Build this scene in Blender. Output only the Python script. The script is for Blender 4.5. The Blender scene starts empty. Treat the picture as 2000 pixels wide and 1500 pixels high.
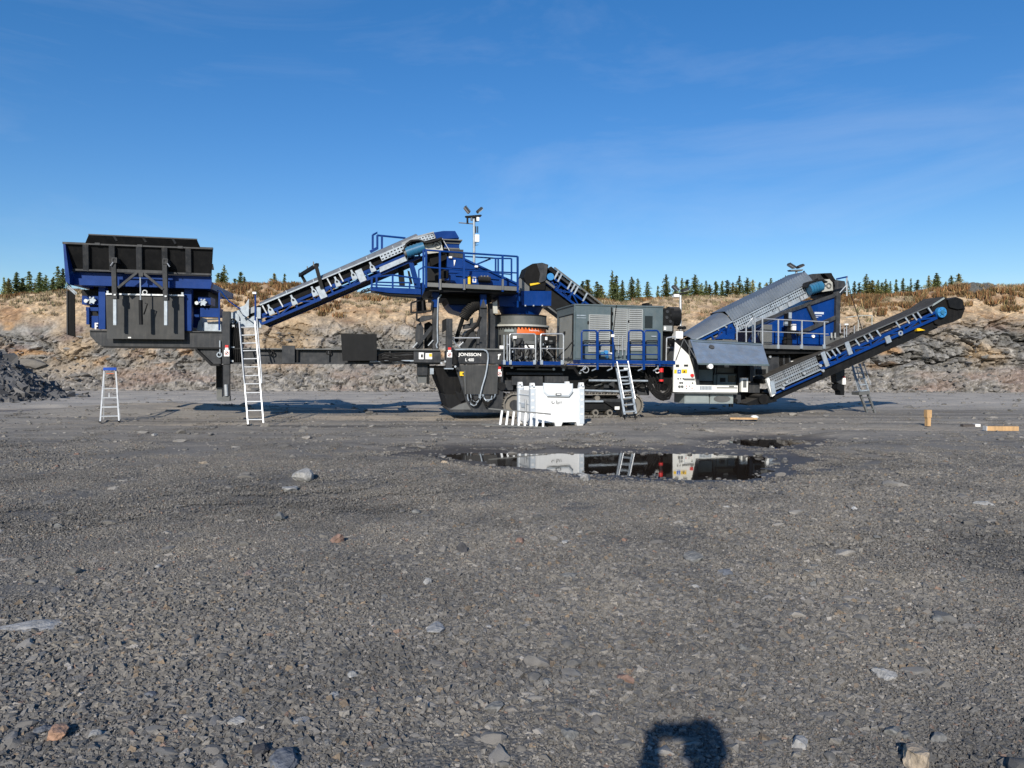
import bpy, math, random
import numpy as np
from mathutils import Matrix, Vector

# ------------------------------------------------------------------ camera, sky, sun, exposure
scene = bpy.context.scene
COL = scene.collection
F_PX, PITCH, CAM_H = 1480.0, math.atan(42 / 1480.0), 1.65
cam_data = bpy.data.cameras.new('camera')
cam_data.sensor_width = 36.0
cam_data.lens = F_PX / 2000 * 36
cam_data.clip_start, cam_data.clip_end = 0.02, 2000
cam = bpy.data.objects.new('camera', cam_data)
COL.objects.link(cam)
cam.location = (0, 0, CAM_H)
cam.rotation_euler = (math.pi / 2 - PITCH, 0, 0)
scene.camera = cam

SUN_DIR = Vector((0.65, 3.38, -1.65)).normalized()        # the way the light travels
world = bpy.data.worlds.new('World')
scene.world = world
world.use_nodes = True
wn = world.node_tree
for n in list(wn.nodes):
    wn.nodes.remove(n)
sky = wn.nodes.new('ShaderNodeTexSky')
sky.sky_type = 'NISHITA'
sky.sun_disc = False
sky.sun_elevation = math.asin(-SUN_DIR.z)
sky.sun_rotation = math.atan2(-SUN_DIR.x, -SUN_DIR.y)
sky.altitude = 0
sky.air_density = 1.0
sky.dust_density = 0.25
sky.ozone_density = 3.5
wbg = wn.nodes.new('ShaderNodeBackground')
wbg.inputs['Strength'].default_value = 0.098
wout = wn.nodes.new('ShaderNodeOutputWorld')
# thin cirrus: very faint streaks added to the sky
wtc = wn.nodes.new('ShaderNodeTexCoord')
wmap = wn.nodes.new('ShaderNodeMapping')
wmap.inputs['Scale'].default_value = (1.0, 1.0, 3.6)
wmap.inputs['Location'].default_value = (3.1, 0.0, 1.2)
wmap.inputs['Rotation'].default_value = (0.0, 0.22, 0.3)
wno = wn.nodes.new('ShaderNodeTexNoise')
wno.inputs['Scale'].default_value = 1.7
wno.inputs['Detail'].default_value = 7
wno.inputs['Roughness'].default_value = 0.62
wno.inputs['Distortion'].default_value = 0.7
wcr = wn.nodes.new('ShaderNodeValToRGB')
wcr.color_ramp.elements[0].position = 0.50
wcr.color_ramp.elements[0].color = (0, 0, 0, 1)
wcr.color_ramp.elements[1].position = 0.86
wcr.color_ramp.elements[1].color = (0.20, 0.20, 0.20, 1)
wmx = wn.nodes.new('ShaderNodeMix')
wmx.data_type = 'RGBA'
wmx.inputs[7].default_value = (7.0, 7.6, 8.6, 1)
L_ = wn.links.new
L_(wtc.outputs['Generated'], wmap.inputs['Vector'])
L_(wmap.outputs['Vector'], wno.inputs['Vector'])
L_(wno.outputs['Fac'], wcr.inputs['Fac'])
L_(wcr.outputs['Color'], wmx.inputs[0])
whs = wn.nodes.new('ShaderNodeHueSaturation')
whs.inputs['Saturation'].default_value = 1.28
whs.inputs['Hue'].default_value = 0.512
wad = wn.nodes.new('ShaderNodeMix'); wad.data_type = 'RGBA'; wad.blend_type = 'ADD'; wad.inputs[0].default_value = 1.0
wad.inputs[7].default_value = (0.15, 0.45, 0.62, 1)       # scattered light of the clear autumn air, even over the whole dome
L_(sky.outputs['Color'], wad.inputs[6])
L_(wad.outputs[2], whs.inputs['Color'])
L_(whs.outputs['Color'], wmx.inputs[6])
L_(wmx.outputs[2], wbg.inputs['Color'])
L_(wbg.outputs['Background'], wout.inputs['Surface'])

sun_data = bpy.data.lights.new('sun', 'SUN')
sun_data.energy = 4.6
sun_data.angle = math.radians(0.53)
sun_data.color = (1.0, 0.93, 0.82)
sun = bpy.data.objects.new('sun', sun_data)
COL.objects.link(sun)
sun.rotation_euler = SUN_DIR.to_track_quat('-Z', 'Y').to_euler()
sun.location = (-6, -30, 18)

vs = scene.view_settings
vs.view_transform = 'Standard'
vs.look = 'None'
vs.exposure = 0.18
vs.gamma = 1.0
vs.use_curve_mapping = False
scene.cycles.max_bounces = 5
scene.cycles.diffuse_bounces = 2
scene.cycles.glossy_bounces = 3
scene.cycles.use_denoising = True

random.seed(7)
RNG = np.random.default_rng(11)

# ------------------------------------------------------------------ numpy noise
def hsh(ix, iy, seed):
    h = (ix.astype(np.int64) * 374761393 + iy.astype(np.int64) * 668265263 + seed * 1274126177) & 0x7fffffff
    h = ((h ^ (h >> 13)) * 1274126177) & 0x7fffffff
    h = ((h ^ (h >> 16)) * 1103515245 + 12345) & 0x7fffffff
    h = h ^ (h >> 15)
    return (h & 0xffffff) / float(0xffffff)

def vnoise(x, y, seed=0):
    x = np.asarray(x, float); y = np.asarray(y, float)
    ix, iy = np.floor(x), np.floor(y)
    fx, fy = x - ix, y - iy
    fx = fx * fx * (3 - 2 * fx); fy = fy * fy * (3 - 2 * fy)
    a = hsh(ix, iy, seed); b = hsh(ix + 1, iy, seed)
    c = hsh(ix, iy + 1, seed); d = hsh(ix + 1, iy + 1, seed)
    return (a * (1 - fx) + b * fx) * (1 - fy) + (c * (1 - fx) + d * fx) * fy

def fbm(x, y, octv=4, seed=0, rough=0.5):
    s, a, t = 0.0, 1.0, 0.0
    for i in range(octv):
        s = s + a * (vnoise(x, y, seed + i * 17) - 0.5)
        t += a * 0.5
        a *= rough; x = x * 2.03 + 13.1; y = y * 2.03 + 7.7
    return s / t                       # about -1..1

def worley(x, y, seed=0, jit=0.9):
    ix, iy = np.floor(x), np.floor(y)
    f1 = np.full(x.shape, 9.0); f2 = np.full(x.shape, 9.0)
    cid = np.zeros(x.shape); dx1 = np.zeros(x.shape); dy1 = np.zeros(x.shape)
    for ox in (-1, 0, 1):
        for oy in (-1, 0, 1):
            cx, cy = ix + ox, iy + oy
            px = cx + 0.5 + jit * (hsh(cx, cy, seed) - 0.5)
            py = cy + 0.5 + jit * (hsh(cx, cy, seed + 5) - 0.5)
            dx, dy = x - px, y - py
            d = np.sqrt(dx * dx + dy * dy)
            near = d < f1
            f2 = np.where(near, f1, np.minimum(f2, d))
            cid = np.where(near, hsh(cx, cy, seed + 9), cid)
            dx1 = np.where(near, dx, dx1); dy1 = np.where(near, dy, dy1)
            f1 = np.where(near, d, f1)
    return f1, f2, cid, dx1, dy1

def sstep(a, b, x):
    t = np.clip((x - a) / (b - a), 0, 1)
    return t * t * (3 - 2 * t)

def poly_sdf(x, y, poly):
    """signed distance to a polygon, negative inside"""
    d = np.full(x.shape, 1e9); s = np.ones(x.shape)
    n = len(poly)
    for i in range(n):
        ax, ay = poly[i]; bx, by = poly[i - 1]
        ex, ey = bx - ax, by - ay
        wx, wy = x - ax, y - ay
        t = np.clip((wx * ex + wy * ey) / (ex * ex + ey * ey), 0, 1)
        d = np.minimum(d, (wx - ex * t) ** 2 + (wy - ey * t) ** 2)
        c1 = y >= ay; c2 = y < by; c3 = ex * wy > ey * wx
        s = np.where((c1 & c2 & c3) | (~c1 & ~c2 & ~c3), -s, s)
    return s * np.sqrt(d)

# ------------------------------------------------------------------ pixel rays
CA, SA = math.cos(PITCH), math.sin(PITCH)
def ray(px, py):
    x, yu = (px - 1000) / F_PX, (750 - py) / F_PX
    return Vector((x, yu * SA + CA, yu * CA - SA))

def on_z(px, py, z=0.0):
    d = ray(px, py)
    t = (z - CAM_H) / d.z
    return Vector((d.x * t, d.y * t, z))

def at_y(px, py, y):
    d = ray(px, py)
    t = y / d.y
    return Vector((d.x * t, y, CAM_H + d.z * t))

# ------------------------------------------------------------------ materials
MATS = {}
def nodes_of(m):
    m.use_nodes = True
    nt = m.node_tree
    b = nt.nodes.get('Principled BSDF')
    return nt, b

def mat(name, col, rough=0.5, metal=0.0, var=0.18, scale=2.5, dust=0.0, bump=0.0, bscale=60, spec=0.5, streak=1.0):
    m = bpy.data.materials.new(name)
    nt, b = nodes_of(m)
    N, L = nt.nodes.new, nt.links.new
    tc = N('ShaderNodeTexCoord')
    mp = N('ShaderNodeMapping'); mp.inputs['Scale'].default_value = (1, 1, 1 / streak)
    L(tc.outputs['Object'], mp.inputs['Vector'])
    no = N('ShaderNodeTexNoise'); no.inputs['Scale'].default_value = scale
    no.inputs['Detail'].default_value = 6; no.inputs['Roughness'].default_value = 0.6
    L(mp.outputs['Vector'], no.inputs['Vector'])
    cr = N('ShaderNodeValToRGB')
    cr.color_ramp.elements[0].position = 0.3; cr.color_ramp.elements[1].position = 0.7
    cr.color_ramp.elements[0].color = tuple(c * (1 - var) for c in col) + (1,)
    cr.color_ramp.elements[1].color = tuple(min(1, c * (1 + var)) for c in col) + (1,)
    L(no.outputs['Fac'], cr.inputs['Fac'])
    out = cr.outputs['Color']
    if dust > 0:
        n2 = N('ShaderNodeTexNoise'); n2.inputs['Scale'].default_value = 5.0
        n2.inputs['Detail'].default_value = 8; n2.inputs['Roughness'].default_value = 0.7
        L(tc.outputs['Object'], n2.inputs['Vector'])
        r2 = N('ShaderNodeValToRGB')
        r2.color_ramp.elements[0].position = 0.45; r2.color_ramp.elements[1].position = 0.8
        r2.color_ramp.elements[0].color = (0, 0, 0, 1); r2.color_ramp.elements[1].color = (dust,) * 3 + (1,)
        L(n2.outputs['Fac'], r2.inputs['Fac'])
        mx = N('ShaderNodeMix'); mx.data_type = 'RGBA'
        L(r2.outputs['Color'], mx.inputs[0]); L(out, mx.inputs[6])
        mx.inputs[7].default_value = (0.17, 0.155, 0.14, 1)
        out = mx.outputs[2]
        # run-down streaks, and stone dust lying on every upward face
        sm_ = N('ShaderNodeMapping'); sm_.inputs['Scale'].default_value = (5.0, 5.0, 0.55)
        L(tc.outputs['Object'], sm_.inputs['Vector'])
        n4 = N('ShaderNodeTexNoise'); n4.inputs['Scale'].default_value = 2.6; n4.inputs['Detail'].default_value = 5
        L(sm_.outputs['Vector'], n4.inputs['Vector'])
        r4 = N('ShaderNodeMapRange'); r4.inputs[1].default_value = 0.52; r4.inputs[2].default_value = 0.78
        r4.inputs[3].default_value = 0.0; r4.inputs[4].default_value = min(0.35, dust * 0.9)
        L(n4.outputs['Fac'], r4.inputs[0])
        ge = N('ShaderNodeNewGeometry'); sx_ = N('ShaderNodeSeparateXYZ'); L(ge.outputs['Normal'], sx_.inputs[0])
        r5 = N('ShaderNodeMapRange'); r5.inputs[1].default_value = 0.45; r5.inputs[2].default_value = 0.9
        r5.inputs[3].default_value = 0.0; r5.inputs[4].default_value = 0.55
        L(sx_.outputs['Z'], r5.inputs[0])
        md = N('ShaderNodeMath'); md.operation = 'MULTIPLY'; L(r5.outputs[0], md.inputs[0]); L(n2.outputs['Fac'], md.inputs[1])
        ad = N('ShaderNodeMath'); ad.operation = 'ADD'; ad.use_clamp = True; L(r4.outputs[0], ad.inputs[0]); L(md.outputs[0], ad.inputs[1])
        m5 = N('ShaderNodeMix'); m5.data_type = 'RGBA'
        L(ad.outputs[0], m5.inputs[0]); L(out, m5.inputs[6]); m5.inputs[7].default_value = (0.20, 0.185, 0.165, 1)
        out = m5.outputs[2]
    L(out, b.inputs['Base Color'])
    mr = N('ShaderNodeMapRange')
    mr.inputs[3].default_value = max(0.05, rough - 0.1); mr.inputs[4].default_value = min(1, rough + 0.14)
    L(no.outputs['Fac'], mr.inputs[0]); L(mr.outputs[0], b.inputs['Roughness'])
    b.inputs['Metallic'].default_value = metal
    b.inputs['Specular IOR Level'].default_value = spec
    if bump > 0:
        n3 = N('ShaderNodeTexNoise'); n3.inputs['Scale'].default_value = bscale; n3.inputs['Detail'].default_value = 4
        L(tc.outputs['Object'], n3.inputs['Vector'])
        bp = N('ShaderNodeBump'); bp.inputs['Strength'].default_value = bump; bp.inputs['Distance'].default_value = 0.02
        L(n3.outputs['Fac'], bp.inputs['Height']); L(bp.outputs['Normal'], b.inputs['Normal'])
    MATS[name] = m
    return m

def vcol_mat(name, attr='tint', rough=0.9, bump=0.0, bscale=40, rnd=0.0, spec=0.3, patchy=False):
    """base colour from the mesh's own colour attribute, optional per-copy variation"""
    m = bpy.data.materials.new(name)
    nt, b = nodes_of(m)
    N, L = nt.nodes.new, nt.links.new
    at = N('ShaderNodeAttribute'); at.attribute_name = attr
    out = at.outputs['Color']
    tc = N('ShaderNodeTexCoord')
    no = N('ShaderNodeTexNoise'); no.inputs['Scale'].default_value = bscale; no.inputs['Detail'].default_value = 5
    L(tc.outputs['Object'], no.inputs['Vector'])
    mr = N('ShaderNodeMapRange'); mr.inputs[1].default_value = 0.3; mr.inputs[2].default_value = 0.7
    mr.inputs[3].default_value = 0.72; mr.inputs[4].default_value = 1.28
    L(no.outputs['Fac'], mr.inputs[0])
    mu = N('ShaderNodeVectorMath'); mu.operation = 'SCALE'
    L(out, mu.inputs[0]); L(mr.outputs[0], mu.inputs['Scale'])
    out = mu.outputs[0]
    if rnd > 0:
        oi = N('ShaderNodeObjectInfo')
        m2 = N('ShaderNodeMapRange'); m2.inputs[3].default_value = 1 - rnd; m2.inputs[4].default_value = 1 + rnd
        L(oi.outputs['Random'], m2.inputs[0])
        mv = N('ShaderNodeVectorMath'); mv.operation = 'SCALE'
        L(out, mv.inputs[0]); L(m2.outputs[0], mv.inputs['Scale'])
        out = mv.outputs[0]
    if patchy:                     # dustier and damper stretches of ground, the same for the stones as for the grit under them
        ge = N('ShaderNodeNewGeometry')
        n6 = N('ShaderNodeTexNoise'); n6.inputs['Scale'].default_value = 0.55; n6.inputs['Detail'].default_value = 6; n6.inputs['Roughness'].default_value = 0.6
        L(ge.outputs['Position'], n6.inputs['Vector'])
        r6 = N('ShaderNodeValToRGB'); cr6 = r6.color_ramp
        cr6.elements[0].position = 0.34; cr6.elements[0].color = (0.70, 0.69, 0.68, 1)
        cr6.elements[1].position = 0.70; cr6.elements[1].color = (1.28, 1.20, 1.08, 1)
        e6 = cr6.elements.new(0.5); e6.color = (1.0, 0.97, 0.93, 1)
        L(n6.outputs['Fac'], r6.inputs['Fac'])
        m6 = N('ShaderNodeMix'); m6.data_type = 'RGBA'; m6.blend_type = 'MULTIPLY'; m6.inputs[0].default_value = 1.0
        L(out, m6.inputs[6]); L(r6.outputs['Color'], m6.inputs[7])
        out = m6.outputs[2]
    L(out, b.inputs['Base Color'])
    b.inputs['Roughness'].default_value = rough
    b.inputs['Specular IOR Level'].default_value = spec
    if bump > 0:
        bp = N('ShaderNodeBump'); bp.inputs['Strength'].default_value = bump; bp.inputs['Distance'].default_value = 0.05
        L(no.outputs['Fac'], bp.inputs['Height']); L(bp.outputs['Normal'], b.inputs['Normal'])
    MATS[name] = m
    return m

BLUE = mat('blue_paint', (0.0015, 0.032, 0.170), 0.34, dust=0.03, var=0.18, spec=0.14)
DARK = mat('charcoal_paint', (0.034, 0.037, 0.042), 0.42, dust=0.2, var=0.28, spec=0.18)
BLACK = mat('black_paint', (0.007, 0.0075, 0.0085), 0.55, dust=0.03, spec=0.18)
RUBBER = mat('black_rubber', (0.008, 0.008, 0.0085), 0.8, dust=0.04, bump=0.15, spec=0.15)
MATRUB = mat('worn_rubber_mat', (0.044, 0.046, 0.047), 0.6, dust=0.15, var=0.3, scale=1.6, spec=0.25)
GALV = mat('galvanised_steel', (0.32, 0.37, 0.42), 0.48, metal=0.3, dust=0.3, var=0.22, scale=9)
GALVD = mat('dull_galvanised_cover', (0.24, 0.26, 0.28), 0.5, metal=0.4, dust=0.35, var=0.2, scale=6)
CHROME = mat('bright_tube_steel', (0.46, 0.48, 0.50), 0.34, metal=0.45, dust=0.1, scale=8)
ALU = mat('ladder_aluminium', (0.50, 0.52, 0.54), 0.4, metal=0.3, dust=0.1, scale=8)
STEELBLUE = mat('steel_blue_enamel', (0.085, 0.118, 0.132), 0.42, dust=0.2, var=0.15, spec=0.3)
LOUVRE = mat('pale_louvre', (0.30, 0.32, 0.32), 0.5, metal=0.2, dust=0.25)
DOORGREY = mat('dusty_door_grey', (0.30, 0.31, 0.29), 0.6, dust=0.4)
HATCH = mat('hatch_blue_grey', (0.13, 0.185, 0.27), 0.25, dust=0.25, var=0.25, scale=3)  # blue grey base, lightened to stand in for the reflected sky
WHITE = mat('white_enamel', (0.78, 0.78, 0.74), 0.42, dust=0.14, var=0.06)
PLASTIC = mat('white_plastic', (0.78, 0.79, 0.79), 0.45, var=0.05, dust=0.14)
PLGREY = mat('pale_grey_plastic', (0.52, 0.57, 0.62), 0.4, var=0.06)
TEAL = mat('teal_motor_paint', (0.02, 0.13, 0.25), 0.35, var=0.15, dust=0.1)
LBLUE = mat('motor_blue', (0.03, 0.20, 0.46), 0.4, var=0.12)
BEIGE = mat('bearing_plate', (0.44, 0.44, 0.40), 0.5, metal=0.2, dust=0.2)
OLIVE = mat('crusher_olive_grey', (0.082, 0.088, 0.085), 0.5, dust=0.3)
ORANGE = mat('orange_band', (0.72, 0.13, 0.02), 0.45, var=0.08)
RED = mat('signal_red', (0.62, 0.02, 0.02), 0.4, var=0.05)
YELLOW = mat('signal_yellow', (0.80, 0.50, 0.01), 0.45, var=0.05)
STICKB = mat('sticker_blue', (0.02, 0.10, 0.45), 0.4, var=0.03)
INK = mat('black_ink', (0.02, 0.02, 0.02), 0.6, var=0.02)
LETTER = mat('white_lettering', (0.82, 0.82, 0.80), 0.5, var=0.02)
GREYIN = mat('interior_grey', (0.10, 0.105, 0.105), 0.5, dust=0.2)
TANKG = mat('tank_grey_green', (0.26, 0.30, 0.30), 0.45, dust=0.25)
TRACK = mat('track_steel', (0.20, 0.185, 0.16), 0.65, metal=0.2, dust=0.6, var=0.3)
SCREENCOVER = mat('blue_grey_sheet', (0.155, 0.185, 0.225), 0.42, metal=0.3, dust=0.2, var=0.18)
WOOD = mat('pale_timber', (0.46, 0.29, 0.14), 0.7, var=0.25, scale=14, streak=6)
WOODD = mat('weathered_timber', (0.07, 0.06, 0.055), 0.8, var=0.25, scale=14)
WOODW = mat('painted_timber_end', (0.78, 0.76, 0.72), 0.6, var=0.05)
GLASS = mat('lamp_lens', (0.34, 0.35, 0.36), 0.12, var=0.05)
DARKGLASS = mat('dark_glass', (0.01, 0.013, 0.016), 0.08, var=0.05)

# ------------------------------------------------------------------ mesh collector
class Frame:
    """a thing's own frame: u along it, v away from the viewer, z up; pixels are met with a plane v = const"""
    def __init__(s, loc, yaw, tilt=0.0):
        s.M = Matrix.Translation(loc) @ Matrix.Rotation(yaw, 4, 'Z') @ Matrix.Rotation(tilt, 4, 'Y')
        s.I = s.M.inverted()
        s.o = s.I @ Vector((0, 0, CAM_H))
        s.R = s.I.to_3x3()
    def uz(s, px, py, v):
        d = s.R @ ray(px, py)
        t = (v - s.o.y) / d.y
        return s.o.x + d.x * t, s.o.z + d.z * t
    def p(s, q):
        u, z = s.uz(q[0], q[1], q[2])
        return Vector((u, q[2], z))
    def m_per_px(s, px, py, v):
        a = s.p((px, py, v)); b = s.p((px + 1, py, v))
        return (a - b).length

def link(name, mesh, m, parent=None):
    o = bpy.data.objects.new(name, mesh)
    COL.objects.link(o)
    if m is not None and not mesh.materials:
        mesh.materials.append(m)
    if parent is not None:
        o.parent = parent
    return o

def tag(o, label=None, category=None, group=None, kind=None):
    if label: o['label'] = label
    if category: o['category'] = category
    if group: o['group'] = group
    if kind: o['kind'] = kind
    return o

def root(name, frame, label, category, group=None):
    o = bpy.data.objects.new(name, None)
    COL.objects.link(o)
    o.empty_display_size = 0.3
    o.matrix_world = frame.M
    return tag(o, label, category, group)

class Ln:
    """a slanted line in a frame's u-z plane: s along, h square to it"""
    def __init__(s, F, p0, p1, v):
        s.a = Vector(F.uz(p0[0], p0[1], v)); s.b = Vector(F.uz(p1[0], p1[1], v))
        s.len = (s.b - s.a).length
        s.d = (s.b - s.a) / s.len
        s.n = Vector((-s.d.y, s.d.x))
        if s.n.y < 0: s.n = -s.n
        s.F, s.v = F, v
    def pt(s, t, v, h):
        q = s.a + s.d * t + s.n * h
        return Vector((q.x, v, q.y))
    def s_of(s, px, py, v=None):
        q = Vector(s.F.uz(px, py, s.v if v is None else v)) - s.a
        return q.dot(s.d)
    def h_of(s, px, py, v=None):
        q = Vector(s.F.uz(px, py, s.v if v is None else v)) - s.a
        return q.dot(s.n)

class G:
    def __init__(s, F=None):
        s.F, s.V, s.P = F, [], []
    def hexa(s, c):
        i = len(s.V); s.V += [tuple(q) for q in c]
        for f in ((0, 3, 2, 1), (4, 5, 6, 7), (0, 1, 5, 4), (1, 2, 6, 5), (2, 3, 7, 6), (3, 0, 4, 7)):
            s.P.append(tuple(i + k for k in f))
        return s
    def b(s, u0, u1, v0, v1, z0, z1):
        return s.hexa([(u0, v0, z0), (u1, v0, z0), (u1, v1, z0), (u0, v1, z0), (u0, v0, z1), (u1, v0, z1), (u1, v1, z1), (u0, v1, z1)])
    def pb(s, x0, y0, x1, y1, v0, v1):
        ym, xm = (y0 + y1) / 2, (x0 + x1) / 2
        u0 = s.F.uz(x0, ym, v0)[0]; u1 = s.F.uz(x1, ym, v0)[0]
        z1 = s.F.uz(xm, y0, v0)[1]; z0 = s.F.uz(xm, y1, v0)[1]
        return s.b(u0, u1, v0, v1, z0, z1)
    def prism(s, pts, v0, v1):
        n = len(pts); i = len(s.V)
        s.V += [(p[0], v0, p[1]) for p in pts] + [(p[0], v1, p[1]) for p in pts]
        s.P.append(tuple(range(i, i + n))); s.P.append(tuple(range(i + 2 * n - 1, i + n - 1, -1)))
        for k in range(n):
            a, c = i + k, i + (k + 1) % n
            s.P.append((a, a + n, c + n, c))
        return s
    def pp(s, pts, v0, v1):
        return s.prism([s.F.uz(x, y, v0) for x, y in pts], v0, v1)
    def sheet(s, q, th=0.012):
        """a thin plate with the corners q (3-D points, in order)"""
        q = [Vector(p) for p in q]
        n = (q[1] - q[0]).cross(q[-1] - q[0]).normalized() * th
        i = len(s.V); k = len(q)
        s.V += [tuple(p) for p in q] + [tuple(p + n) for p in q]
        s.P.append(tuple(range(i + k - 1, i - 1, -1))); s.P.append(tuple(range(i + k, i + 2 * k)))
        for j in range(k):
            a, c = i + j, i + (j + 1) % k
            s.P.append((a, c, c + k, a + k))
        return s
    def bar3(s, a, c, w, h):
        a, c = Vector(a), Vector(c)
        d = (c - a).normalized()
        up = Vector((0, 1, 0)) if abs(d.y) < 0.9 else Vector((0, 0, 1))
        x = d.cross(up).normalized(); y = x.cross(d).normalized()
        x *= w / 2; y *= h / 2
        return s.hexa([a - x - y, a + x - y, a + x + y, a - x + y, c - x - y, c + x - y, c + x + y, c - x + y])
    def bar(s, a, c, w, h=None):
        return s.bar3(s.F.p(a), s.F.p(c), w, h or w)
    def tube3(s, pts, r, n=8, cap=True):
        pts = [Vector(p) for p in pts]
        base = len(s.V); m = len(pts)
        rr = r if isinstance(r, (list, tuple)) else [r] * m
        ref = None
        for j, p in enumerate(pts):
            d = (pts[min(j + 1, m - 1)] - pts[max(j - 1, 0)]).normalized()
            if ref is None or abs(ref.dot(d)) > 0.95:
                ref = Vector((0, 0, 1)) if abs(d.z) < 0.9 else Vector((0, 1, 0))
            x = d.cross(ref).normalized(); y = x.cross(d).normalized()
            ref = y
            for k in range(n):
                t = 2 * math.pi * k / n
                s.V.append(tuple(p + (x * math.cos(t) + y * math.sin(t)) * rr[j]))
        for j in range(m - 1):
            for k in range(n):
                a = base + j * n + k; c = base + j * n + (k + 1) % n
                s.P.append((a, a + n, c + n, c))
        if cap:
            s.P.append(tuple(base + k for k in range(n)))
            s.P.append(tuple(base + (m - 1) * n + k for k in range(n - 1, -1, -1)))
        return s
    def tube(s, pts, r, n=8):
        return s.tube3([s.F.p(q) for q in pts], r, n)
    def cyl3(s, a, c, r, n=20, r2=None):
        return s.tube3([a, c], [r, r if r2 is None else r2], n)
    def lathe(s, cu, cv, prof, n=40, a0=0.0, a1=2 * math.pi):
        """prof: (radius, z) up the wall, turned round the upright axis at cu, cv"""
        full = abs(a1 - a0 - 2 * math.pi) < 1e-6
        m = n if full else n + 1
        base = len(s.V)
        for r, z in prof:
            for k in range(m):
                t = a0 + (a1 - a0) * k / n
                s.V.append((cu + r * math.cos(t), cv + r * math.sin(t), z))
        for j in range(len(prof) - 1):
            for k in range(n):
                a = base + j * m + k; c = base + j * m + (k + 1) % m
                s.P.append((a, c, c + m, a + m))
        return s
    def lb(s, L, s0, s1, v0, v1, h0, h1):
        return s.hexa([L.pt(s0, v0, h0), L.pt(s1, v0, h0), L.pt(s1, v1, h0), L.pt(s0, v1, h0),
                       L.pt(s0, v0, h1), L.pt(s1, v0, h1), L.pt(s1, v1, h1), L.pt(s0, v1, h1)])
    def perf(s, o, e1, e2, n1, n2, fx=0.52, fy=0.42, th=0.01):
        """a plate pierced by n1 x n2 slots: o corner, e1 and e2 edges"""
        o, e1, e2 = Vector(o), Vector(e1), Vector(e2)
        nn = e1.cross(e2).normalized() * th
        for i in range(n1):
            for j in range(n2):
                off = 0.5 * (j % 2) / n1
                a0, a1 = i / n1, (i + 1) / n1
                b0, b1 = j / n2, (j + 1) / n2
                ca, cb = (a0 + a1) / 2, (b0 + b1) / 2
                ha, hb = fx / n1 / 2, fy / n2 / 2
                P = lambda a, b_: tuple(o + e1 * a + e2 * b_)
                i0 = len(s.V)
                s.V += [P(a0, b0), P(a1, b0), P(a1, b1), P(a0, b1), P(ca - ha, cb - hb), P(ca + ha, cb - hb), P(ca + ha, cb + hb), P(ca - ha, cb + hb)]
                for f in ((0, 1, 5, 4), (1, 2, 6, 5), (2, 3, 7, 6), (3, 0, 4, 7)):
                    s.P.append(tuple(i0 + k for k in f))
        return s
    def mesh(s, name, smooth=True):
        me = bpy.data.meshes.new(name)
        me.from_pydata(s.V, [], s.P)
        me.validate()
        if smooth:
            me.polygons.foreach_set('use_smooth', [True] * len(me.polygons))
            me.set_sharp_from_angle(angle=math.radians(32))
        me.update()
        return me
    def mk(s, name, m, parent=None, label=None):
        o = link(name, s.mesh(name), m, parent)
        if label: o['label'] = label
        return o

def hoop_pts(F, xl, xr, yt, yb, v, rad=4):
    """an upside-down U in pixels"""
    pts = [(xl, yb, v), (xl, yt + rad, v)]
    for k in range(1, 6):
        t = math.pi / 2 * k / 6
        pts.append((xl + rad * (1 - math.cos(t)), yt + rad * (1 - math.sin(t)), v))
    for k in range(1, 6):
        t = math.pi / 2 * k / 6
        pts.append((xr - rad * (1 - math.sin(t)), yt + rad * (1 - math.cos(t)), v))
    pts += [(xr, yt + rad, v), (xr, yb, v)]
    return [F.p(q) for q in pts]

def text_mesh(name, body, F, x0, x1, ytop, ybase, v, m, parent, bold=0.012, slab=False):
    """lettering standing in the u-z plane, fitted between pixel limits"""
    cu = bpy.data.curves.new('lettering', 'FONT')
    cu.body = body; cu.size = 1.0; cu.offset = bold; cu.extrude = 0.0
    o = bpy.data.objects.new('lettering', cu)
    COL.objects.link(o)
    dg = bpy.context.evaluated_depsgraph_get()
    me = bpy.data.meshes.new_from_object(o.evaluated_get(dg))
    bpy.data.objects.remove(o)
    n = len(me.vertices)
    co = np.zeros(n * 3); me.vertices.foreach_get('co', co); co = co.reshape(-1, 3)
    lo, hi = co.min(0), co.max(0)
    u0, z1 = F.uz(x0, ytop, v); u1, z0 = F.uz(x1, ybase, v)
    out = np.zeros_like(co)
    out[:, 0] = u0 + (co[:, 0] - lo[0]) / (hi[0] - lo[0]) * (u1 - u0)
    out[:, 2] = z0 + (co[:, 1] - lo[1]) / (hi[1] - lo[1]) * (z1 - z0)
    out[:, 1] = v
    me.vertices.foreach_set('co', out.ravel())
    me.update()
    me.materials.clear()
    return link(name, me, m, parent)
# ------------------------------------------------------------------ ground
WATER_Z = -0.14
def gp(px, py, z=WATER_Z):
    q = on_z(px, py, z)
    return (q.x, q.y)
POOL_A = [gp(*q) for q in ((850, 889), (905, 886), (1000, 885), (1150, 886), (1300, 885), (1420, 887), (1500, 893), (1530, 905), (1512, 925),
                           (1450, 936), (1330, 939), (1240, 935), (1190, 929), (1165, 924), (1140, 931), (1060, 919), (985, 911), (930, 903), (890, 897))]
POOL_B = [gp(*q) for q in ((1400, 864), (1440, 858), (1500, 856), (1560, 860), (1590, 867), (1520, 875), (1450, 871))]
POOL_C = [gp(*q) for q in ((-20, 806), (60, 803), (140, 804), (150, 808), (60, 811), (-20, 810))]
POOLS = (POOL_A, POOL_B, POOL_C)

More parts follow.
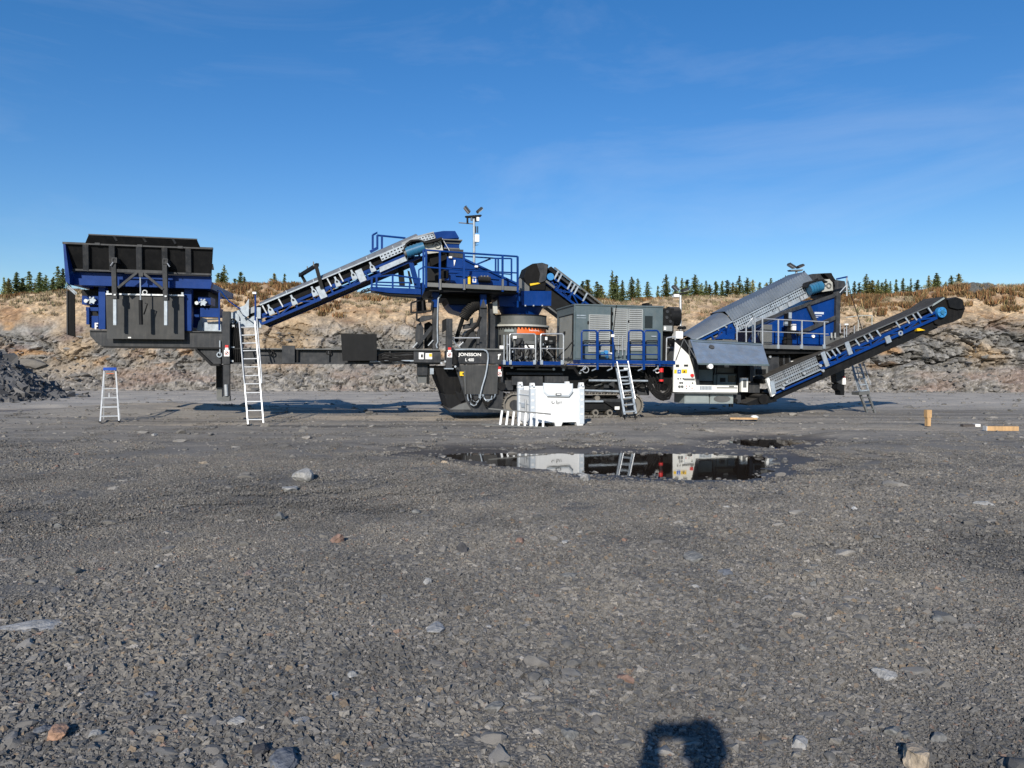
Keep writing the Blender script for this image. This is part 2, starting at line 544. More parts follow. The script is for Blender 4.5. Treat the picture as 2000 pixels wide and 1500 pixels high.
def ground_z(x, y):
    x = np.asarray(x, float); y = np.asarray(y, float)
    z = 0.030 * fbm(x * 0.16, y * 0.16, 3, 3) + 0.016 * fbm(x * 0.7, y * 0.7, 3, 31) + 0.006 * fbm(x * 3.1, y * 3.1, 3, 61)
    z = z + 0.004 * fbm(x * 9, y * 9, 2, 71) * (y < 22)
    # the yard dips towards the puddles
    for pool, wid, dep, rag in ((POOL_A, 2.6, 0.07, 0.42), (POOL_B, 1.6, 0.05, 0.16), (POOL_C, 1.5, 0.05, 0.16)):
        d = poly_sdf(x, y, pool) + rag * fbm(x * 1.1, y * 2.2, 4, 91) + 0.12 * fbm(x * 5, y * 7, 3, 95)
        k = sstep(0.0, wid, d)
        inside = WATER_Z - dep * sstep(0.0, 0.5, -d)
        rim = WATER_Z + 0.004 + (z - WATER_Z) * k
        z = np.where(d < 0, inside, np.where(d < wid, rim, z))
    # a low bank of gravel left of the long puddle, and dips in front of it
    z = z + 0.17 * np.exp(-((x + 2.6) / 2.3) ** 2 - ((y - 10.2) / 1.5) ** 2) + 0.12 * np.exp(-((x + 6.2) / 2.0) ** 2 - ((y - 8.6) / 1.4) ** 2) + 0.10 * np.exp(-((x - 4.5) / 2.5) ** 2 - ((y - 7.6) / 1.2) ** 2)
    # low rise behind the hopper, wheel ruts along the haul road
    z = z + 0.30 * np.exp(-((x + 12.0) / 4.2) ** 2 - ((y - 25.2) / 1.5) ** 2)
    rut = np.sin((y + 0.06 * x + 0.4 * fbm(x * 0.08, y * 0.2, 2, 5)) * 3.1) * sstep(15.5, 18, y) * (1 - sstep(30, 36, y))
    z = z + 0.020 * rut * (0.5 + vnoise(x * 0.12, y * 0.4, 8))
    farf = sstep(13, 19, y) * (1 - sstep(38, 42, y))
    z = z + farf * (0.040 * fbm(x * 0.22, y * 0.9, 4, 15, 0.6) + 0.014 * fbm(x * 1.6, y * 2.6, 3, 19))
    return z

def axis(lo, hi, fine_lo, fine_hi, step, grow=1.09, cap=6.0):
    a = list(np.arange(fine_lo, fine_hi, step))
    s, p = step, fine_hi
    while p < hi:
        a.append(p); s = min(s * grow, cap); p += s
    a.append(hi)
    s, p = step, fine_lo
    while p > lo:
        s = min(s * grow, cap); p -= s
        a.insert(0, max(p, lo))
    return np.array(a)

def grid_mesh(name, X, Y, Z, attrs=None, smooth=True):
    """X, Y, Z: 2-D arrays of the same shape"""
    r, c = X.shape
    me = bpy.data.meshes.new(name)
    co = np.stack([X, Y, Z], -1).reshape(-1, 3)
    idx = np.arange(r * c).reshape(r, c)
    q = np.stack([idx[:-1, :-1], idx[:-1, 1:], idx[1:, 1:], idx[1:, :-1]], -1).reshape(-1, 4)
    me.vertices.add(len(co)); me.vertices.foreach_set('co', co.ravel())
    me.loops.add(q.size); me.loops.foreach_set('vertex_index', q.ravel().astype(np.int32))
    me.polygons.add(len(q))
    me.polygons.foreach_set('loop_start', (np.arange(len(q)) * 4).astype(np.int32))
    me.polygons.foreach_set('use_smooth', np.full(len(q), smooth))
    me.update(calc_edges=True)
    for k, v in (attrs or {}).items():
        at = me.attributes.new(k, 'FLOAT_COLOR', 'POINT')
        rgba = np.ones((len(co), 4)); rgba[:, :3] = v.reshape(-1, 3)
        at.data.foreach_set('color', rgba.ravel())
    return me

def ground_material():
    m = bpy.data.materials.new('crushed_rock_ground')
    nt, b = nodes_of(m)
    N, L = nt.nodes.new, nt.links.new
    geo = N('ShaderNodeNewGeometry')
    sep = N('ShaderNodeSeparateXYZ'); L(geo.outputs['Position'], sep.inputs[0])
    def noise(scale, det=5, vec=None, rough=0.6):
        n = N('ShaderNodeTexNoise'); n.inputs['Scale'].default_value = scale; n.inputs['Detail'].default_value = det
        n.inputs['Roughness'].default_value = rough
        L(vec if vec is not None else geo.outputs['Position'], n.inputs['Vector'])
        return n.outputs['Fac']
    def ramp(f, stops):
        r = N('ShaderNodeValToRGB')
        while len(r.color_ramp.elements) < len(stops): r.color_ramp.elements.new(0.5)
        for e, (p, c) in zip(r.color_ramp.elements, stops):
            e.position = p; e.color = tuple(c) + (1,)
        L(f, r.inputs['Fac'])
        return r.outputs['Color']
    def mix(f, a, c, mode='MIX'):
        x = N('ShaderNodeMix'); x.data_type = 'RGBA'; x.blend_type = mode
        if isinstance(f, float): x.inputs[0].default_value = f
        else: L(f, x.inputs[0])
        for k, q in ((6, a), (7, c)):
            if isinstance(q, tuple): x.inputs[k].default_value = q + (1,)
            else: L(q, x.inputs[k])
        return x.outputs[2]
    # grit: every little chip its own grey
    vo = N('ShaderNodeTexVoronoi'); vo.inputs['Scale'].default_value = 60
    L(geo.outputs['Position'], vo.inputs['Vector'])
    chip = ramp(vo.outputs['Color'], [(0.0, (0.07, 0.068, 0.066)), (0.45, (0.12, 0.116, 0.112)), (0.8, (0.165, 0.16, 0.154)), (1.0, (0.26, 0.252, 0.242))])
    patch = ramp(noise(0.55, 6), [(0.34, (0.68, 0.675, 0.67)), (0.5, (1.0, 0.98, 0.95)), (0.70, (1.28, 1.22, 1.12))])
    colr = mix(1.0, chip, patch, 'MULTIPLY')
    # tyre-smeared bands running along the yard
    mp = N('ShaderNodeMapping'); mp.inputs['Scale'].default_value = (0.045, 0.62, 1.0); mp.inputs['Rotation'].default_value = (0, 0, -0.06)
    L(geo.outputs['Position'], mp.inputs['Vector'])
    band = noise(1.0, 7, mp.outputs['Vector'], 0.65)
    far = N('ShaderNodeMapRange'); far.inputs[1].default_value = 9; far.inputs[2].default_value = 22
    L(sep.outputs['Y'], far.inputs[0])
    bandc = ramp(band, [(0.34, (0.13, 0.126, 0.12)), (0.42, (0.24, 0.234, 0.222)), (0.49, (0.30, 0.29, 0.272)), (0.54, (0.235, 0.228, 0.216)), (0.60, (0.42, 0.385, 0.335)), (0.68, (0.26, 0.25, 0.235))])
    bandc = mix(1.0, bandc, ramp(noise(9.0, 4), [(0.3, (0.8, 0.8, 0.8)), (0.7, (1.2, 1.2, 1.2))]), 'MULTIPLY')
    mp2 = N('ShaderNodeMapping'); mp2.inputs['Scale'].default_value = (0.07, 1.5, 1.0); mp2.inputs['Rotation'].default_value = (0, 0, 0.05)
    L(geo.outputs['Position'], mp2.inputs['Vector'])
    line = ramp(noise(1.0, 8, mp2.outputs['Vector'], 0.7), [(0.36, (0.45, 0.44, 0.43)), (0.43, (0.95, 0.95, 0.95)), (0.60, (1.05, 1.03, 1.0)), (0.68, (1.35, 1.3, 1.22))])
    bandc = mix(1.0, bandc, line, 'MULTIPLY')
    bandc = mix(1.0, bandc, (1.05, 0.985, 0.90), 'MULTIPLY')
    fm = N('ShaderNodeMath'); fm.operation = 'MULTIPLY'; fm.inputs[1].default_value = 0.85
    L(far.outputs[0], fm.inputs[0])
    colr = mix(fm.outputs[0], colr, bandc)
    # pale dusty haul road at the foot of the wall
    road = N('ShaderNodeMapRange'); road.inputs[1].default_value = 25; road.inputs[2].default_value = 31
    road.interpolation_type = 'SMOOTHSTEP'
    L(sep.outputs['Y'], road.inputs[0])
    rd = N('ShaderNodeMath'); rd.operation = 'MULTIPLY'; rd.inputs[1].default_value = 0.7
    L(road.outputs[0], rd.inputs[0])
    colr = mix(rd.outputs[0], colr, mix(1.0, (0.43, 0.405, 0.37), patch, 'MULTIPLY'))
    # damp ground round the puddles
    wz = N('ShaderNodeMath'); wz.operation = 'ADD'
    wn_ = N('ShaderNodeMath'); wn_.operation = 'MULTIPLY'; wn_.inputs[1].default_value = 0.05
    L(noise(3.0, 5), wn_.inputs[0]); L(sep.outputs['Z'], wz.inputs[0]); L(wn_.outputs[0], wz.inputs[1])
    wet = N('ShaderNodeMapRange'); wet.inputs[1].default_value = -0.03; wet.inputs[2].default_value = -0.10
    L(wz.outputs[0], wet.inputs[0])
    wetc = mix(1.0, colr, (0.42, 0.40, 0.39), 'MULTIPLY')
    colr = mix(wet.outputs[0], colr, wetc)
    L(colr, b.inputs['Base Color'])
    ro = N('ShaderNodeMapRange'); ro.inputs[3].default_value = 0.95; ro.inputs[4].default_value = 0.42
    L(wet.outputs[0], ro.inputs[0]); L(ro.outputs[0], b.inputs['Roughness'])
    b.inputs['Specular IOR Level'].default_value = 0.3
    h = N('ShaderNodeMath'); h.operation = 'SUBTRACT'
    L(vo.outputs['Distance'], h.inputs[0]); L(noise(38.0, 7, None, 0.75), h.inputs[1])
    inv = N('ShaderNodeMath'); inv.operation = 'MULTIPLY'; inv.inputs[1].default_value = -1.0
    L(h.outputs[0], inv.inputs[0])
    bp = N('ShaderNodeBump'); bp.inputs['Strength'].default_value = 0.5; bp.inputs['Distance'].default_value = 0.012
    L(inv.outputs[0], bp.inputs['Height']); L(bp.outputs['Normal'], b.inputs['Normal'])
    return m

GX = axis(-160, 160, -10.0, 11.0, 0.055, 1.05)
GY = axis(-60, 75, 2.2, 17.0, 0.045, 1.018, 1.2)
gx, gy = np.meshgrid(GX, GY)
gzv = ground_z(gx, gy)
ground = link('ground', grid_mesh('ground', gx, gy, gzv), ground_material())
tag(ground, 'dark grey crushed rock yard floor of the quarry', 'ground', kind='structure')

def gz1(x, y):
    return float(ground_z(np.array([x]), np.array([y]))[0])

# puddles: still brown water lying in the dips
wm = bpy.data.materials.new('puddle_water')
nt, b = nodes_of(wm)
b.inputs['Base Color'].default_value = (0.022, 0.016, 0.012, 1)
b.inputs['Roughness'].default_value = 0.03
b.inputs['IOR'].default_value = 1.33
b.inputs['Specular IOR Level'].default_value = 1.0
wt = nt.nodes.new('ShaderNodeTexNoise'); wt.inputs['Scale'].default_value = 5.0; wt.inputs['Detail'].default_value = 2
wtc2 = nt.nodes.new('ShaderNodeNewGeometry'); nt.links.new(wtc2.outputs['Position'], wt.inputs['Vector'])
wb = nt.nodes.new('ShaderNodeBump'); wb.inputs['Strength'].default_value = 0.035; wb.inputs['Distance'].default_value = 0.012
nt.links.new(wt.outputs['Fac'], wb.inputs['Height']); nt.links.new(wb.outputs['Normal'], b.inputs['Normal'])
for pool, lab in ((POOL_A, 'long brown puddle mirroring the white crate and the ladder'), (POOL_B, 'small shallow puddle lying behind the long one'),
                  (POOL_C, 'narrow puddle on the yard in front of the heap of stones')):
    c = np.mean(np.array(pool), 0)
    g = G()
    for x, y in pool:
        d = Vector((x - c[0], y - c[1])); k = 1 + 0.35 / max(d.length, 0.2)
        g.V.append((c[0] + d.x * k, c[1] + d.y * k, WATER_Z))
    g.P.append(tuple(range(len(pool))))
    me = g.mesh('puddle', smooth=False)
    if me.polygons[0].normal.z < 0: me.flip_normals()
    tag(link('puddle', me, wm), lab, 'puddle', kind='structure')

# ------------------------------------------------------------------ quarry wall and the plateau above it
SX = axis(-150, 150, -42, 42, 0.075, 1.06, 4.0)
def base_y(x):
    return 43.5 - 0.055 * x + 1.0 * fbm(x * 0.07, x * 0 + 3.3, 3, 200) + 0.4 * fbm(x * 0.35, x * 0 + 1.3, 3, 210)
LIPX = [-150, -34.5, -30, -25, -19.6, -15.2, -10.3, 0, 5.9, 12, 17.2, 24.1, 27.6, 31, 34.5, 150]
LIPZ = [6.35, 6.35, 6.65, 6.85, 7.1, 6.9, 6.25, 6.0, 5.85, 6.05, 6.05, 5.95, 6.35, 6.65, 6.7, 6.7]
PB = np.array([0, 0.9, 1.35, 1.9, 2.6, 4.6, 6.6, 8.5, 13, 25, 60, 120, 260])
PH = np.array([0.0, 0.16, 0.30, 0.52, 0.66, 0.86, 0.99, 1.015, 1.03, 1.06, 1.15, 1.3, 1.5])
seg = [14, 12, 20, 14, 22, 14, 8, 8, 8, 8, 6, 6]
tb = np.concatenate([np.linspace(PB[i], PB[i + 1], seg[i], endpoint=False) for i in range(len(seg))] + [[PB[-1]]])
th = np.concatenate([np.linspace(PH[i], PH[i + 1], seg[i], endpoint=False) for i in range(len(seg))] + [[PH[-1]]])
sx, tbb = np.meshgrid(SX, tb); _, thh = np.meshgrid(SX, th)
lip = np.interp(sx, LIPX, LIPZ) + 0.22 * fbm(sx * 0.25, sx * 0, 3, 220)
by = base_y(sx)
hz = thh * lip
leftness = sstep(-4, -22, sx)                                   # the left half is a softer sandy bank
bt = tbb.copy()
yy = by + bt
zz = hz - 0.12
rock = sstep(0.17, 0.30, thh) * (1 - sstep(0.60, 0.74 , thh + 0.10 * fbm(sx * 0.3, thh * 3, 3, 230) + 0.14 * leftness))
soil = sstep(0.55, 0.75, thh)
talus = 1 - sstep(0.10, 0.34, thh + 0.08 * fbm(sx * 0.4, thh * 2, 3, 240))
face = sstep(0.0, 0.06, thh) * (1 - sstep(1.0, 1.03, thh))
wx = sx + 0.5 * fbm(sx * 0.8, hz * 0.8, 2, 250); wz_ = hz + 0.3 * fbm(sx * 0.9, hz * 0.9, 2, 260)
disp = np.zeros_like(sx)
colmix = []
softf = 1 - 0.65 * sstep(24, 4, sx)
for sc, asp, amp, sd in ((0.42, 1.5, 0.55, 300), (1.0, 1.5, 0.30, 310), (2.3, 1.3, 0.15, 320), (5.0, 1.2, 0.07, 330)):
    f1, f2, cid, dx, dy = worley(wx * sc, wz_ * sc * asp, sd)
    tx = hsh(np.floor(cid * 9973), np.zeros_like(cid), sd + 1) - 0.5
    ty = hsh(np.floor(cid * 9973), np.ones_like(cid), sd + 2) - 0.5
    crack = 1 - sstep(0.0, 0.10, f2 - f1)
    disp += amp * ((cid - 0.5) * 1.3 + tx * dx * 1.6 + ty * dy * 1.2 - (0.35 + 0.7 * softf) * crack) * (rock * (0.45 + 0.55 * softf) + 0.25 * soil + 0.35 * talus)
    colmix.append(cid)
for sc, amp, sd in ((1.6, 0.22, 340), (3.2, 0.16, 345), (6.0, 0.08, 350)):
    f1, f2, cid, dx, dy = worley(sx * sc, (hz * 1.2 + bt * 0.6) * sc, sd)
    disp += amp * (0.75 - f1 * 1.25 + (cid - 0.5) * 0.8) * talus
    colmix.append(cid)
disp += soil * (0.26 * fbm(sx * 0.9, (hz + bt) * 0.5, 4, 360) + 0.16 * fbm(sx * 3.2, (hz + 0.5 * bt) * 3, 4, 370))
led = (wz_ * 1.15 + 0.5 * fbm(sx * 0.25, hz * 0.4, 3, 365)) % 1.0
disp += 0.24 * (0.5 - led) * rock * softf ** 2
blk = (wx * 0.55 + 0.35 * np.floor(wz_ * 1.15) + 0.4 * fbm(sx * 0.5, hz * 0.3, 2, 367)) % 1.0
disp += 0.26 * (blk - 0.5) * rock * softf ** 2
disp += 0.30 * fbm(sx * 0.7, hz * 1.1, 5, 366, 0.62) * rock * (1 - softf) * 1.5
disp *= face
yy = yy - disp
zz = zz + 0.35 * disp * (talus + 0.4 * soil) + (thh > 1.0) * 0.12 * fbm(sx * 0.3, yy * 0.3, 3, 380)
# a dark spoil heap on the lip to the right
zz = zz + 0.45 * np.exp(-((sx - 29.3) / 1.5) ** 2) * np.exp(-((tbb - 6.8) / 1.2) ** 2) * (1 + 0.3 * fbm(sx * 3, tbb * 3, 2, 385))
def C(*c): return np.array(c)[None, None, :]
def mixc(a, c, f): return a * (1 - f[..., None]) + c * f[..., None]
grey = C(0.185, 0.178, 0.165) * (0.66 + 0.70 * colmix[2][..., None]) * (0.8 + 0.4 * colmix[1][..., None])
warm = sstep(0.0, 0.5, fbm(sx * 0.22, hz * 0.5, 4, 400) + 0.30 * leftness - 0.05)
rockc = mixc(grey, C(0.35, 0.255, 0.155) * (0.7 + 0.5 * colmix[1][..., None]), warm * 0.85)
purp = sstep(0.25, 0.6, fbm(sx * 0.35 + 9, hz * 0.8, 3, 410))
rockc = mixc(rockc, C(0.17, 0.125, 0.115), purp * 0.7)
och = sstep(0.35, 0.7, fbm(sx * 0.6 + 4, hz * 1.3, 3, 420))
rockc = mixc(rockc, C(0.38, 0.21, 0.08), och * 0.7)
soilc = mixc(C(0.42, 0.315, 0.205) * np.ones_like(grey), C(0.28, 0.175, 0.10), sstep(-0.1, 0.6, fbm(sx * 0.5, hz * 1.6, 4, 430)))
soilc = soilc * (0.62 + 0.7 * vnoise(sx * 4, hz * 4, 440)[..., None])
talc = C(0.225, 0.212, 0.195) * (0.62 + 0.75 * colmix[5][..., None])
talc = mixc(talc, C(0.25, 0.175, 0.14), sstep(0.1, 0.6, fbm(sx * 0.3, hz, 3, 450)) * 0.6)
topc = mixc(C(0.34, 0.235, 0.135) * np.ones_like(grey), C(0.24, 0.14, 0.075), sstep(-0.2, 0.4, fbm(sx * 0.3, yy * 0.2, 3, 460)))
wc = mixc(rockc, soilc, soil); wc = mixc(wc, talc, talus); wc = mixc(wc, topc, sstep(0.985, 1.02, thh + 0.03 * fbm(sx * 0.6, sx * 0, 3, 470)))
spoil = np.exp(-((sx - 29.3) / 1.4) ** 2) * np.exp(-((tbb - 6.6) / 1.4) ** 2)
wc = mixc(wc, C(0.10, 0.10, 0.095) * np.ones_like(wc), sstep(0.25, 0.55, spoil))
WALLM = vcol_mat('quarry_rock', rough=0.95, bump=0.6, bscale=7)
wall = link('quarry_wall', grid_mesh('quarry_wall', sx, yy, zz, {'tint': wc}, smooth=False), WALLM)
tag(wall, 'blasted rock face of the quarry with sandy soil on top', 'quarry wall', kind='structure')
wall_pts = np.stack([sx, yy, zz], -1)

# ------------------------------------------------------------------ stones
def stone_arrays(n, size, flat, rng):
    """n angular stones: (n,8,3) vertices of knocked-about boxes round the origin"""
    base = np.array([(-1, -1, -1), (1, -1, -1), (1, 1, -1), (-1, 1, -1), (-1, -1, 1), (1, -1, 1), (1, 1, 1), (-1, 1, 1)], float)
    v = base[None] * 0.5 + rng.uniform(-0.27, 0.27, (n, 8, 3))
    v[:, 4:, :2] *= rng.uniform(0.45, 1.0, (n, 1, 1))
    sc = np.stack([rng.uniform(0.7, 1.5, n), rng.uniform(0.55, 1.0, n), rng.uniform(flat, 0.85, n)], -1) * size[:, None]
    v = v * sc[:, None, :]
    a = rng.uniform(0, 2 * math.pi, n); t = rng.normal(0, 0.35, n); r = rng.normal(0, 0.3, n)
    ca, sa_ = np.cos(a), np.sin(a)
    x, y, z = v[..., 0], v[..., 1], v[..., 2]
    y, z = y * np.cos(t)[:, None] - z * np.sin(t)[:, None], y * np.sin(t)[:, None] + z * np.cos(t)[:, None]
    x, z = x * np.cos(r)[:, None] - z * np.sin(r)[:, None], x * np.sin(r)[:, None] + z * np.cos(r)[:, None]
    x, y = x * ca[:, None] - y * sa_[:, None], x * sa_[:, None] + y * ca[:, None]
    return np.stack([x, y, z], -1)

BOXF = np.array([(0, 3, 2), (0, 2, 1), (4, 5, 6), (4, 6, 7), (0, 1, 5), (0, 5, 4), (1, 2, 6), (1, 6, 5), (2, 3, 7), (2, 7, 6), (3, 0, 4), (3, 4, 7)])
def stones_mesh(name, verts, cols):
    n = len(verts)
    me = bpy.data.meshes.new(name)
    me.vertices.add(n * 8); me.vertices.foreach_set('co', verts.reshape(-1))
    f = (BOXF[None] + (np.arange(n) * 8)[:, None, None]).reshape(-1, 3)
    me.loops.add(f.size); me.loops.foreach_set('vertex_index', f.ravel().astype(np.int32))
    me.polygons.add(len(f)); me.polygons.foreach_set('loop_start', (np.arange(len(f)) * 3).astype(np.int32))
    me.polygons.foreach_set('use_smooth', np.zeros(len(f), bool))
    me.update(calc_edges=True)
    at = me.attributes.new('tint', 'FLOAT_COLOR', 'POINT')
    rgba = np.ones((n, 8, 4)); rgba[..., :3] = cols[:, None, :]
    at.data.foreach_set('color', rgba.ravel())
    return me

PAL = np.array([(0.115, 0.115, 0.114), (0.13, 0.128, 0.126), (0.15, 0.148, 0.145), (0.10, 0.102, 0.106), (0.18, 0.176, 0.17), (0.16, 0.118, 0.10), (0.26, 0.255, 0.25), (0.20, 0.165, 0.13)])
PALW = np.array([0.20, 0.27, 0.24, 0.13, 0.11, 0.014, 0.018, 0.012])
def stone_cols(n, rng, gain=1.0):
    k = rng.choice(len(PAL), n, p=PALW / PALW.sum())
    return PAL[k] * rng.uniform(0.8, 1.2, (n, 1)) * gain * np.array([1.10, 1.085, 1.06])

STONEM = vcol_mat('broken_stone', rough=0.9, bump=0.25, bscale=90, rnd=0.10, patchy=True)

def scatter(name, pts, variants, idx, scl, rotz, label, category, normals=None, kind='stuff'):
    """one object whose points carry copies of the hidden variant meshes"""
    me = bpy.data.meshes.new(name)
    n = len(pts)
    me.vertices.add(n); me.vertices.foreach_set('co', np.asarray(pts, float).ravel())
    for nm, ty, arr in (('pick', 'INT', idx), ('size', 'FLOAT', scl)):
        me.attributes.new(nm, ty, 'POINT').data.foreach_set('value', np.asarray(arr))
    rv = np.zeros((n, 3)); rv[:, 2] = rotz
    me.attributes.new('turn', 'FLOAT_VECTOR', 'POINT').data.foreach_set('vector', rv.ravel())
    o = bpy.data.objects.new(name, me); COL.objects.link(o)
    colc = bpy.data.collections.new(name + '_variants')
    for j, v in enumerate(variants):
        colc.objects.link(bpy.data.objects.new('%s_variant_%02d' % (name, j), v))
    ng = bpy.data.node_groups.new(name, 'GeometryNodeTree')
    ng.interface.new_socket('Geometry', in_out='INPUT', socket_type='NodeSocketGeometry')
    ng.interface.new_socket('Geometry', in_out='OUTPUT', socket_type='NodeSocketGeometry')
    N, L = ng.nodes.new, ng.links.new
    gi, go = N('NodeGroupInput'), N('NodeGroupOutput')
    ci = N('GeometryNodeCollectionInfo'); ci.inputs['Collection'].default_value = colc
    ci.inputs['Separate Children'].default_value = True; ci.inputs['Reset Children'].default_value = True
    ip = N('GeometryNodeInstanceOnPoints'); ip.inputs['Pick Instance'].default_value = True
    def attr(nm, ty):
        a = N('GeometryNodeInputNamedAttribute'); a.data_type = ty; a.inputs['Name'].default_value = nm
        return a.outputs['Attribute']
    L(gi.outputs[0], ip.inputs['Points']); L(ci.outputs[0], ip.inputs['Instance'])
    L(attr('pick', 'INT'), ip.inputs['Instance Index']); L(attr('size', 'FLOAT'), ip.inputs['Scale'])
    L(attr('turn', 'FLOAT_VECTOR'), ip.inputs['Rotation'])
    L(ip.outputs['Instances'], go.inputs[0])
    o.modifiers.new('scatter', 'NODES').node_group = ng
    return tag(o, label, category, kind=kind)

def rock_mesh(seed, size, col, cuts=3):
    import bmesh
    rg = np.random.default_rng(seed)
    bm = bmesh.new()
    bmesh.ops.create_icosphere(bm, subdivisions=cuts, radius=0.5)
    co = np.array([v.co[:] for v in bm.verts])
    for _ in range(13):                                      # knock flat facets off it
        n = rg.normal(0, 1, 3); n /= np.linalg.norm(n)
        d = rg.uniform(0.24, 0.40)
        k = co @ n
        co = np.where((k > d)[:, None], co - (k - d)[:, None] * n, co)
    co += 0.012 * rg.normal(0, 1, co.shape)
    co = co * np.array(size) + np.array((0, 0, size[2] * 0.22))
    for v, c in zip(bm.verts, co): v.co = c
    me = bpy.data.meshes.new('rock'); bm.to_mesh(me); bm.free()
    at = me.attributes.new('tint', 'FLOAT_COLOR', 'POINT')
    n = len(me.vertices)
    rgba = np.ones((n, 4)); rgba[:, :3] = np.array(col) * rg.uniform(0.85, 1.15, (n, 1))
    at.data.foreach_set('color', rgba.ravel())
    me.polygons.foreach_set('use_smooth', [True] * len(me.polygons)); me.set_sharp_from_angle(angle=math.radians(22))
    me.materials.append(ROCKM)
    return me
ROCKM = vcol_mat('weathered_rock', rough=0.85, bump=0.5, bscale=24)
# gravel patches: a disc of loose chips, many chips to a patch
def patch(n, rad, lo, hi, rng, flat=0.35):
    size = np.exp(rng.uniform(math.log(lo), math.log(hi), n))
    size = lo + (hi - lo) * rng.power(0.55, n) if False else size
    v = stone_arrays(n, size, flat, rng)
    a = rng.uniform(0, 2 * math.pi, n); r = rad * np.sqrt(rng.uniform(0, 1, n))
    v[..., 0] += (r * np.cos(a))[:, None]; v[..., 1] += (r * np.sin(a))[:, None]
    v[..., 2] += (size * rng.uniform(-0.30, 0.14, n))[:, None]
    me = stones_mesh('gravel_patch', v, stone_cols(n, rng))
    me.materials.append(STONEM)
    return me
fine = [patch(300, 0.30, 0.0055, 0.019, RNG) for _ in range(9)]
coarse = [patch(130, 0.30, 0.012, 0.040, RNG) for _ in range(8)]
def visible_area_points(n, y0, y1, k, rng):
    """points thrown on the yard, thinning with distance"""
    yv = (y0 ** (1 - k) + rng.uniform(0, 1, n) * (y1 ** (1 - k) - y0 ** (1 - k))) ** (1 / (1 - k)) if k != 1 else y0 * (y1 / y0) ** rng.uniform(0, 1, n)
    xv = rng.uniform(-1, 1, n) * (0.74 * yv + 1.6)
    return xv, yv
def dry(x, y):
    d = np.minimum(poly_sdf(x, y, POOL_A), poly_sdf(x, y, POOL_B))
    return d > 0.45
px_, py_ = visible_area_points(9800, 2.4, 26, 0.35, RNG)
ok = dry(px_, py_) & (RNG.uniform(0, 1, len(px_)) > 0.92 * sstep(9, 19, py_)) & (fbm(px_ * 0.5, py_ * 0.35, 4, 505) + RNG.normal(0, 0.25, len(px_)) > -0.42)
px_, py_ = px_[ok], py_[ok]
cn = fbm(px_ * 0.22 + 3, py_ * 0.22, 3, 500) + 0.35 * sstep(0.5, -3.0, px_) * sstep(8, 3, py_) + 0.25 * sstep(1.5, 5.0, px_) * sstep(6, 3, py_)
pick = np.where(cn + RNG.normal(0, 0.18, len(px_)) > 0.22, 9 + RNG.integers(0, 8, len(px_)), RNG.integers(0, 9, len(px_)))
pz_ = ground_z(px_, py_)
scatter('gravel', np.stack([px_, py_, pz_], -1), fine + coarse, pick, RNG.uniform(0.85, 1.2, len(px_)), RNG.uniform(0, 6.28, len(px_)),
        'loose dark grey crushed gravel over the yard floor', 'gravel')
# scattered bigger chips, thinning towards the machine
singles = []
for j in range(14):
    me = rock_mesh(900 + j, (1.1 + 0.3 * (j % 3), 0.85, 0.42 + 0.08 * (j % 4)), stone_cols(1, RNG, 1.15)[0], 2)
    me.materials.clear(); me.materials.append(STONEM); singles.append(me)
cx_, cy_ = visible_area_points(6500, 2.6, 24, 0.7, RNG)
ok = dry(cx_, cy_); cx_, cy_ = cx_[ok], cy_[ok]
cs_ = np.exp(RNG.normal(math.log(0.038), 0.50, len(cx_))) * (1 + 0.02 * cy_)
scatter('loose_stones', np.stack([cx_, cy_, ground_z(cx_, cy_) - 0.10 * cs_], -1), singles, RNG.integers(0, 14, len(cx_)), cs_, RNG.uniform(0, 6.28, len(cx_)),
        'scattered fist-sized broken stones on the dark gravel', 'stones')
fx_, fy_ = visible_area_points(2600, 15, 42, 0.2, RNG)
ok = dry(fx_, fy_); fx_, fy_ = fx_[ok], fy_[ok]
scatter('yard_stones', np.stack([fx_, fy_, ground_z(fx_, fy_) - 0.01], -1), singles, RNG.integers(0, 14, len(fx_)), np.exp(RNG.normal(math.log(0.075), 0.5, len(fx_))), RNG.uniform(0, 6.28, len(fx_)),
        'small stones strewn over the wheel tracks of the haul road', 'stones')
# stones breaking the surface along the puddles' rims
ex_ = RNG.uniform(-3, 7, 5000); ey_ = RNG.uniform(10.5, 18, 5000)
ed_ = np.minimum(np.abs(poly_sdf(ex_, ey_, POOL_A) + 0.42 * fbm(ex_ * 1.1, ey_ * 2.2, 4, 91)), np.abs(poly_sdf(ex_, ey_, POOL_B)))
ok = ed_ < 0.30 * RNG.uniform(0.2, 1.0, 5000); ex_, ey_ = ex_[ok], ey_[ok]
scatter('rim_stones', np.stack([ex_, ey_, np.maximum(ground_z(ex_, ey_), WATER_Z - 0.02) - 0.005], -1), singles, RNG.integers(0, 14, len(ex_)), np.exp(RNG.normal(math.log(0.05), 0.5, len(ex_))), RNG.uniform(0, 6.28, len(ex_)),
        'wet stones breaking the surface along the rims of the puddles', 'stones')
# rubble along the foot of the wall
rx = RNG.uniform(-44, 44, 2600); rt = RNG.power(1.6, 2600)
ry = base_y(rx) + 1.5 - 3.4 * (1 - rt) + 0.4
iz = []
for x, y in zip(rx, ry):
    back = y - base_y(np.array([x]))[0]
    lz = np.interp(x, LIPX, LIPZ)
    iz.append(max(0.0, np.interp(back, PB, PH) * lz - 0.05))
scatter('rubble', np.stack([rx, ry, np.array(iz)], -1), singles, RNG.integers(0, 14, 2600), np.exp(RNG.normal(math.log(0.19), 0.5, 2600)), RNG.uniform(0, 6.28, 2600),
        'broken grey rubble lying along the foot of the quarry wall', 'rubble')
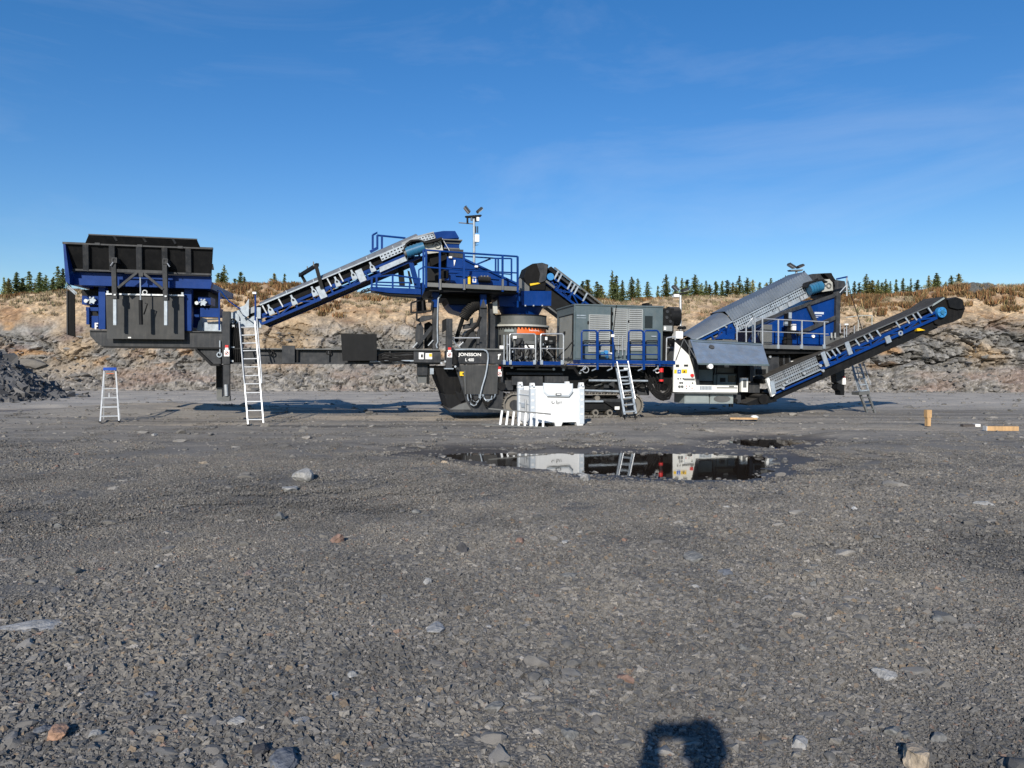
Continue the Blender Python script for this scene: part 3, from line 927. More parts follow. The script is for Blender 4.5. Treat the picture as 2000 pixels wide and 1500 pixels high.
# heap of crushed stone on the left
HC, HR, HH = (-26.7, 33.5), 6.0, 4.0
pn = 9000
ang = RNG.uniform(0, 2 * math.pi, pn); rad = HR * np.sqrt(RNG.uniform(0, 1, pn)) * np.where(RNG.uniform(0, 1, pn) < 0.05, RNG.uniform(1.0, 1.35, pn), 1.0)
hx, hy = HC[0] + rad * np.cos(ang), HC[1] + rad * np.sin(ang)
def heap_z(x, y):
    r = np.hypot(x - HC[0], y - HC[1]) + 0.5 * fbm(x * 0.6, y * 0.6, 3, 520)
    return np.clip(HH * (1 - r / HR), -0.02, None) * (1 - 0.12 * sstep(HR * 0.4, 0, r)) + 0.05
hzv = heap_z(hx, hy)
hs = np.exp(RNG.normal(math.log(0.19), 0.38, pn))
hv = stone_arrays(pn, hs, 0.5, RNG)
hv += np.stack([hx, hy, hzv], -1)[:, None, :]
hm = stones_mesh('stone_heap', hv, stone_cols(pn, RNG, 0.82) * np.array([0.93, 0.97, 1.06])); hm.materials.append(STONEM)
heap = link('stone_heap', hm, None)
tag(heap, 'tall heap of dark blue grey crushed stone', 'stone heap', kind='stuff')
hgx, hgy = np.meshgrid(np.linspace(HC[0] - HR, HC[0] + HR, 60), np.linspace(HC[1] - HR, HC[1] + HR, 60))
core = grid_mesh('heap_core', hgx, hgy, heap_z(hgx, hgy) - 0.10)
core.materials.append(MATRUB)
oc = link('heap_core', core, None, heap); oc['kind'] = 'stuff'

# single rocks that stand out on the gravel
GREYR, PALER, REDR, BLUER, TANR = (0.16, 0.16, 0.155), (0.30, 0.295, 0.285), (0.215, 0.14, 0.11), (0.115, 0.125, 0.145), (0.38, 0.31, 0.23)
def place_rock(px, py, wpx, col, seed, label, group=None, flat=0.6, turn=None):
    p = on_z(px, py + 0.25 * wpx, -0.0)
    p.z = gz1(p.x, p.y); 
    w = wpx / F_PX * p.y
    o = link('rock', rock_mesh(seed, (w * 1.15, w * 0.85, w * flat), col), None)
    o.location = p; o.rotation_euler = (0, 0, seed * 1.7 if turn is None else turn)
    tag(o, label, 'rock', group)
named = [
    (1788, 1482, 78, TANR, 1, 'tan and grey boulder half buried beside the shadow of the photographer', 0.75),
    (1742, 1425, 46, GREYR, 2, 'grey angular rock just behind the tan boulder', 0.6),
    (560, 1480, 84, BLUER, 3, 'large flat blue grey slab with a pale vein in the gravel', 0.45),
    (508, 1470, 44, (0.05, 0.05, 0.055), 4, 'black split rock touching the blue grey slab', 0.8),
    (112, 1432, 62, (0.36, 0.22, 0.15), 5, 'pinkish tan rock with an orange corner among coarse stones', 0.55),
    (84, 1424, 36, BLUER, 6, 'dark blue rock leaning on the pinkish tan one', 0.6),
    (588, 948, 52, PALER, 7, 'pale grey split boulder on the slope of gravel', 0.7),
    (566, 968, 34, PALER, 8, 'smaller pale fragment below the split boulder', 0.6),
    (868, 889, 14, TANR, 9, 'small tan stone at the pointed tip of the long puddle', 0.7),
    (1142, 922, 30, PALER, 10, 'pyramid shaped grey stone on the near rim of the long puddle', 0.9),
    (1110, 1115, 40, GREYR, 11, 'flat grey flagstone in the middle of the yard', 0.35),
    (850, 1218, 62, PALER, 12, 'long pale streaky slab lying flush with the gravel', 0.25),
    (62, 1194, 110, PALER, 13, 'broad pale slab bedded flush in coarse gravel', 0.14),
    (1357, 1085, 48, GREYR, 14, 'grey plate of rock undercut by a black shadow', 0.5),
    (904, 1072, 24, (0.06, 0.06, 0.065), 15, 'upright black shard of rock casting a short shadow', 1.3),
    (658, 1048, 34, REDR, 16, 'reddish brown block of rock', 0.8),
    (1015, 1056, 22, REDR, 17, 'small brick red stone', 0.7),
    (1730, 1310, 50, PALER, 18, 'grey rock with white flecks near coarse stones', 0.55),
    (1560, 1448, 52, PALER, 19, 'pale rounded rock rimmed by a dark crescent of shade', 0.5),
    (1420, 1115, 36, BLUER, 20, 'bluish flat stone beside the undercut plate', 0.4),
    (548, 1010, 30, GREYR, 21, 'grey angular rock with black shadow below the pale boulder', 0.8),
    (1922, 995, 34, PALER, 22, 'pale flat rock on the dark damp ground', 0.45),
    (1668, 1008, 18, (0.5, 0.49, 0.47), 23, 'small bright white stone', 0.6),
    (400, 905, 20, TANR, 24, 'yellowish stone on the edge of the wheel tracks', 0.6),
    (302, 850, 14, PALER, 25, 'pale stone behind the stepladder track', 0.6),
    (298, 1355, 30, BLUER, 26, 'dark slate coloured stone on open gravel', 0.5),
    (485, 1115, 28, (0.22, 0.17, 0.15), 27, 'brownish stone sunk in fine gravel', 0.5),
    (590, 1405, 44, PALER, 28, 'white veined branching stone', 0.3),
]
for r in named:
    place_rock(r[0], r[1], r[2], r[3], r[4], r[5], None, r[6])
rg = np.random.default_rng(5)
for k in range(46):
    d_ = rg.uniform(0, 1)
    py0 = 860 + 610 * rg.uniform(0, 1) ** 0.8
    px0 = rg.uniform(15, 1985)
    g0 = on_z(px0, py0)
    if poly_sdf(np.array([g0.x]), np.array([g0.y]), POOL_A)[0] < 0.5 or poly_sdf(np.array([g0.x]), np.array([g0.y]), POOL_B)[0] < 0.3: continue
    if 1220 < px0 < 1480 and py0 > 1360: continue
    kind = rg.choice(3, p=(0.62, 0.30, 0.08))
    place_rock(px0, py0, rg.uniform(9, 17) * (py0 - 640) / 300, (GREYR, PALER, REDR)[kind], 100 + k,
               ('plain grey stone lying loose on the gravel', 'plain pale stone lying loose on the gravel', 'plain reddish stone lying loose on the gravel')[kind],
               ('loose grey stones', 'loose pale stones', 'loose reddish stones')[kind], rg.uniform(0.45, 0.75))

# ------------------------------------------------------------------ dry grass and scrub on the rim
def blade_mesh(name, n, h, spread, cols, rng, w=0.02):
    V, Fc, Cc = [], [], []
    for k in range(n):
        a = rng.uniform(0, 6.28); r = spread * math.sqrt(rng.uniform(0, 1))
        x, y = r * math.cos(a), r * math.sin(a)
        hh = h * rng.uniform(0.5, 1.1); lean = rng.normal(0, 0.28, 2) * hh
        t = rng.uniform(0, 3.14); wx_, wy_ = w * math.cos(t), w * math.sin(t)
        i = len(V)
        V += [(x - wx_, y - wy_, -0.05), (x + wx_, y + wy_, -0.05), (x + lean[0] * 0.5 + wx_ * 0.6, y + lean[1] * 0.5 + wy_ * 0.6, hh * 0.6), (x + lean[0], y + lean[1], hh)]
        Fc += [(i, i + 1, i + 2), (i, i + 2, i + 3)]
        c = cols[rng.integers(len(cols))] * rng.uniform(0.75, 1.25)
        Cc += [c] * 4
    me = bpy.data.meshes.new(name); me.from_pydata(V, [], Fc); me.update()
    at = me.attributes.new('tint', 'FLOAT_COLOR', 'POINT')
    rgba = np.ones((len(V), 4)); rgba[:, :3] = np.array(Cc); at.data.foreach_set('color', rgba.ravel())
    me.materials.append(LEAFM)
    return me
LEAFM = vcol_mat('leaf_and_straw', rough=0.9, rnd=0.38, bscale=6, spec=0.15)
straw = np.array([(0.31, 0.25, 0.16), (0.25, 0.19, 0.12), (0.36, 0.29, 0.19), (0.20, 0.14, 0.09), (0.13, 0.14, 0.07), (0.16, 0.15, 0.08)])
rust = np.array([(0.25, 0.125, 0.055), (0.20, 0.10, 0.05), (0.28, 0.19, 0.09), (0.14, 0.09, 0.05), (0.11, 0.10, 0.045)])
tufts = [blade_mesh('tuft', 46, 0.20, 0.26, straw, RNG) for _ in range(4)] + [blade_mesh('scrub', 80, 0.32, 0.36, rust, RNG, 0.028) for _ in range(4)]
rows = np.where((th > 0.72) & (tb < 16))[0]
nt_ = 3800
ri = RNG.choice(rows, nt_); ci_ = RNG.integers(0, len(SX), nt_)
keepx = (np.abs(SX[ci_]) < 60)
q = wall_pts[ri, ci_]
dens = sstep(0.80, 0.99, th[ri]) + 0.45 * (fbm(q[:, 0] * 0.4, q[:, 2] * 0.9, 3, 600) > 0.05)
ok = keepx & (RNG.uniform(0, 1, nt_) < dens)
q = q[ok]
isr = fbm(q[:, 0] * 0.16, q[:, 1] * 0.3, 3, 610) + 0.6 * np.exp(-((q[:, 0] + 17) / 5) ** 2) > 0.25
scatter('dry_grass', q, tufts, np.where(isr, 4 + RNG.integers(0, 4, len(q)), RNG.integers(0, 4, len(q))), RNG.uniform(0.55, 1.15, len(q)), RNG.uniform(0, 6.28, len(q)),
        'straw coloured grass and rusty scrub along the rim of the quarry', 'grass')

# ------------------------------------------------------------------ young conifers beyond the rim
def spruce(seed, h, wide, ragged, dark):
    rg = np.random.default_rng(seed)
    V, Fc, Cc = [], [], []
    levels = int(h * 9)
    for L in range(levels):
        t = (L + rg.uniform(0, 0.8)) / levels
        z = h * (0.06 + 0.94 * t)
        R = wide * (1 - t) ** 0.75 * rg.uniform(1 - ragged, 1.05) + 0.03
        nb = int(6 + 9 * (1 - t))
        for k in range(nb):
            a = rg.uniform(0, 6.28)
            r = R * rg.uniform(0.55, 1.1) * (0.62 + 0.76 * float(vnoise(np.array([a * 1.3]), np.array([L * 0.35]), seed)[0]))
            droop = -0.22 * r + rg.normal(0, 0.04)
            nseg = 2 + int(r * 6)
            for s in range(nseg):
                f = (s + rg.uniform(0.2, 1.0)) / nseg
                c = np.array((math.cos(a) * r * f, math.sin(a) * r * f, z + droop * f * f + 0.10 * f * r))
                c += rg.normal(0, 0.035, 3)
                sz = rg.uniform(0.07, 0.14) * (1.1 - 0.3 * f)
                d1 = np.array((math.cos(a), math.sin(a), rg.uniform(-0.25, 0.5))) * sz * 1.3
                d2 = np.array((-math.sin(a), math.cos(a), rg.normal(0, 0.6))) * sz * 0.75
                i = len(V)
                V += [c - d2, c + d2, c + d1 + d2 * 0.2, c - d1 * 0.6]
                Fc += [(i, i + 1, i + 2), (i, i + 3, i + 1)]
                col = np.array(dark) * rg.uniform(0.8, 1.75)
                Cc += [col] * 4
    me = bpy.data.meshes.new('crown'); me.from_pydata([tuple(v) for v in V], [], Fc); me.update()
    at = me.attributes.new('tint', 'FLOAT_COLOR', 'POINT')
    rgba = np.ones((len(V), 4)); rgba[:, :3] = np.array(Cc); at.data.foreach_set('color', rgba.ravel())
    me.materials.append(LEAFM)
    g = G(); g.tube3([(0, 0, -0.3), (0.01, 0, h * 0.5), (0, 0.01, h * 0.98)], [0.045 * h / 3, 0.028 * h / 3, 0.006], 6)
    for k in range(7):
        a = rg.uniform(0, 6.28); z = h * rg.uniform(0.2, 0.8); r = wide * (1 - z / h) * 0.8
        g.tube3([(0, 0, z), (math.cos(a) * r, math.sin(a) * r, z - 0.1 * r)], [0.016, 0.006], 5)
    return me, g.mesh('trunk')
BARK = mat('bark', (0.10, 0.07, 0.05), 0.9, var=0.3)
SPR = [spruce(40, 3.6, 1.05, 0.40, (0.12, 0.15, 0.066)), spruce(41, 4.2, 1.45, 0.5, (0.135, 0.16, 0.065)), spruce(42, 3.0, 0.75, 0.5, (0.115, 0.145, 0.07)),
       spruce(43, 4.6, 1.85, 0.4, (0.15, 0.17, 0.065)), spruce(44, 3.2, 1.7, 0.35, (0.16, 0.15, 0.058))]
SPH = [3.6, 4.2, 3.0, 4.6, 3.2]
SPL = [('slender dark spruce standing on the plateau above the quarry wall', 'slender spruces on the plateau'),
       ('ragged full spruce standing on the plateau above the quarry wall', 'ragged spruces on the plateau'),
       ('thin spindly young spruce on the plateau above the quarry wall', 'spindly spruces on the plateau'),
       ('broad bushy spruce standing on the plateau above the quarry wall', 'broad spruces on the plateau'),
       ('low rounded yellow green pine on the plateau above the quarry wall', 'rounded pines on the plateau')]
TREES = [(8, 541, 0), (17, 545, 1), (33, 531, 0), (44, 543, 2), (57, 530, 1), (68, 552, 4), (78, 531, 0), (90, 538, 3), (113, 520, 1), (122, 524, 0), (134, 548, 2),
         (438, 518, 3), (426, 533, 2), (470, 531, 2), (458, 544, 2), (536, 534, 4), (556, 546, 2), (575, 549, 2),
         (1138, 549, 1), (1147, 546, 2), (1166, 550, 1), (1173, 557, 4), (1196, 529, 3), (1203, 538, 0), (1216, 547, 1), (1234, 541, 3), (1246, 544, 1), (1265, 550, 1), (1285, 558, 2), (1301, 536, 3), (1320, 540, 1), (1332, 543, 1),
         (1342, 546, 2), (1358, 537, 3), (1379, 548, 1), (1386, 556, 4), (1398, 549, 0), (1411, 548, 0), (1421, 547, 1), (1431, 551, 4), (1444, 539, 3), (1460, 543, 3), (1470, 546, 4), (1484, 551, 1), (1497, 552, 4), (1506, 543, 1), (1518, 551, 2), (1534, 538, 0), (1546, 556, 1),
         (1590, 552, 1), (1612, 548, 3), (1650, 556, 4), (1669, 549, 1), (1678, 556, 2), (1692, 536, 3), (1704, 555, 4), (1715, 547, 1), (1723, 553, 0), (1739, 549, 1), (1730, 550, 3), (1764, 546, 0), (1779, 554, 2), (1792, 546, 0), (1814, 546, 4), (1829, 533, 1), (1824, 545, 4), (1858, 538, 3), (1872, 534, 4), (1868, 547, 1)]
rg = np.random.default_rng(77)
for lo_, hi_, cnt in ((0, 130, 5), (1130, 1345, 10), (1345, 1560, 10), (1640, 1880, 11), (420, 600, 4)):    # the thicket between the taller ones
    for k in range(cnt):
        TREES.append((rg.uniform(lo_, hi_), rg.uniform(553, 566) - (14 if lo_ in (0, 420) else 0), int(rg.choice(5, p=(0.12, 0.25, 0.1, 0.28, 0.25)))))
for (px, py, k) in TREES:
    yd = rg.uniform(58, 70)
    top = at_y(px, py, yd)
    gzp = np.interp(yd - base_y(np.array([top.x]))[0], PB, PH) * np.interp(top.x, LIPX, LIPZ) - 0.2
    o = bpy.data.objects.new('pine_tree' if k == 4 else 'spruce_tree', None); COL.objects.link(o)
    hgt = max(1.6, top.z - gzp)
    o.location = (top.x, yd, gzp)
    sc = hgt / SPH[k]
    wv_ = rg.uniform(0.62, 1.35)
    o.scale = (sc * wv_ * rg.uniform(0.85, 1.15), sc * wv_ * rg.uniform(0.85, 1.15), sc)
    o.rotation_euler = (0, 0, rg.uniform(0, 6.28))
    tag(o, SPL[k][0], 'tree', SPL[k][1])
    link('crown', SPR[k][0], None, o)
    link('trunk', SPR[k][1], BARK, o)
# ------------------------------------------------------------------ the mobile crusher
FM = Frame(Vector((0, 22.0, 0.02)), math.radians(10.5), math.radians(0.7))
crusher = root('mobile_crusher', FM, 'long blue and charcoal tracked rock crusher with hopper, conveyors and screen', 'rock crusher')
def g(): return G(FM)
def sign_on(parent, x0, y0, x1, y1, v, m, name='warning_sign'):
    return g().pb(x0, y0, x1, y1, v - 0.008, v).mk(name, m, parent)

# ---- feed hopper
HV = -0.30
def wall_poly():
    w = g()
    top, bot = HV - 0.28, HV
    q = [FM.p((123, 474, top)), FM.p((416, 485, top)), FM.p((413, 537, bot)), FM.p((128, 527, bot))]
    return w.sheet(q, 0.03), q
w, hq = wall_poly()
zt = hq[0].z; ul, ur = hq[0].x, hq[1].x; zb = hq[3].z
# end walls and the far wall close the bin
VF = 3.3
w.sheet([hq[0], hq[3], Vector((hq[3].x, VF, zb)), Vector((ul, VF + 0.25, zt))], 0.03)
UB = ur - 0.85
w.sheet([hq[2], hq[1], Vector((UB, VF + 0.25, hq[1].z)), Vector((UB - 0.03, VF, hq[2].z))], 0.03)
w.sheet([Vector((ul, VF + 0.25, zt)), Vector((hq[3].x, VF, zb)), Vector((UB - 0.03, VF, hq[2].z)), Vector((UB, VF + 0.25, hq[1].z))], 0.03)
hopper = w.mk('feed_hopper', BLACK, crusher, 'black steel feed hopper with flared ribbed walls')
for x in (168, 219, 272, 322, 368):
    k = (x - 123) / 293
    yt, yb = 476 + 11 * k, 527 + 10 * k
    r = g(); h_ = 4.6
    for a_, (xa, ya, va), (xb, yb_, vb) in ((0, (x, yt, HV - 0.31), (x + 1, yb, HV - 0.04)),):
        r.bar((xa, ya, va), (xb, yb_, vb), 0.135, 0.09)
    r.mk('rib', DARK, hopper)
rim = g(); rim.bar((123, 474.5, HV - 0.30), (416, 485.5, HV - 0.30), 0.05, 0.08); rim.mk('rim', DARK, hopper)
sk = g(); sk.bar((128, 526.5, HV - 0.03), (413, 536.5, HV - 0.03), 0.045, 0.12); sk.mk('skirt', DARK, hopper)
q = [FM.p((166, 476, HV - 0.30)), FM.p((392, 484.5, HV - 0.30)), FM.p((384.5, 467.5, HV - 0.46)), FM.p((173.5, 458, HV - 0.46))]
ext = g().sheet(q, 0.025).mk('extension_flap', BLACK, hopper)
far = [Vector((p.x - 0.6, VF + 0.6 - (p.y - HV), p.z)) for p in q]
g().sheet([far[1], far[0], far[3], far[2]], 0.025).mk('extension_flap', BLACK, hopper)
g().bar((173, 458, HV - 0.47), (385, 467.5, HV - 0.47), 0.03, 0.04).mk('flap_edge', DARK, ext)
for x, y in ((222, 460), (279, 462.5), (337, 465.5)):
    g().bar((x, y, HV - 0.48), (x + 6, y + 10, HV - 0.40), 0.05, 0.03).mk('gusset', DARK, ext)
for x, y in ((190, 476), (273, 479.5), (352, 482.5)):
    g().pb(x - 5, y - 2, x + 5, y + 2.5, HV - 0.36, HV - 0.29).mk('hinge', DARK, hopper)
# blue frame under the bin
f = g(); f.pp([(129, 531), (413, 540), (413, 552), (136, 543.5)], HV + 0.10, HV + 0.16)
f.mk('recessed_frame_plate', BLUE, hopper)
f = g(); f.pp([(135.5, 543), (414, 551), (411, 564), (135.5, 556)], HV - 0.02, HV + 0.20)
f.b(FM.uz(136, 550, HV)[0], FM.uz(136, 550, HV)[0] + 0.2, HV + 0.2, VF - 0.1, FM.uz(136, 556, HV)[1], FM.uz(136, 543, HV)[1])
f.b(FM.uz(410, 556, HV)[0] - 0.2, FM.uz(410, 556, HV)[0], HV + 0.2, VF - 0.1, FM.uz(410, 563, HV)[1], FM.uz(410, 551, HV)[1])
f.b(FM.uz(136, 550, HV)[0], FM.uz(410, 556, HV)[0], VF - 0.3, VF - 0.1, FM.uz(280, 560, HV)[1], FM.uz(280, 547, HV)[1])
frame = f.mk('hopper_frame', BLUE, crusher)
g().pp([(123, 474), (127, 473.5), (136, 545), (136, 556), (128, 549), (126, 520)], HV - 0.33, HV - 0.02).mk('end_plate', BLUE, frame)
for x0, x1, y0, y1 in ((192.5, 205.5, 561, 643), (360, 373.8, 564, 646)):
    c = g(); c.pb(x0, y0, x1, y1, -0.05, 0.16); c.mk('post', BLUE, frame)
    c = g(); c.pb(x0, y0, x1, y1, 2.7, 2.9); c.mk('post', BLUE, frame)
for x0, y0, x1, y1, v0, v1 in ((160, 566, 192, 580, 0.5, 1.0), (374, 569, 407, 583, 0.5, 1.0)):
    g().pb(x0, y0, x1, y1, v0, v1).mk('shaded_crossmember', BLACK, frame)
for x0, y0, x1, y1, v0, v1 in ((160, 578, 192, 595, 0.1, 0.7), (167.5, 600, 192, 607, 0.1, 0.5), (168.5, 601, 174, 633.5, 0.05, 0.2), (179, 617, 192, 641, 0.1, 0.4),
                               (387, 580, 411.5, 595, 0.1, 0.7), (391, 602, 430, 619, 0.15, 0.6), (426.5, 571, 429.5, 645, 0.0, 0.06), (374, 600, 391, 640, 0.9, 1.2)):
    g().pb(x0, y0, x1, y1, v0, v1).mk('feeder_bracket', BLUE, frame)
for x, y in ((182, 587), (398, 591)):                       # shaker drives: flange with star of bolts
    c = g(); p0 = FM.p((x, y, 0.08)); c.cyl3(p0, p0 + Vector((0, -0.08, 0)), 0.075, 12)
    for k in range(6):
        t = k * math.pi / 3; pp = p0 + Vector((math.cos(t) * 0.085, -0.05, math.sin(t) * 0.085)); c.cyl3(pp, pp + Vector((0, -0.06, 0)), 0.022, 6)
    c.mk('drive_flange', GALV, frame)
    c = g(); p1 = FM.p((x - 13, y + 1, 0.06)); c.cyl3(p1, p1 + Vector((0, -0.06, 0)), 0.05, 10); c.mk('bolt', CHROME, frame)
g().pp([(185, 630.5), (191.5, 630.5), (191.5, 633), (188, 633), (188, 636), (191, 636), (191, 638), (188, 638), (188, 643), (185, 643)], 0.02, 0.04).mk('white_marker', WHITE, frame)
c = g(); c.pp([(395, 646), (398, 630), (431, 627), (432, 647)], 0.5, 1.4); c.pp([(384, 645), (388, 628), (394, 620), (396, 646)], 0.6, 1.3)
c.mk('tail_scoop', GALV, frame)
g().bar((404, 624, 0.4), (429, 623, 0.4), 0.04).mk('scoop_edge', CHROME, frame)
g().tube([(424, 568, 0.0), (431, 568, 0.0), (447, 588, 0.0), (470, 604, 0.0)], 0.018, 6).mk('guard_wire', BLUE, frame)
for x0, y0, x1, y1, v0, v1 in ((206, 556, 361, 640, 0.5, 2.5), (175, 560, 193, 640, 0.8, 2.2), (373, 563, 410, 604, 0.9, 2.2)):
    g().pb(x0, y0, x1, y1, v0, v1).mk('feeder_trough', BLACK, frame)
# hinged side guard with lifting arms
GV = -0.18
gd = g(); gd.pp([(206.5, 576), (359, 579), (360, 663), (209, 661.5)], GV, GV + 0.04)
guard = gd.mk('side_guard', MATRUB, crusher, 'big worn dark side plate below the hopper')
gd = g(); gd.pp([(206.5, 572.5), (359, 575.5), (359, 578.5), (206.5, 575.6)], GV - 0.05, GV + 0.06); gd.mk('top_bar', CHROME, guard)
for x, y in ((210, 570), (356, 573)):
    g().pb(x - 2, y - 2, x + 2, y + 4, GV - 0.03, GV + 0.03).mk('pivot', GALV, guard)
def ring(gg, c, r, rt, n=16, axis='v'):
    pts = []
    for k in range(n + 1):
        t = 2 * math.pi * k / n
        pts.append(c + Vector((math.cos(t) * r, 0, math.sin(t) * r)))
    return gg.tube3(pts, rt, 6, cap=False)
ring(g(), FM.p((283, 571, GV)), 0.055, 0.018).mk('lifting_eye', CHROME, guard)
AV = -0.62
for x, ytop, ybot in ((224, 506, 577), (323.5, 508, 580)):
    a = g(); a.bar((x - 1.5, ytop, AV), (x + 0.5, ybot, AV + 0.06), 0.11, 0.11); arm = a.mk('lift_arm', DARK, guard)
    s = g(); s.pb(x - 6, ytop - 3, x + 4, ytop - 1, AV - 0.08, AV + 0.3); s.pb(x - 6, ytop + 5, x + 4, ytop + 7, AV - 0.08, AV + 0.3)
    s.pb(x - 6, ytop - 1, x - 4, ytop + 5, AV - 0.08, AV + 0.3); s.pb(x + 2, ytop - 1, x + 4, ytop + 5, AV - 0.08, AV + 0.3); s.mk('socket', DARK, guard)
    s = g(); s.tube([(x - 8 if x < 300 else x + 8, ytop + 13, AV - 0.09), (x - 3 if x < 300 else x + 3, ytop + 6, AV - 0.09)], 0.014, 6); s.mk('pin_handle', CHROME, guard)
    s = g(); s.pb(x - 3, ybot + 6, x + 3, 635, AV + 0.02, AV + 0.10); s.mk('guide_bar', GALV, guard)
    s = g(); s.pb(x - 5, ybot - 6, x + 4, ybot + 6, AV - 0.02, AV + 0.18); s.mk('knuckle', DARK, guard)
    s = g(); s.pb(x - 2, ybot - 3, x + 2, ybot, AV - 0.05, AV - 0.02); s.mk('pin', CHROME, guard)
g().pp([(228, 525.5), (319, 528.5), (319, 534.5), (228, 531.5)], AV - 0.02, AV + 0.05).mk('crossbar', DARK, guard)
g().bar((267, 533, AV), (231, 562, AV), 0.06).mk('brace', DARK, guard)
g().bar((281, 534, AV), (319, 565, AV), 0.06).mk('brace', DARK, guard)
g().tube([(274, 535, AV), (274.5, 587, AV)], 0.018, 8).mk('piston_rod', CHROME, guard)
g().tube([(274.5, 586, AV), (275.5, 634, AV)], 0.05, 12).mk('cylinder', BLACK, guard)
g().pb(271, 532, 279, 540, AV - 0.06, AV + 0.04).mk('clevis', DARK, guard)
g().tube([(283, 592, AV + 0.1), (288, 593, AV + 0.1), (284, 606, AV + 0.1), (281, 614, AV + 0.05)], 0.016, 6).mk('hose', RUBBER, guard)
g().pb(250, 658, 256, 660.5, GV - 0.01, GV).mk('label_plate', WHITE, guard)
# rubber apron hanging at the hopper's open end, on a chain
g().pp([(131, 567), (145.5, 571), (146.5, 658), (131.5, 654)], 0.2, 0.24).mk('rubber_apron', RUBBER, hopper)
g().bar((131, 567, 0.19), (131.5, 654, 0.19), 0.03).mk('apron_edge', DARK, hopper)
ch = g()
for k in range(7):
    ring(ch, FM.p((134 + k * 2.2, 561 + k * 1.9, 0.1)), 0.032, 0.010, 10)
ch.mk('chain', GALV, hopper)

# ---- left chassis
c = g(); c.pp([(175, 646.5), (434, 649), (434, 679), (199, 675.5), (190, 671), (176, 656)], 0.05, 0.40)
chas = c.mk('hopper_chassis', DARK, crusher)
c = g(); c.pp([(175, 646.5), (434, 649), (434, 679), (199, 675.5), (190, 671), (176, 656)], 2.5, 2.8); c.mk('far_beam', DARK, chas)
g().pp([(176, 644.5), (434, 647), (434, 649.2), (175, 646.8)], 0.0, 0.44).mk('top_flange', DARK, chas)
g().pp([(198, 675.5), (434, 678.5), (434, 681.5), (204, 679)], -0.02, 0.46).mk('bottom_flange', BLACK, chas)
for x in (215, 300, 400):
    g().pb(x, 652, x + 12, 676, 0.4, 2.5).mk('crossmember', BLACK, chas)
g().pp([(386, 680), (431, 680), (431, 711), (416, 711), (386, 684)], 0.08, 0.30).mk('leg_bracket', DARK, chas)
c = g()
for a_, b_ in (((385, 681.5), (387, 685)), ((386, 684), (416, 713)), ((415, 712.5), (431, 712.5))):
    c.bar((a_[0], a_[1], 0.05), (b_[0], b_[1], 0.05), 0.06, 0.34)
c.mk('bracket_rib', BLACK, chas)
c = g(); p0 = FM.p((428.5, 693, 0.02)); ring(c, p0, 0.06, 0.02); c.tube([(429.5, 665, 0.0), (429.8, 692, 0.0)], 0.02, 6); c.mk('lever', GALV, chas)
# ---- support legs
def support_leg(x0, x1, y0, ymid, y1, v, sign=True):
    l = g(); l.pb(x0, y0, x1, ymid, v, v + 0.22)
    leg = l.mk('support_leg', DARK, crusher)
    g().pb(x0 + 2, ymid, x1 - 0.3, y1 - 8, v + 0.03, v + 0.19).mk('inner_leg', DARK, leg)
    m = (x0 + x1) / 2 + 1
    g().tube([(m - 1, ymid + 40, v + 0.01), (m, y1 - 10, v + 0.01)], 0.05, 10).mk('piston_rod', CHROME, leg)
    f = g(); f.pb(x0 + 2, y1 - 10, x1, y1, v + 0.02, v + 0.22)
    f.pp([(x0 + 2, y1 - 9), (x0 + 2, y1), (x0 - 9, y1 - 0.5), (x0 - 11, y1 - 6)], v + 0.06, v + 0.2) ; f.pp([(x1, y1 - 1), (x1, y1), (x1 + 8, y1 - 1.5), (x1 + 11, y1 - 6), (x1 + 8, y1 - 4)], v + 0.06, v + 0.2)
    f.mk('foot', GREYIN, leg)
    return leg
legA = support_leg(434, 448.5, 608, 711, 783.5, -0.02)
l = g(); l.pb(422, 712, 434, 758, 2.3, 2.5); farleg = l.mk('support_leg', BLACK, crusher)
g().pb(423, 757, 433.5, 780, 2.28, 2.52).mk('foot', GREYIN, farleg)
def red_white(parent, x0, y0, x1, y1, v):
    w_ = x1 - x0
    sign_on(parent, x0 + 0.2 * w_, y0, x1 - 0.2 * w_, y0 + 5, v, RED, 'red_tag')
    sign_on(parent, x0 + 0.2 * w_, y0 + 5.2, x1 - 0.2 * w_, y0 + 9.2, v, LETTER, 'white_tag')
    s = sign_on(parent, x0, y0 + 9.4, x1, y1, v, LETTER, 'warning_sign')
    m = (x0 + x1) / 2; ym = (y0 + 9.4 + y1) / 2
    ring(g(), FM.p((m, ym, v - 0.012)), 0.045, 0.006, 14).mk('ring_mark', RED, parent)
    g().bar((m - 2, ym + 2, v - 0.012), (m + 2, ym - 2, v - 0.012), 0.022, 0.006).mk('slash_mark', INK, parent)
red_white(legA, 437.5, 674, 448, 696, -0.03)
# black valve box and hoses behind the leg
c = g(); c.pb(449, 640, 471, 710, 0.25, 0.7); vb = c.mk('valve_box', BLACK, crusher)
for k in range(5):
    x = 452 + k * 4
    g().tube([(x, 632, 0.2), (x - 1, 655, 0.15), (x + 1, 680, 0.16), (x, 706, 0.2)], 0.022, 6).mk('hose', RUBBER, vb)
for x, y in ((455, 636), (453, 705)):
    g().pb(x - 2, y - 1.5, x + 3, y + 2, 0.1, 0.14).mk('fitting', CHROME, vb)
g().pb(451, 677, 458, 679, 0.13, 0.15).mk('fitting', GALV, vb)

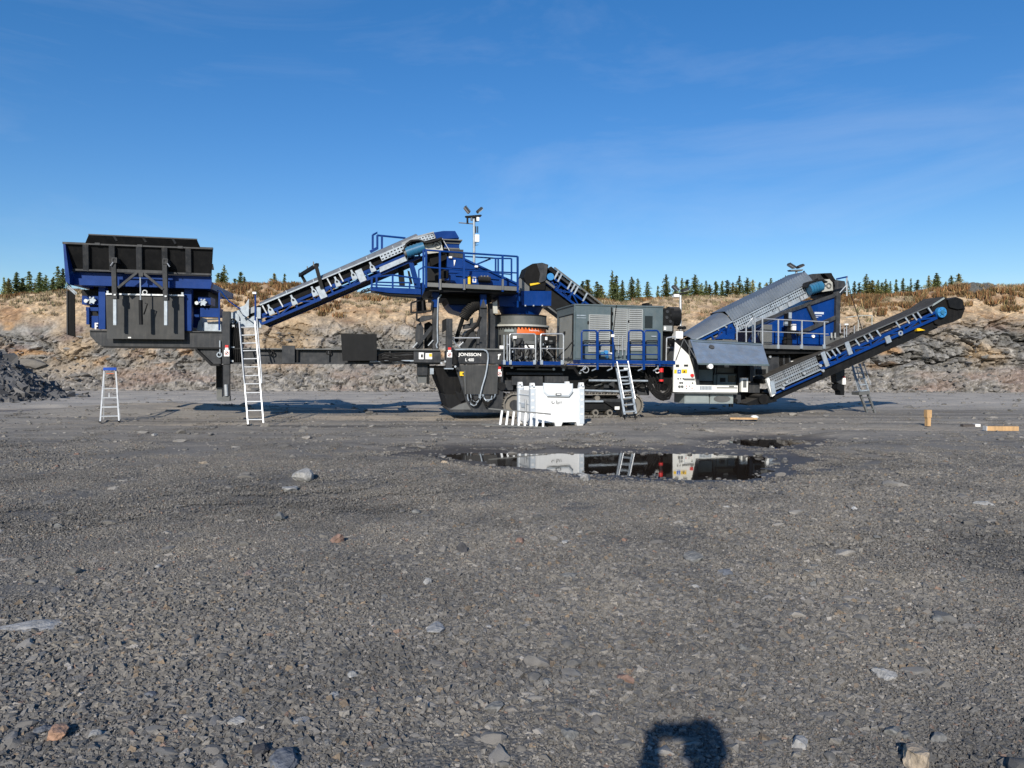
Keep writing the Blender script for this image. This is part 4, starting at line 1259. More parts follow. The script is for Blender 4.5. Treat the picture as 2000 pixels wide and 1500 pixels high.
# ---- long chassis beam
c = g(); c.pp([(449, 681), (860, 684), (860, 709), (449, 709)], 0.32, 0.36)
beam = c.mk('chassis_beam', DARK, crusher, 'long charcoal chassis girder between hopper and tracks')
c = g(); c.pp([(449, 681), (860, 684), (860, 709), (449, 709)], 2.5, 2.56); c.mk('far_web', DARK, beam)
g().pp([(449, 679.5), (860, 682.3), (860, 684.5), (449, 681.7)], 0.16, 0.52).mk('top_flange', GREYIN, beam)
g().pp([(449, 708), (860, 708.5), (860, 711.5), (449, 711)], 0.14, 0.54).mk('bottom_flange', DARK, beam)
g().pb(551, 675, 575.5, 710, 0.10, 0.16).mk('splice_plate', DARK, beam)
g().pb(576, 683, 582.5, 708, 0.2, 0.31).mk('stiffener', BLACK, beam)
for x in (640, 700, 760): g().pb(x, 685, x + 3, 708, 0.22, 0.32).mk('stiffener', DARK, beam)
for x in (500, 600, 700, 800): g().pb(x, 686, x + 10, 706, 0.5, 2.5).mk('crossmember', BLACK, beam)
g().pp([(665.5, 652), (736, 652.5), (736, 704), (669, 705)], -0.06, -0.02).mk('rubber_mat', BLACK, beam, 'black rubber mat hung over the girder')
for x, y in ((531, 690), (642, 688)):
    ring(g(), FM.p((x, y, 0.22)), 0.06, 0.02, 12).mk('hook', BLACK, beam)
rg = np.random.default_rng(9)
for k in range(9):
    y0 = 686 + 2.0 * k
    pts = [(736 + rg.uniform(-6, 2), 700 + rg.uniform(-4, 5), 0.08), (752, y0 + rg.uniform(0, 6), 0.05), (775, y0 + rg.uniform(2, 7), 0.06), (795, y0 + rg.uniform(-2, 5), 0.08), (812, 690 + k * 1.6, 0.12)]
    P = [FM.p(q) for q in pts]
    sm = []
    for i in range(len(P) - 1):
        for t in (0, 0.33, 0.66):
            a0, a1, a2, a3 = P[max(i - 1, 0)], P[i], P[i + 1], P[min(i + 2, len(P) - 1)]
            sm.append(0.5 * ((2 * a1) + (a2 - a0) * t + (2 * a0 - 5 * a1 + 4 * a2 - a3) * t * t + (3 * a1 - a0 - 3 * a2 + a3) * t ** 3))
    sm.append(P[-1])
    G().tube3(sm, 0.020, 6).mk('hose', RUBBER, beam)
for k in range(7):
    x, y = 718 + rg.uniform(0, 18), 690 + rg.uniform(0, 16)
    g().tube([(x, y, 0.03), (x + rg.uniform(3, 9), y + rg.uniform(-7, 3), 0.0)], 0.022, 6).mk('hose_coupling', GREYIN, beam)
g().tube([(722, 706, 0.1), (808, 705, 0.1)], 0.03, 8).mk('guide_tube', GALV, beam)
c = g(); c.pb(808, 687, 861, 708, 0.02, 0.3); c.mk('coupling_box', DARK, beam)
sign_on(beam, 818, 688.5, 827.5, 701.5, 0.01, LETTER, 'label_plate'); g().pb(822, 692, 826, 698, -0.008, 0.0).mk('pictogram', INK, beam)
sign_on(beam, 831, 690, 844, 701.5, 0.01, LETTER, 'label_plate'); g().pb(838, 691, 843.5, 696.5, -0.008, 0.0).mk('pictogram', YELLOW, beam)
g().pb(815, 709, 835, 733, 0.3, 0.6).mk('jack_bracket', DARK, beam)
g().pb(834, 709, 839, 750, 0.35, 0.5).mk('jack_post', BLACK, beam)
g().pb(840, 719, 847, 731, 0.2, 0.4).mk('junction_box', GALV, beam)
g().pb(816, 733, 833, 748, 0.4, 0.7).mk('jack_plate', GREYIN, beam)

# ---- inclined feed conveyor
def truss(parent, L, v0, v1, s0, s1, ht, step, m, w=0.055, sides=(0, 1)):
    for side in sides:
        v = v0 if side == 0 else v1
        G(FM).lb(L, s0, s1, v - w / 2, v + w / 2, 0.0, w * 1.3).mk('chord', m, parent)
        G(FM).lb(L, s0, s1, v - w / 2, v + w / 2, ht - w * 1.3, ht).mk('chord', m, parent)
        n = max(2, int((s1 - s0) / step)); d = (s1 - s0) / n
        for k in range(n + 1):
            s = s0 + k * d
            if side == 0:
                G(FM).lb(L, s - w / 2, s + w / 2, v - w / 2.2, v + w / 2.2, 0.04, ht - 0.04).mk('upright', m, parent)
                if k < n:
                    a_, b_ = (L.pt(s, v, 0.05), L.pt(s + d, v, ht - 0.05)) if k % 2 else (L.pt(s, v, ht - 0.05), L.pt(s + d, v, 0.05))
                    G(FM).bar3(a_, b_, w * 0.8, w * 0.7).mk('diagonal', m, parent)

def idler(parent, L, s, v, h0, h1, m=GALV, wd=0.16):
    q = G(FM)
    P = [(-wd / 2, h0), (wd / 2, h0), (wd * 0.42, h0 + (h1 - h0) * 0.5), (wd * 0.16, h0 + (h1 - h0) * 0.72), (wd * 0.16, h1), (-wd * 0.16, h1), (-wd * 0.16, h0 + (h1 - h0) * 0.72), (-wd * 0.42, h0 + (h1 - h0) * 0.5)]
    pts = []
    for ds, h in P:
        a_ = L.pt(s + ds, v, h); pts.append((a_.x, a_.z))
    q.prism(pts, v - 0.035, v + 0.01)
    q.mk('idler_bracket', m, parent)
    a_, b_ = L.pt(s, v, (h0 + h1) / 2), L.pt(s, v - 0.06, (h0 + h1) / 2)
    G(FM).cyl3(a_, b_, 0.03, 8).mk('idler_pin', BLACK, parent)

CV0, CV1 = 0.75, 2.2
L = Ln(FM, (512, 635), (800, 513.5), CV0)
hB = L.h_of(640, 541)                                         # bright lower edge of the cover
S1 = L.s_of(800, 513.5); SH = L.s_of(862, 484)
b0 = g().lb(L, -0.25, SH, CV0 + 0.06, CV1 - 0.06, hB - 0.22, hB + 0.02)
conv = b0.mk('feed_conveyor', RUBBER, crusher, 'inclined feed conveyor with galvanised covers rising from the hopper')
truss(conv, L, CV0, CV1, 0.0, S1 + 0.35, 0.29, 0.52, BLUE)
G(FM).lb(L, 0.0, SH - 0.5, CV0 + 0.1, CV1 - 0.1, 0.03, 0.06).mk('return_belt', RUBBER, conv)
def cover(parent, L, segs, v0, v1, h, m, name='belt_cover'):
    """segs: (s, height of the near side) pairs; the sheet leans in and closes over the belt"""
    for (sa, ha), (sb, hb) in zip(segs[:-1], segs[1:]):
        vm = (v0 + v1) / 2
        q = G(FM)
        prof = lambda hh: [(v0 - 0.05, h), (v0 + 0.10, h + hh * 0.62), (v0 + 0.34, h + hh * 0.93), (vm, h + hh), (v1 - 0.34, h + hh * 0.93), (v1 - 0.10, h + hh * 0.62), (v1 + 0.05, h)]
        pa, pb_ = prof(ha), prof(hb)
        i = len(q.V)
        for (va, hh) in pa: q.V.append(tuple(L.pt(sa, va, hh)))
        for (va, hh) in pb_: q.V.append(tuple(L.pt(sb, va, hh)))
        n = len(pa)
        for k in range(n - 1): q.P.append((i + k, i + k + 1, i + n + k + 1, i + n + k))
        q.mk(name, m, parent)
sA, sM, sE = L.s_of(507, 594), L.s_of(760, 495), L.s_of(822, 472)
step = (sE - sA) / 6
segs = []
for k in range(7):
    s = sA + k * step; f_ = k / 6
    segs.append((s, 0.13 + 0.10 * f_))
cover(conv, L, segs, CV0, CV1, hB, GALVD)
g().lb(L, sA, sE, CV0 - 0.09, CV0 - 0.03, hB - 0.02, hB + 0.015).mk('cover_edge', GALV, conv)
for s, hh in segs[1:-1]:
    g().lb(L, s - 0.01, s + 0.01, CV0 - 0.07, CV0 - 0.045, hB - 0.02, hB + 0.1).mk('cover_seam', GALV, conv)
for x, y in ((527, 602), (572, 584), (612, 567), (657, 548), (689, 535), (725, 519)):
    idler(conv, L, L.s_of(x, y), CV0 - 0.05, 0.16, hB - 0.08)
for x, y in ((517, 606), (549, 594), (642, 551), (665, 541)):
    s = L.s_of(x, y)
    g().bar3(L.pt(s, CV0 - 0.05, hB), L.pt(s + 0.02, CV0 - 0.05, 0.24), 0.035, 0.02).mk('stay', CHROME, conv)
for x, y in ((700, 530), (628, 572)):
    s = L.s_of(x, y); g().lb(L, s - 0.09, s + 0.11, CV0 - 0.08, CV0 - 0.05, 0.02, hB * 0.72).mk('gusset_plate', GALV, conv)
# goal-post frame straddling the belt
fr = g(); fr.bar((629, 563, CV0 - 0.1), (617, 518, CV0 - 0.1), 0.10, 0.09); arch = fr.mk('straddle_frame', BLACK, conv)
g().bar((620, 517, CV0 - 0.1), (586, 538, CV1 - 0.2), 0.09, 0.09).mk('straddle_beam', BLACK, conv)
g().bar((588, 536, CV1 - 0.2), (599, 556, CV1 - 0.2), 0.09, 0.09).mk('straddle_post', BLACK, conv)
for x, y, v in ((612, 514, CV0), (600, 523, 1.4), (584, 535, CV1 - 0.2)):
    g().bar((x, y - 3, v), (x + 1, y + 6, v), 0.03).mk('sensor', GREYIN, conv)
# galvanised tail
tl = g(); tl.pp([(468, 600), (478, 596), (486, 583), (486, 616), (476, 622)], CV0 - 0.1, CV0 - 0.05); tl.pp([(450, 611), (470, 604), (484, 622), (498, 616), (512, 622), (510, 640), (462, 640)], CV0 + 0.02, CV0 + 0.08)
tl.mk('tail_plate', GALV, conv)
g().pb(497, 575, 500, 640, CV0 - 0.14, CV0 - 0.08).mk('tail_post', BLUE, conv)
c = g(); c.pb(493, 570, 500, 574, CV0 - 0.2, CV0 - 0.05); c.mk('junction_box', LETTER, conv)
g().pp([(487, 602), (497, 598), (497, 610), (488, 613)], CV0, CV0 + 0.3).mk('tail_guard', GALVD, conv)
g().pb(500, 600, 509, 622, CV0 - 0.1, CV0 + 0.1).mk('tail_bearing', GALV, conv)
tp = FM.p((455, 622, CV0 - 0.05)); g().cyl3(tp, tp + Vector((0, CV1 - CV0 + 0.1, 0)), 0.17, 20).mk('tail_drum', GALV, conv)
ring(g(), FM.p((455, 628, CV0 - 0.12)), 0.07, 0.02).mk('drum_ring', BLACK, conv)
# perforated guards and head
def pguard(parent, quad, v, n1, n2, m=GALV, name='perforated_guard'):
    P = [FM.p((x, y, v)) for x, y in quad]
    q = G(FM); q.perf(P[0], P[1] - P[0], P[3] - P[0], n1, n2)
    o = q.mk(name, m, parent)
    q = G(FM); off = Vector((0, 0.05, 0))
    q.sheet([P[0] + off, P[1] + off, P[2] + off, P[3] + off], 0.01); q.mk('guard_backing', BLACK, parent)
    return o
pguard(conv, [(746, 510), (791, 490), (787, 478.5), (741, 499)], CV0 - 0.12, 7, 2)
pguard(conv, [(821, 473), (850, 465.5), (846, 454), (816, 464)], CV0 - 0.12, 5, 2)
g().pp([(741, 522), (794, 499.5), (797, 508), (742, 532)], CV0 - 0.12, CV0 - 0.08).mk('side_plate', GALV, conv)
g().pp([(784, 474), (815, 460.5), (847, 452), (851, 465), (838, 468), (822, 474), (808, 473), (796, 479), (787, 490)], CV0 - 0.06, CV1).mk('head_cover', GALVD, conv)
c = g(); P = [FM.p(q_) for q_ in ((788, 492, CV0 - 0.2), (793, 478, CV0 - 0.2), (802, 471.5, CV0 - 0.2), (818, 470, CV0 - 0.2), (830, 475, CV0 - 0.2), (842, 473, CV0 - 0.2), (862, 466, CV0 - 0.2))]
for a_, b_ in zip(P[:-1], P[1:]): c.bar3(a_, b_, 0.05, 0.3)
c.mk('drive_hood', BLACK, conv)
a_, b_ = FM.p((793, 494, CV0 - 0.25)), FM.p((828, 482, CV0 - 0.25))
m1 = g().cyl3(a_, b_, 0.155, 24).mk('drive_motor', TEAL, conv)
d_ = (b_ - a_).normalized()
for k in range(4): g().cyl3(a_ + d_ * (0.06 + 0.1 * k), a_ + d_ * (0.10 + 0.1 * k), 0.168, 24).mk('motor_fin', TEAL, conv)
g().cyl3(a_ - d_ * 0.06, a_, 0.11, 16).mk('motor_cap', GREYIN, conv)
hp = g().pp([(828, 476), (861, 468), (866, 492), (834, 496)], CV0 - 0.12, CV0 - 0.06).mk('head_plate', BEIGE, conv)
sp = [FM.p((854, 480, CV0 - 0.14)) + Vector((math.cos(t) * (0.02 + 0.012 * t), 0, math.sin(t) * (0.02 + 0.012 * t))) for t in np.linspace(0, 9.5, 30)]
g().tube3(sp, 0.012, 5).mk('bearing_spiral', GREYIN, conv)
hp2 = FM.p((854, 480, CV0)); g().cyl3(hp2, hp2 + Vector((0, CV1 - CV0, 0)), 0.24, 24).mk('head_drum', RUBBER, conv)
g().bar((864, 466, CV0 - 0.15), (878, 490, CV0 - 0.15), 0.02).mk('tension_rod', CHROME, conv)
# head chute
c = g(); c.pp([(847, 454), (866, 451), (889, 451), (897, 465), (853, 467)], CV0 - 0.1, CV1 + 0.1); chute = c.mk('head_chute', BLUE, crusher)
g().pp([(852, 466), (903, 468), (903, 470), (852, 468)], CV0 - 0.2, CV1 + 0.2).mk('chute_flange', GREYIN, chute)
c = g(); c.pb(868, 470, 897, 487, CV0 - 0.05, CV1 + 0.05); c.mk('chute_box', BLUE, chute)
for y in (473, 484): g().pb(867, y, 898, y + 2.5, CV0 - 0.09, CV0 - 0.05).mk('slat', GREYIN, chute)
g().pb(878, 487, 905, 503, CV0 - 0.2, CV1).mk('chute_skirt', DARK, chute)

# ---- upper platform with vibrating feeder
PV = -0.25
c = g(); c.pp([(832, 551.5), (1012, 560), (1012, 568), (832, 559.5)], PV, 3.1)
deck = c.mk('upper_platform', GREYIN, crusher, 'raised walkway platform with blue railings above the crusher')
g().pp([(832, 559.5), (1012, 568), (1012, 573), (832, 568)], PV + 0.15, 3.0).mk('deck_underframe', BLACK, deck)
def rails(parent, pts_top, v, posts, ybot, m, r=0.024, mids=()):
    g().tube([(x, y, v) for x, y in pts_top], r, 7).mk('handrail', m, parent)
    for md in mids: g().tube([(x, y, v) for x, y in md], r * 0.8, 7).mk('midrail', m, parent)
    xs = [p_[0] for p_ in pts_top]; ys = [p_[1] for p_ in pts_top]
    for x in posts:
        g().bar((x, np.interp(x, xs, ys), v), (x, ybot(x), v), r * 2.1, r * 2.1).mk('railing_post', m, parent)
rails(deck, [(827, 488), (906, 494), (1011, 501)], PV, (827, 832, 859, 906, 981.5, 1011), lambda x: 562 + (x - 828) * 0.05, BLUE, 0.027, ([(827, 521), (906, 528), (1011, 533)],))
rails(deck, [(906, 500.5), (968, 504.5), (999, 505)], 2.9, (906, 968, 973, 999), lambda x: 560, BLUE, 0.024, ([(906, 528), (999, 536)],))
g().bar((927, 518, 2.9), (958, 505.5, 2.9), 0.05).mk('rail_brace', BLUE, deck)
for x in (859, 906, 981): g().pb(x - 1, 545, x + 3, 566, PV - 0.04, PV).mk('post_foot', GREYIN, deck)
# low side platform and stair
c = g(); c.pp([(724, 560), (822, 564), (822, 575), (760, 572), (724, 567)], 0.0, 0.75); low = c.mk('side_platform', BLUE, crusher)
g().pp([(726, 567), (760, 572), (822, 576), (822, 580), (758, 575)], 0.05, 0.7).mk('platform_underside', BLACK, low)
rails(low, [(726, 541), (735, 541), (767, 537), (822, 545)], 0.0, (726, 735.5, 767, 819), lambda x: 562, BLUE, 0.025, ([(726, 556), (822, 561)],))
rails(low, [(735, 551), (767, 552), (800, 552)], 0.72, (735, 767, 800), lambda x: 566, BLUE, 0.022)
c = g()
for k in range(3):
    c.bar((705 + k * 7, 569 - k * 2, 0.1), (712 + k * 7, 565 - k * 2, 0.1), 0.03); c.bar((712 + k * 7, 565 - k * 2, 0.1), (712 + k * 7, 571 - k * 2, 0.1), 0.03)
c.bar((704, 572, 0.1), (726, 566, 0.1), 0.05)
c.mk('folding_step', BLACK, low)
rails(low, [(728, 459), (737, 454), (737, 459.5), (792, 465)], 2.6, (728, 737, 746), lambda x: 486, BLUE, 0.032)
g().bar((723, 492, 2.6), (738, 484, 2.6), 0.08).mk('rail_foot', BLUE, low)
g().pp([(799, 513), (807.5, 513), (820, 556), (818, 563), (811, 562)], 0.3, 0.5).mk('raked_post', BLUE, low)
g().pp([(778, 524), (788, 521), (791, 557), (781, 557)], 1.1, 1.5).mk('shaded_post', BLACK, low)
g().pp([(796, 528), (800, 530), (806, 554), (801, 555)], 0.9, 1.0).mk('rubber_strip', RUBBER, low)
g().bar((818, 527, 0.1), (827, 522, 0.1), 0.04).mk('rail_stub', BLUE, low)
g().bar((818, 527, 0.1), (818, 548, 0.1), 0.04).mk('rail_stub', BLUE, low)
c = g(); c.pp([(813, 555), (827, 551), (830, 565), (822, 582), (812, 578)], 0.1, 0.6); c.mk('corner_gusset', BLUE, low)
# vibrating feeder body
c = g(); c.pp([(873, 501), (906, 505.5), (977, 539), (1011, 554), (1011, 559), (889, 554), (873, 537)], 0.5, 2.4)
feeder = c.mk('vibrating_feeder', BLUE, crusher, 'blue sloping feeder body inside the platform railing')
g().pp([(890, 535), (900, 533), (974, 543.5), (974, 546), (890, 538.5)], 0.44, 0.5).mk('stiffening_rib', BLUE, feeder)
g().bar((906, 505.5, 0.47), (977, 539, 0.47), 0.05, 0.09).mk('edge_flange', BLUE, feeder)
g().bar((977, 539, 0.47), (1011, 554.5, 0.47), 0.05, 0.09).mk('edge_flange', BLUE, feeder)
g().pp([(936, 545), (958, 547), (958, 549.5), (936, 548)], 0.43, 0.5).mk('stiffening_rib', BLUE, feeder)
for x, y in ((880, 502), (930.5, 520)): g().pb(x - 3, y - 1.5, x + 3, y + 2, 0.42, 0.5).mk('marker_plate', LETTER, feeder)
g().pp([(886, 508), (890, 508), (887, 520)], 0.47, 0.5).mk('emblem', LETTER, feeder)
g().pb(874, 531, 906, 533, 0.46, 0.5).mk('stiffening_rib', BLUE, feeder)
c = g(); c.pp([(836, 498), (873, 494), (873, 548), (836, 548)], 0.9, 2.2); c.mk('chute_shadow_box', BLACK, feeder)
g().pp([(840, 505), (872, 497), (872, 506), (842, 520)], 0.55, 0.9).mk('chute_lip', RUBBER, feeder)
for k in range(4):
    p_ = FM.p((866 + (k % 2) * 6, 536 + (k // 2) * 7, 0.3)); g().cyl3(p_, p_ + Vector((0, 0, 0.10)), 0.06, 12).mk('spring', RUBBER, feeder)
for x, y in ((873, 545), (884, 548)): g().pb(x - 4, y - 3, x + 4, y + 3, 0.3, 0.45).mk('spring_seat', BLUE, feeder)
for x, y in ((946, 546),):
    p_ = FM.p((x, y, 0.3)); g().cyl3(p_ + Vector((-0.18, 0, 0)), p_ + Vector((0.18, 0, 0)), 0.09, 14).mk('vibrator_motor', BLACK, feeder)
    for k in range(3): g().pb(x - 7 + k * 6, y - 8, x - 4 + k * 6, y + 4, 0.26, 0.38).mk('motor_foot', GREYIN, feeder)
yp = FM.p((916.5, 539, 0.05)); yq = FM.p((916.5, 555, 0.05)); g().cyl3(yq, yp, 0.048, 14).mk('extinguisher', YELLOW, feeder, 'yellow cylinder on the platform')
g().pb(923, 541, 930, 551.5, 0.08, 0.1).mk('notice_board', LETTER, feeder)
g().pb(924.5, 543, 928.5, 549.5, 0.07, 0.08).mk('notice_figure', STICKB, feeder)
# light mast on the platform
def mast(x, ytop, ybot, v, big=True, m=GALV):
    p_ = g().tube([(x, ybot, v), (x, ytop, v)], 0.038, 8).mk('light_mast', m, crusher)
    return p_
def lamp(parent, x, y, v, ang, w=0.30):
    c_ = FM.p((x, y, v)); ca, sa_ = math.cos(ang), math.sin(ang)
    U = Vector((ca, 0, sa_)); W = Vector((-sa_, 0, ca))
    q = G(FM)
    def blk(a0, a1, h0, h1, v0, v1):
        q.hexa([c_ + U * a + W * h + Vector((0, vv, 0)) for h in (h0, h1) for (a, vv) in ((a0, v0), (a1, v0), (a1, v1), (a0, v1))])
    blk(-w / 2, w / 2, -0.025, 0.035, -0.10, 0.10)
    for k in range(5): blk(-w / 2 + k * w / 5 + 0.01, -w / 2 + k * w / 5 + 0.025, 0.035, 0.055, -0.09, 0.09)
    o = q.mk('floodlight', DARK, parent)
    q = G(FM); blk2 = [c_ + U * a + W * h + Vector((0, vv, 0)) for h in (-0.04, -0.03) for (a, vv) in ((-w * 0.45, -0.1), (w * 0.45, -0.1), (w * 0.45, 0.1), (-w * 0.45, 0.1))]
    q.hexa(blk2); q.mk('lens', GLASS, parent)
mA = mast(926, 421, 552, 1.2)
lamp(mA, 912, 410, 1.2, math.radians(-50), 0.23); lamp(mA, 937, 411, 1.2, math.radians(42), 0.2)
g().pp([(909, 421.5), (940, 419), (941, 421), (933, 424), (912, 423.5)], 1.1, 1.3).mk('lamp_bracket', BLACK, mA)
for x, y0, y1, m in ((913, 424, 437, BLACK), (921, 424, 431, GREYIN), (929, 424, 433, BLACK)):
    g().tube([(x, y0, 1.15), (x, y1, 1.15)], 0.03, 8).mk('aerial', m, mA)
g().pb(931, 424, 936, 431, 1.05, 1.2).mk('radio_box', LETTER, mA)
g().bar((896, 435, 1.2), (926, 437.5, 1.2), 0.028).mk('side_arm', GREYIN, mA)
g().pb(928, 458, 936, 472, 1.0, 1.15).mk('control_box', LETTER, mA)
for x in (929.5, 933): g().tube([(x, 442, 1.1), (x, 455, 1.1)], 0.016, 6).mk('antenna', BLACK, mA)
g().tube([(930, 472, 1.1), (929, 480, 1.1), (934, 478, 1.1)], 0.01, 5).mk('cable', BLACK, mA)

# ---- legs and clutter under the platform
c = g(); c.pp([(845, 600), (857, 600), (857, 682), (845, 682)], 0.35, 0.6); tower = c.mk('platform_tower', DARK, crusher)
g().pb(844, 571, 857.5, 600, 0.3, 0.62).mk('tower_head', BLUE, tower)
g().pb(937, 598, 951, 682, 0.3, 0.55).mk('tower_column', DARK, tower)
g().pb(938.5, 575, 950, 599, 0.25, 0.5).mk('tower_head', BLUE, tower)
g().pp([(938, 601), (944, 584), (951, 601)], 0.22, 0.30).mk('tower_lug', DARK, tower)
g().pb(954, 592, 967, 690, 0.7, 0.95).mk('tower_column', DARK, tower)
g().pb(845, 574, 951, 583, 0.7, 2.6).mk('tower_crossbeam', BLACK, tower)
for x in (846, 940): g().pb(x, 574, x + 10, 682, 2.3, 2.5).mk('tower_column', BLACK, tower)
g().pp([(874, 583), (935, 586), (932, 600), (905, 612), (885, 606), (876, 596)], 0.9, 2.3).mk('underslung_chute', BLUE, tower)
g().pp([(868, 575), (960, 578), (960, 590), (935, 594), (878, 594)], 0.7, 2.4).mk('underslung_frame', BLACK, tower)
g().tube([(862, 575, 0.2), (856, 583, 0.2), (855, 600, 0.2), (854, 640, 0.2), (855, 668, 0.2), (852, 674, 0.2), (854, 680, 0.2)], 0.022, 7).mk('air_pipe', GALV, tower)
# big corrugated duct
dp = [FM.p(q_) for q_ in ((934, 594, 0.5), (922, 600, 0.45), (912, 610, 0.42), (905, 622, 0.42))]
q = G(FM)
n_ = 26
fine_ = [dp[0].lerp(dp[1], t) for t in np.linspace(0, 1, 9)][:-1] + [dp[1].lerp(dp[2], t) for t in np.linspace(0, 1, 9)][:-1] + [dp[2].lerp(dp[3], t) for t in np.linspace(0, 1, 10)]
q.tube3(fine_, [0.15 + 0.018 * (k % 2) for k in range(len(fine_))], 14); q.mk('rubber_duct', RUBBER, tower)
g().tube([(904, 622, 0.42), (900, 634, 0.5), (893, 655, 0.6), (891, 668, 0.6)], 0.06, 8).mk('hose', RUBBER, tower)
g().tube([(938, 618, 0.28), (932, 635, 0.3), (915, 650, 0.3), (905, 668, 0.3)], 0.045, 8).mk('hose', RUBBER, tower)
g().pp([(905, 634), (937, 628), (937, 638), (905, 643)], 0.6, 0.8).mk('gusset_beam', DARK, tower)
g().pp([(900, 680), (904, 654), (912, 646), (924, 640), (930, 656), (934, 681)], 0.8, 1.0).mk('bracket_plate', DARK, tower)
g().pp([(930, 681), (934, 646), (938, 640), (938, 681)], 0.4, 0.6).mk('bracket_plate', DARK, tower)
g().pp([(918, 622), (924, 620), (924, 640), (918, 640)], 0.9, 1.0).mk('pale_tab', BEIGE, tower)
g().tube([(884, 660, 0.05), (937, 660, 0.05)], 0.022, 7).mk('handrail', CHROME, tower)
g().tube([(884, 662, 0.05), (890, 672, 0.05), (899, 680, 0.05)], 0.014, 6).mk('stay', GALV, tower)
g().tube([(895, 678, 0.1), (905, 668, 0.1)], 0.02, 6).mk('stay', CHROME, tower)
# shackles and arms left of the tower
g().pp([(812, 681), (811, 655), (814, 634), (822, 629), (827, 640), (827, 681)], 0.5, 0.6).mk('hinge_arm', DARK, tower)
g().pp([(829, 681), (829, 632), (838, 628), (845, 634), (845, 681)], 0.8, 0.95).mk('hinge_arm', BLACK, tower)
g().pp([(813, 625), (824, 617), (846, 615), (846, 622), (822, 629)], 0.4, 0.7).mk('hinge_arm', DARK, tower)
g().bar((813, 678, 0.45), (844, 638, 0.45), 0.10, 0.06).mk('diagonal_strut', DARK, tower)
g().bar((806, 679, 0.3), (815, 669, 0.3), 0.03).mk('handle', CHROME, tower)
g().bar((836, 675, 0.3), (846, 664, 0.3), 0.03).mk('handle', CHROME, tower)
for a_, b_ in (((803, 592), (803, 611)), ((803, 611), (842, 607)), ((803, 592), (823, 585)), ((823, 585), (846, 581)), ((842, 607), (845, 588)), ((814, 612), (814, 625)), ((825, 585), (826, 609))):
    g().bar((a_[0], a_[1], 0.25), (b_[0], b_[1], 0.25), 0.05).mk('cage_bar', BLACK, tower)
g().pp([(815, 582), (823, 577), (826, 586), (830, 584), (834, 609), (815, 611)], 0.8, 1.3).mk('cage_backing', BLACK, tower)
g().pb(813, 563, 822, 582, 0.2, 0.5).mk('cage_post', BLUE, tower)

# ---- main body with the maker's lettering
c = g(); c.pp([(884, 683), (983, 683), (983, 712), (898, 712), (884, 700)], 0.10, 2.6)
body = c.mk('main_chassis', DARK, crusher, 'charcoal main chassis panel lettered JONSSON L 400')
g().pp([(884, 679.5), (983, 681), (983, 684), (884, 683)], 0.02, 0.3).mk('top_flange', GREYIN, body)
text_mesh('lettering', 'JONSSON', FM, 895, 939.5, 689, 697.5, 0.092, LETTER, body, 0.022)
text_mesh('lettering', 'L 400', FM, 909, 925.5, 699.5, 705.8, 0.092, LETTER, body, 0.016)
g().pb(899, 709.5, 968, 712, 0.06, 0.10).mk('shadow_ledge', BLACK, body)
g().pp([(898, 713), (973, 713), (971, 770), (911, 770.5)], 0.05, 0.09).mk('access_door', MATRUB, body, 'smudged black access door under the lettering')
g().pp([(907, 724), (909, 724), (909.5, 770), (908, 770)], 0.0, 0.05).mk('door_edge', GREYIN, body)
g().pp([(884, 700), (898, 712), (912, 771), (975, 771), (982, 712), (983, 800), (915, 800)], 0.12, 0.5).mk('lower_shell', DARK, body)
for x0, y0, x1, y1, m, n in ((898, 726, 905.5, 734, YELLOW, 'warning_sign'), (903, 728.5, 906, 731.5, INK, 'pictogram')):
    sign_on(body, x0, y0, x1, y1, 0.04 if n == 'warning_sign' else 0.03, m, n)
red_white(body, 971, 716, 980, 735, 0.08)
g().pp([(972.5, 692), (978, 691), (977.5, 694), (975.5, 694.5), (974.5, 702), (972.5, 702), (973.5, 695), (972.5, 695)], 0.085, 0.095).mk('hand_mark', LETTER, body)
c = g(); c.pp([(847, 715), (898, 715), (904, 738), (897, 770), (870, 772), (858, 745)], 0.3, 2.4); c.mk('discharge_throat', RUBBER, body)  # solid block, coloured black to stand in for the shade of a recess
c = g(); c.pp([(868, 771), (897, 771), (905, 748), (915, 765), (925, 800), (877, 802)], 0.2, 2.3); c.mk('discharge_shell', BLACK, body)
g().pp([(873, 797), (985, 800), (985, 806), (880, 805)], 0.1, 2.4).mk('base_plate', DARK, body)
g().pp([(888, 762), (902, 770), (908, 781), (900, 785), (893, 774)], 0.12, 0.2).mk('scraper', BLACK, body)
g().pp([(898, 790), (911, 786), (920, 800), (878, 800)], 0.08, 0.2).mk('shell_foot', GREYIN, body)
# cable run and coils
cp = [(889, 683, 0.0), (920, 682.5, 0.0), (944, 683, 0.0), (950, 685.5, 0.0), (953, 691, 0.0), (953.5, 700, 0.0), (951, 720, -0.02), (948, 735, -0.02), (942, 755, -0.03), (939, 768, -0.03), (937.5, 778, -0.03)]
g().tube(cp, 0.024, 8).mk('cable', GALV, body, 'grey cable bending down over the access door')
rg = np.random.default_rng(3)
for k in range(16):
    left = k % 2 == 0
    x0, x1 = (912 + rg.uniform(0, 10), 938 + rg.uniform(-3, 3)) if left else (940 + rg.uniform(-2, 4), 964 + rg.uniform(-6, 4))
    dp_ = rg.uniform(8, 26)
    pts = []
    for t in np.linspace(0, math.pi, 9):
        pts.append(((x0 + x1) / 2 - (x1 - x0) / 2 * math.cos(t), 770 + dp_ * math.sin(t) * rg.uniform(0.94, 1.05), -0.02 + rg.uniform(-0.02, 0.02)))
    g().tube(pts, 0.016 if k > 3 else 0.02, 6).mk('cable_loop', GALV if k < 4 else RUBBER, body)
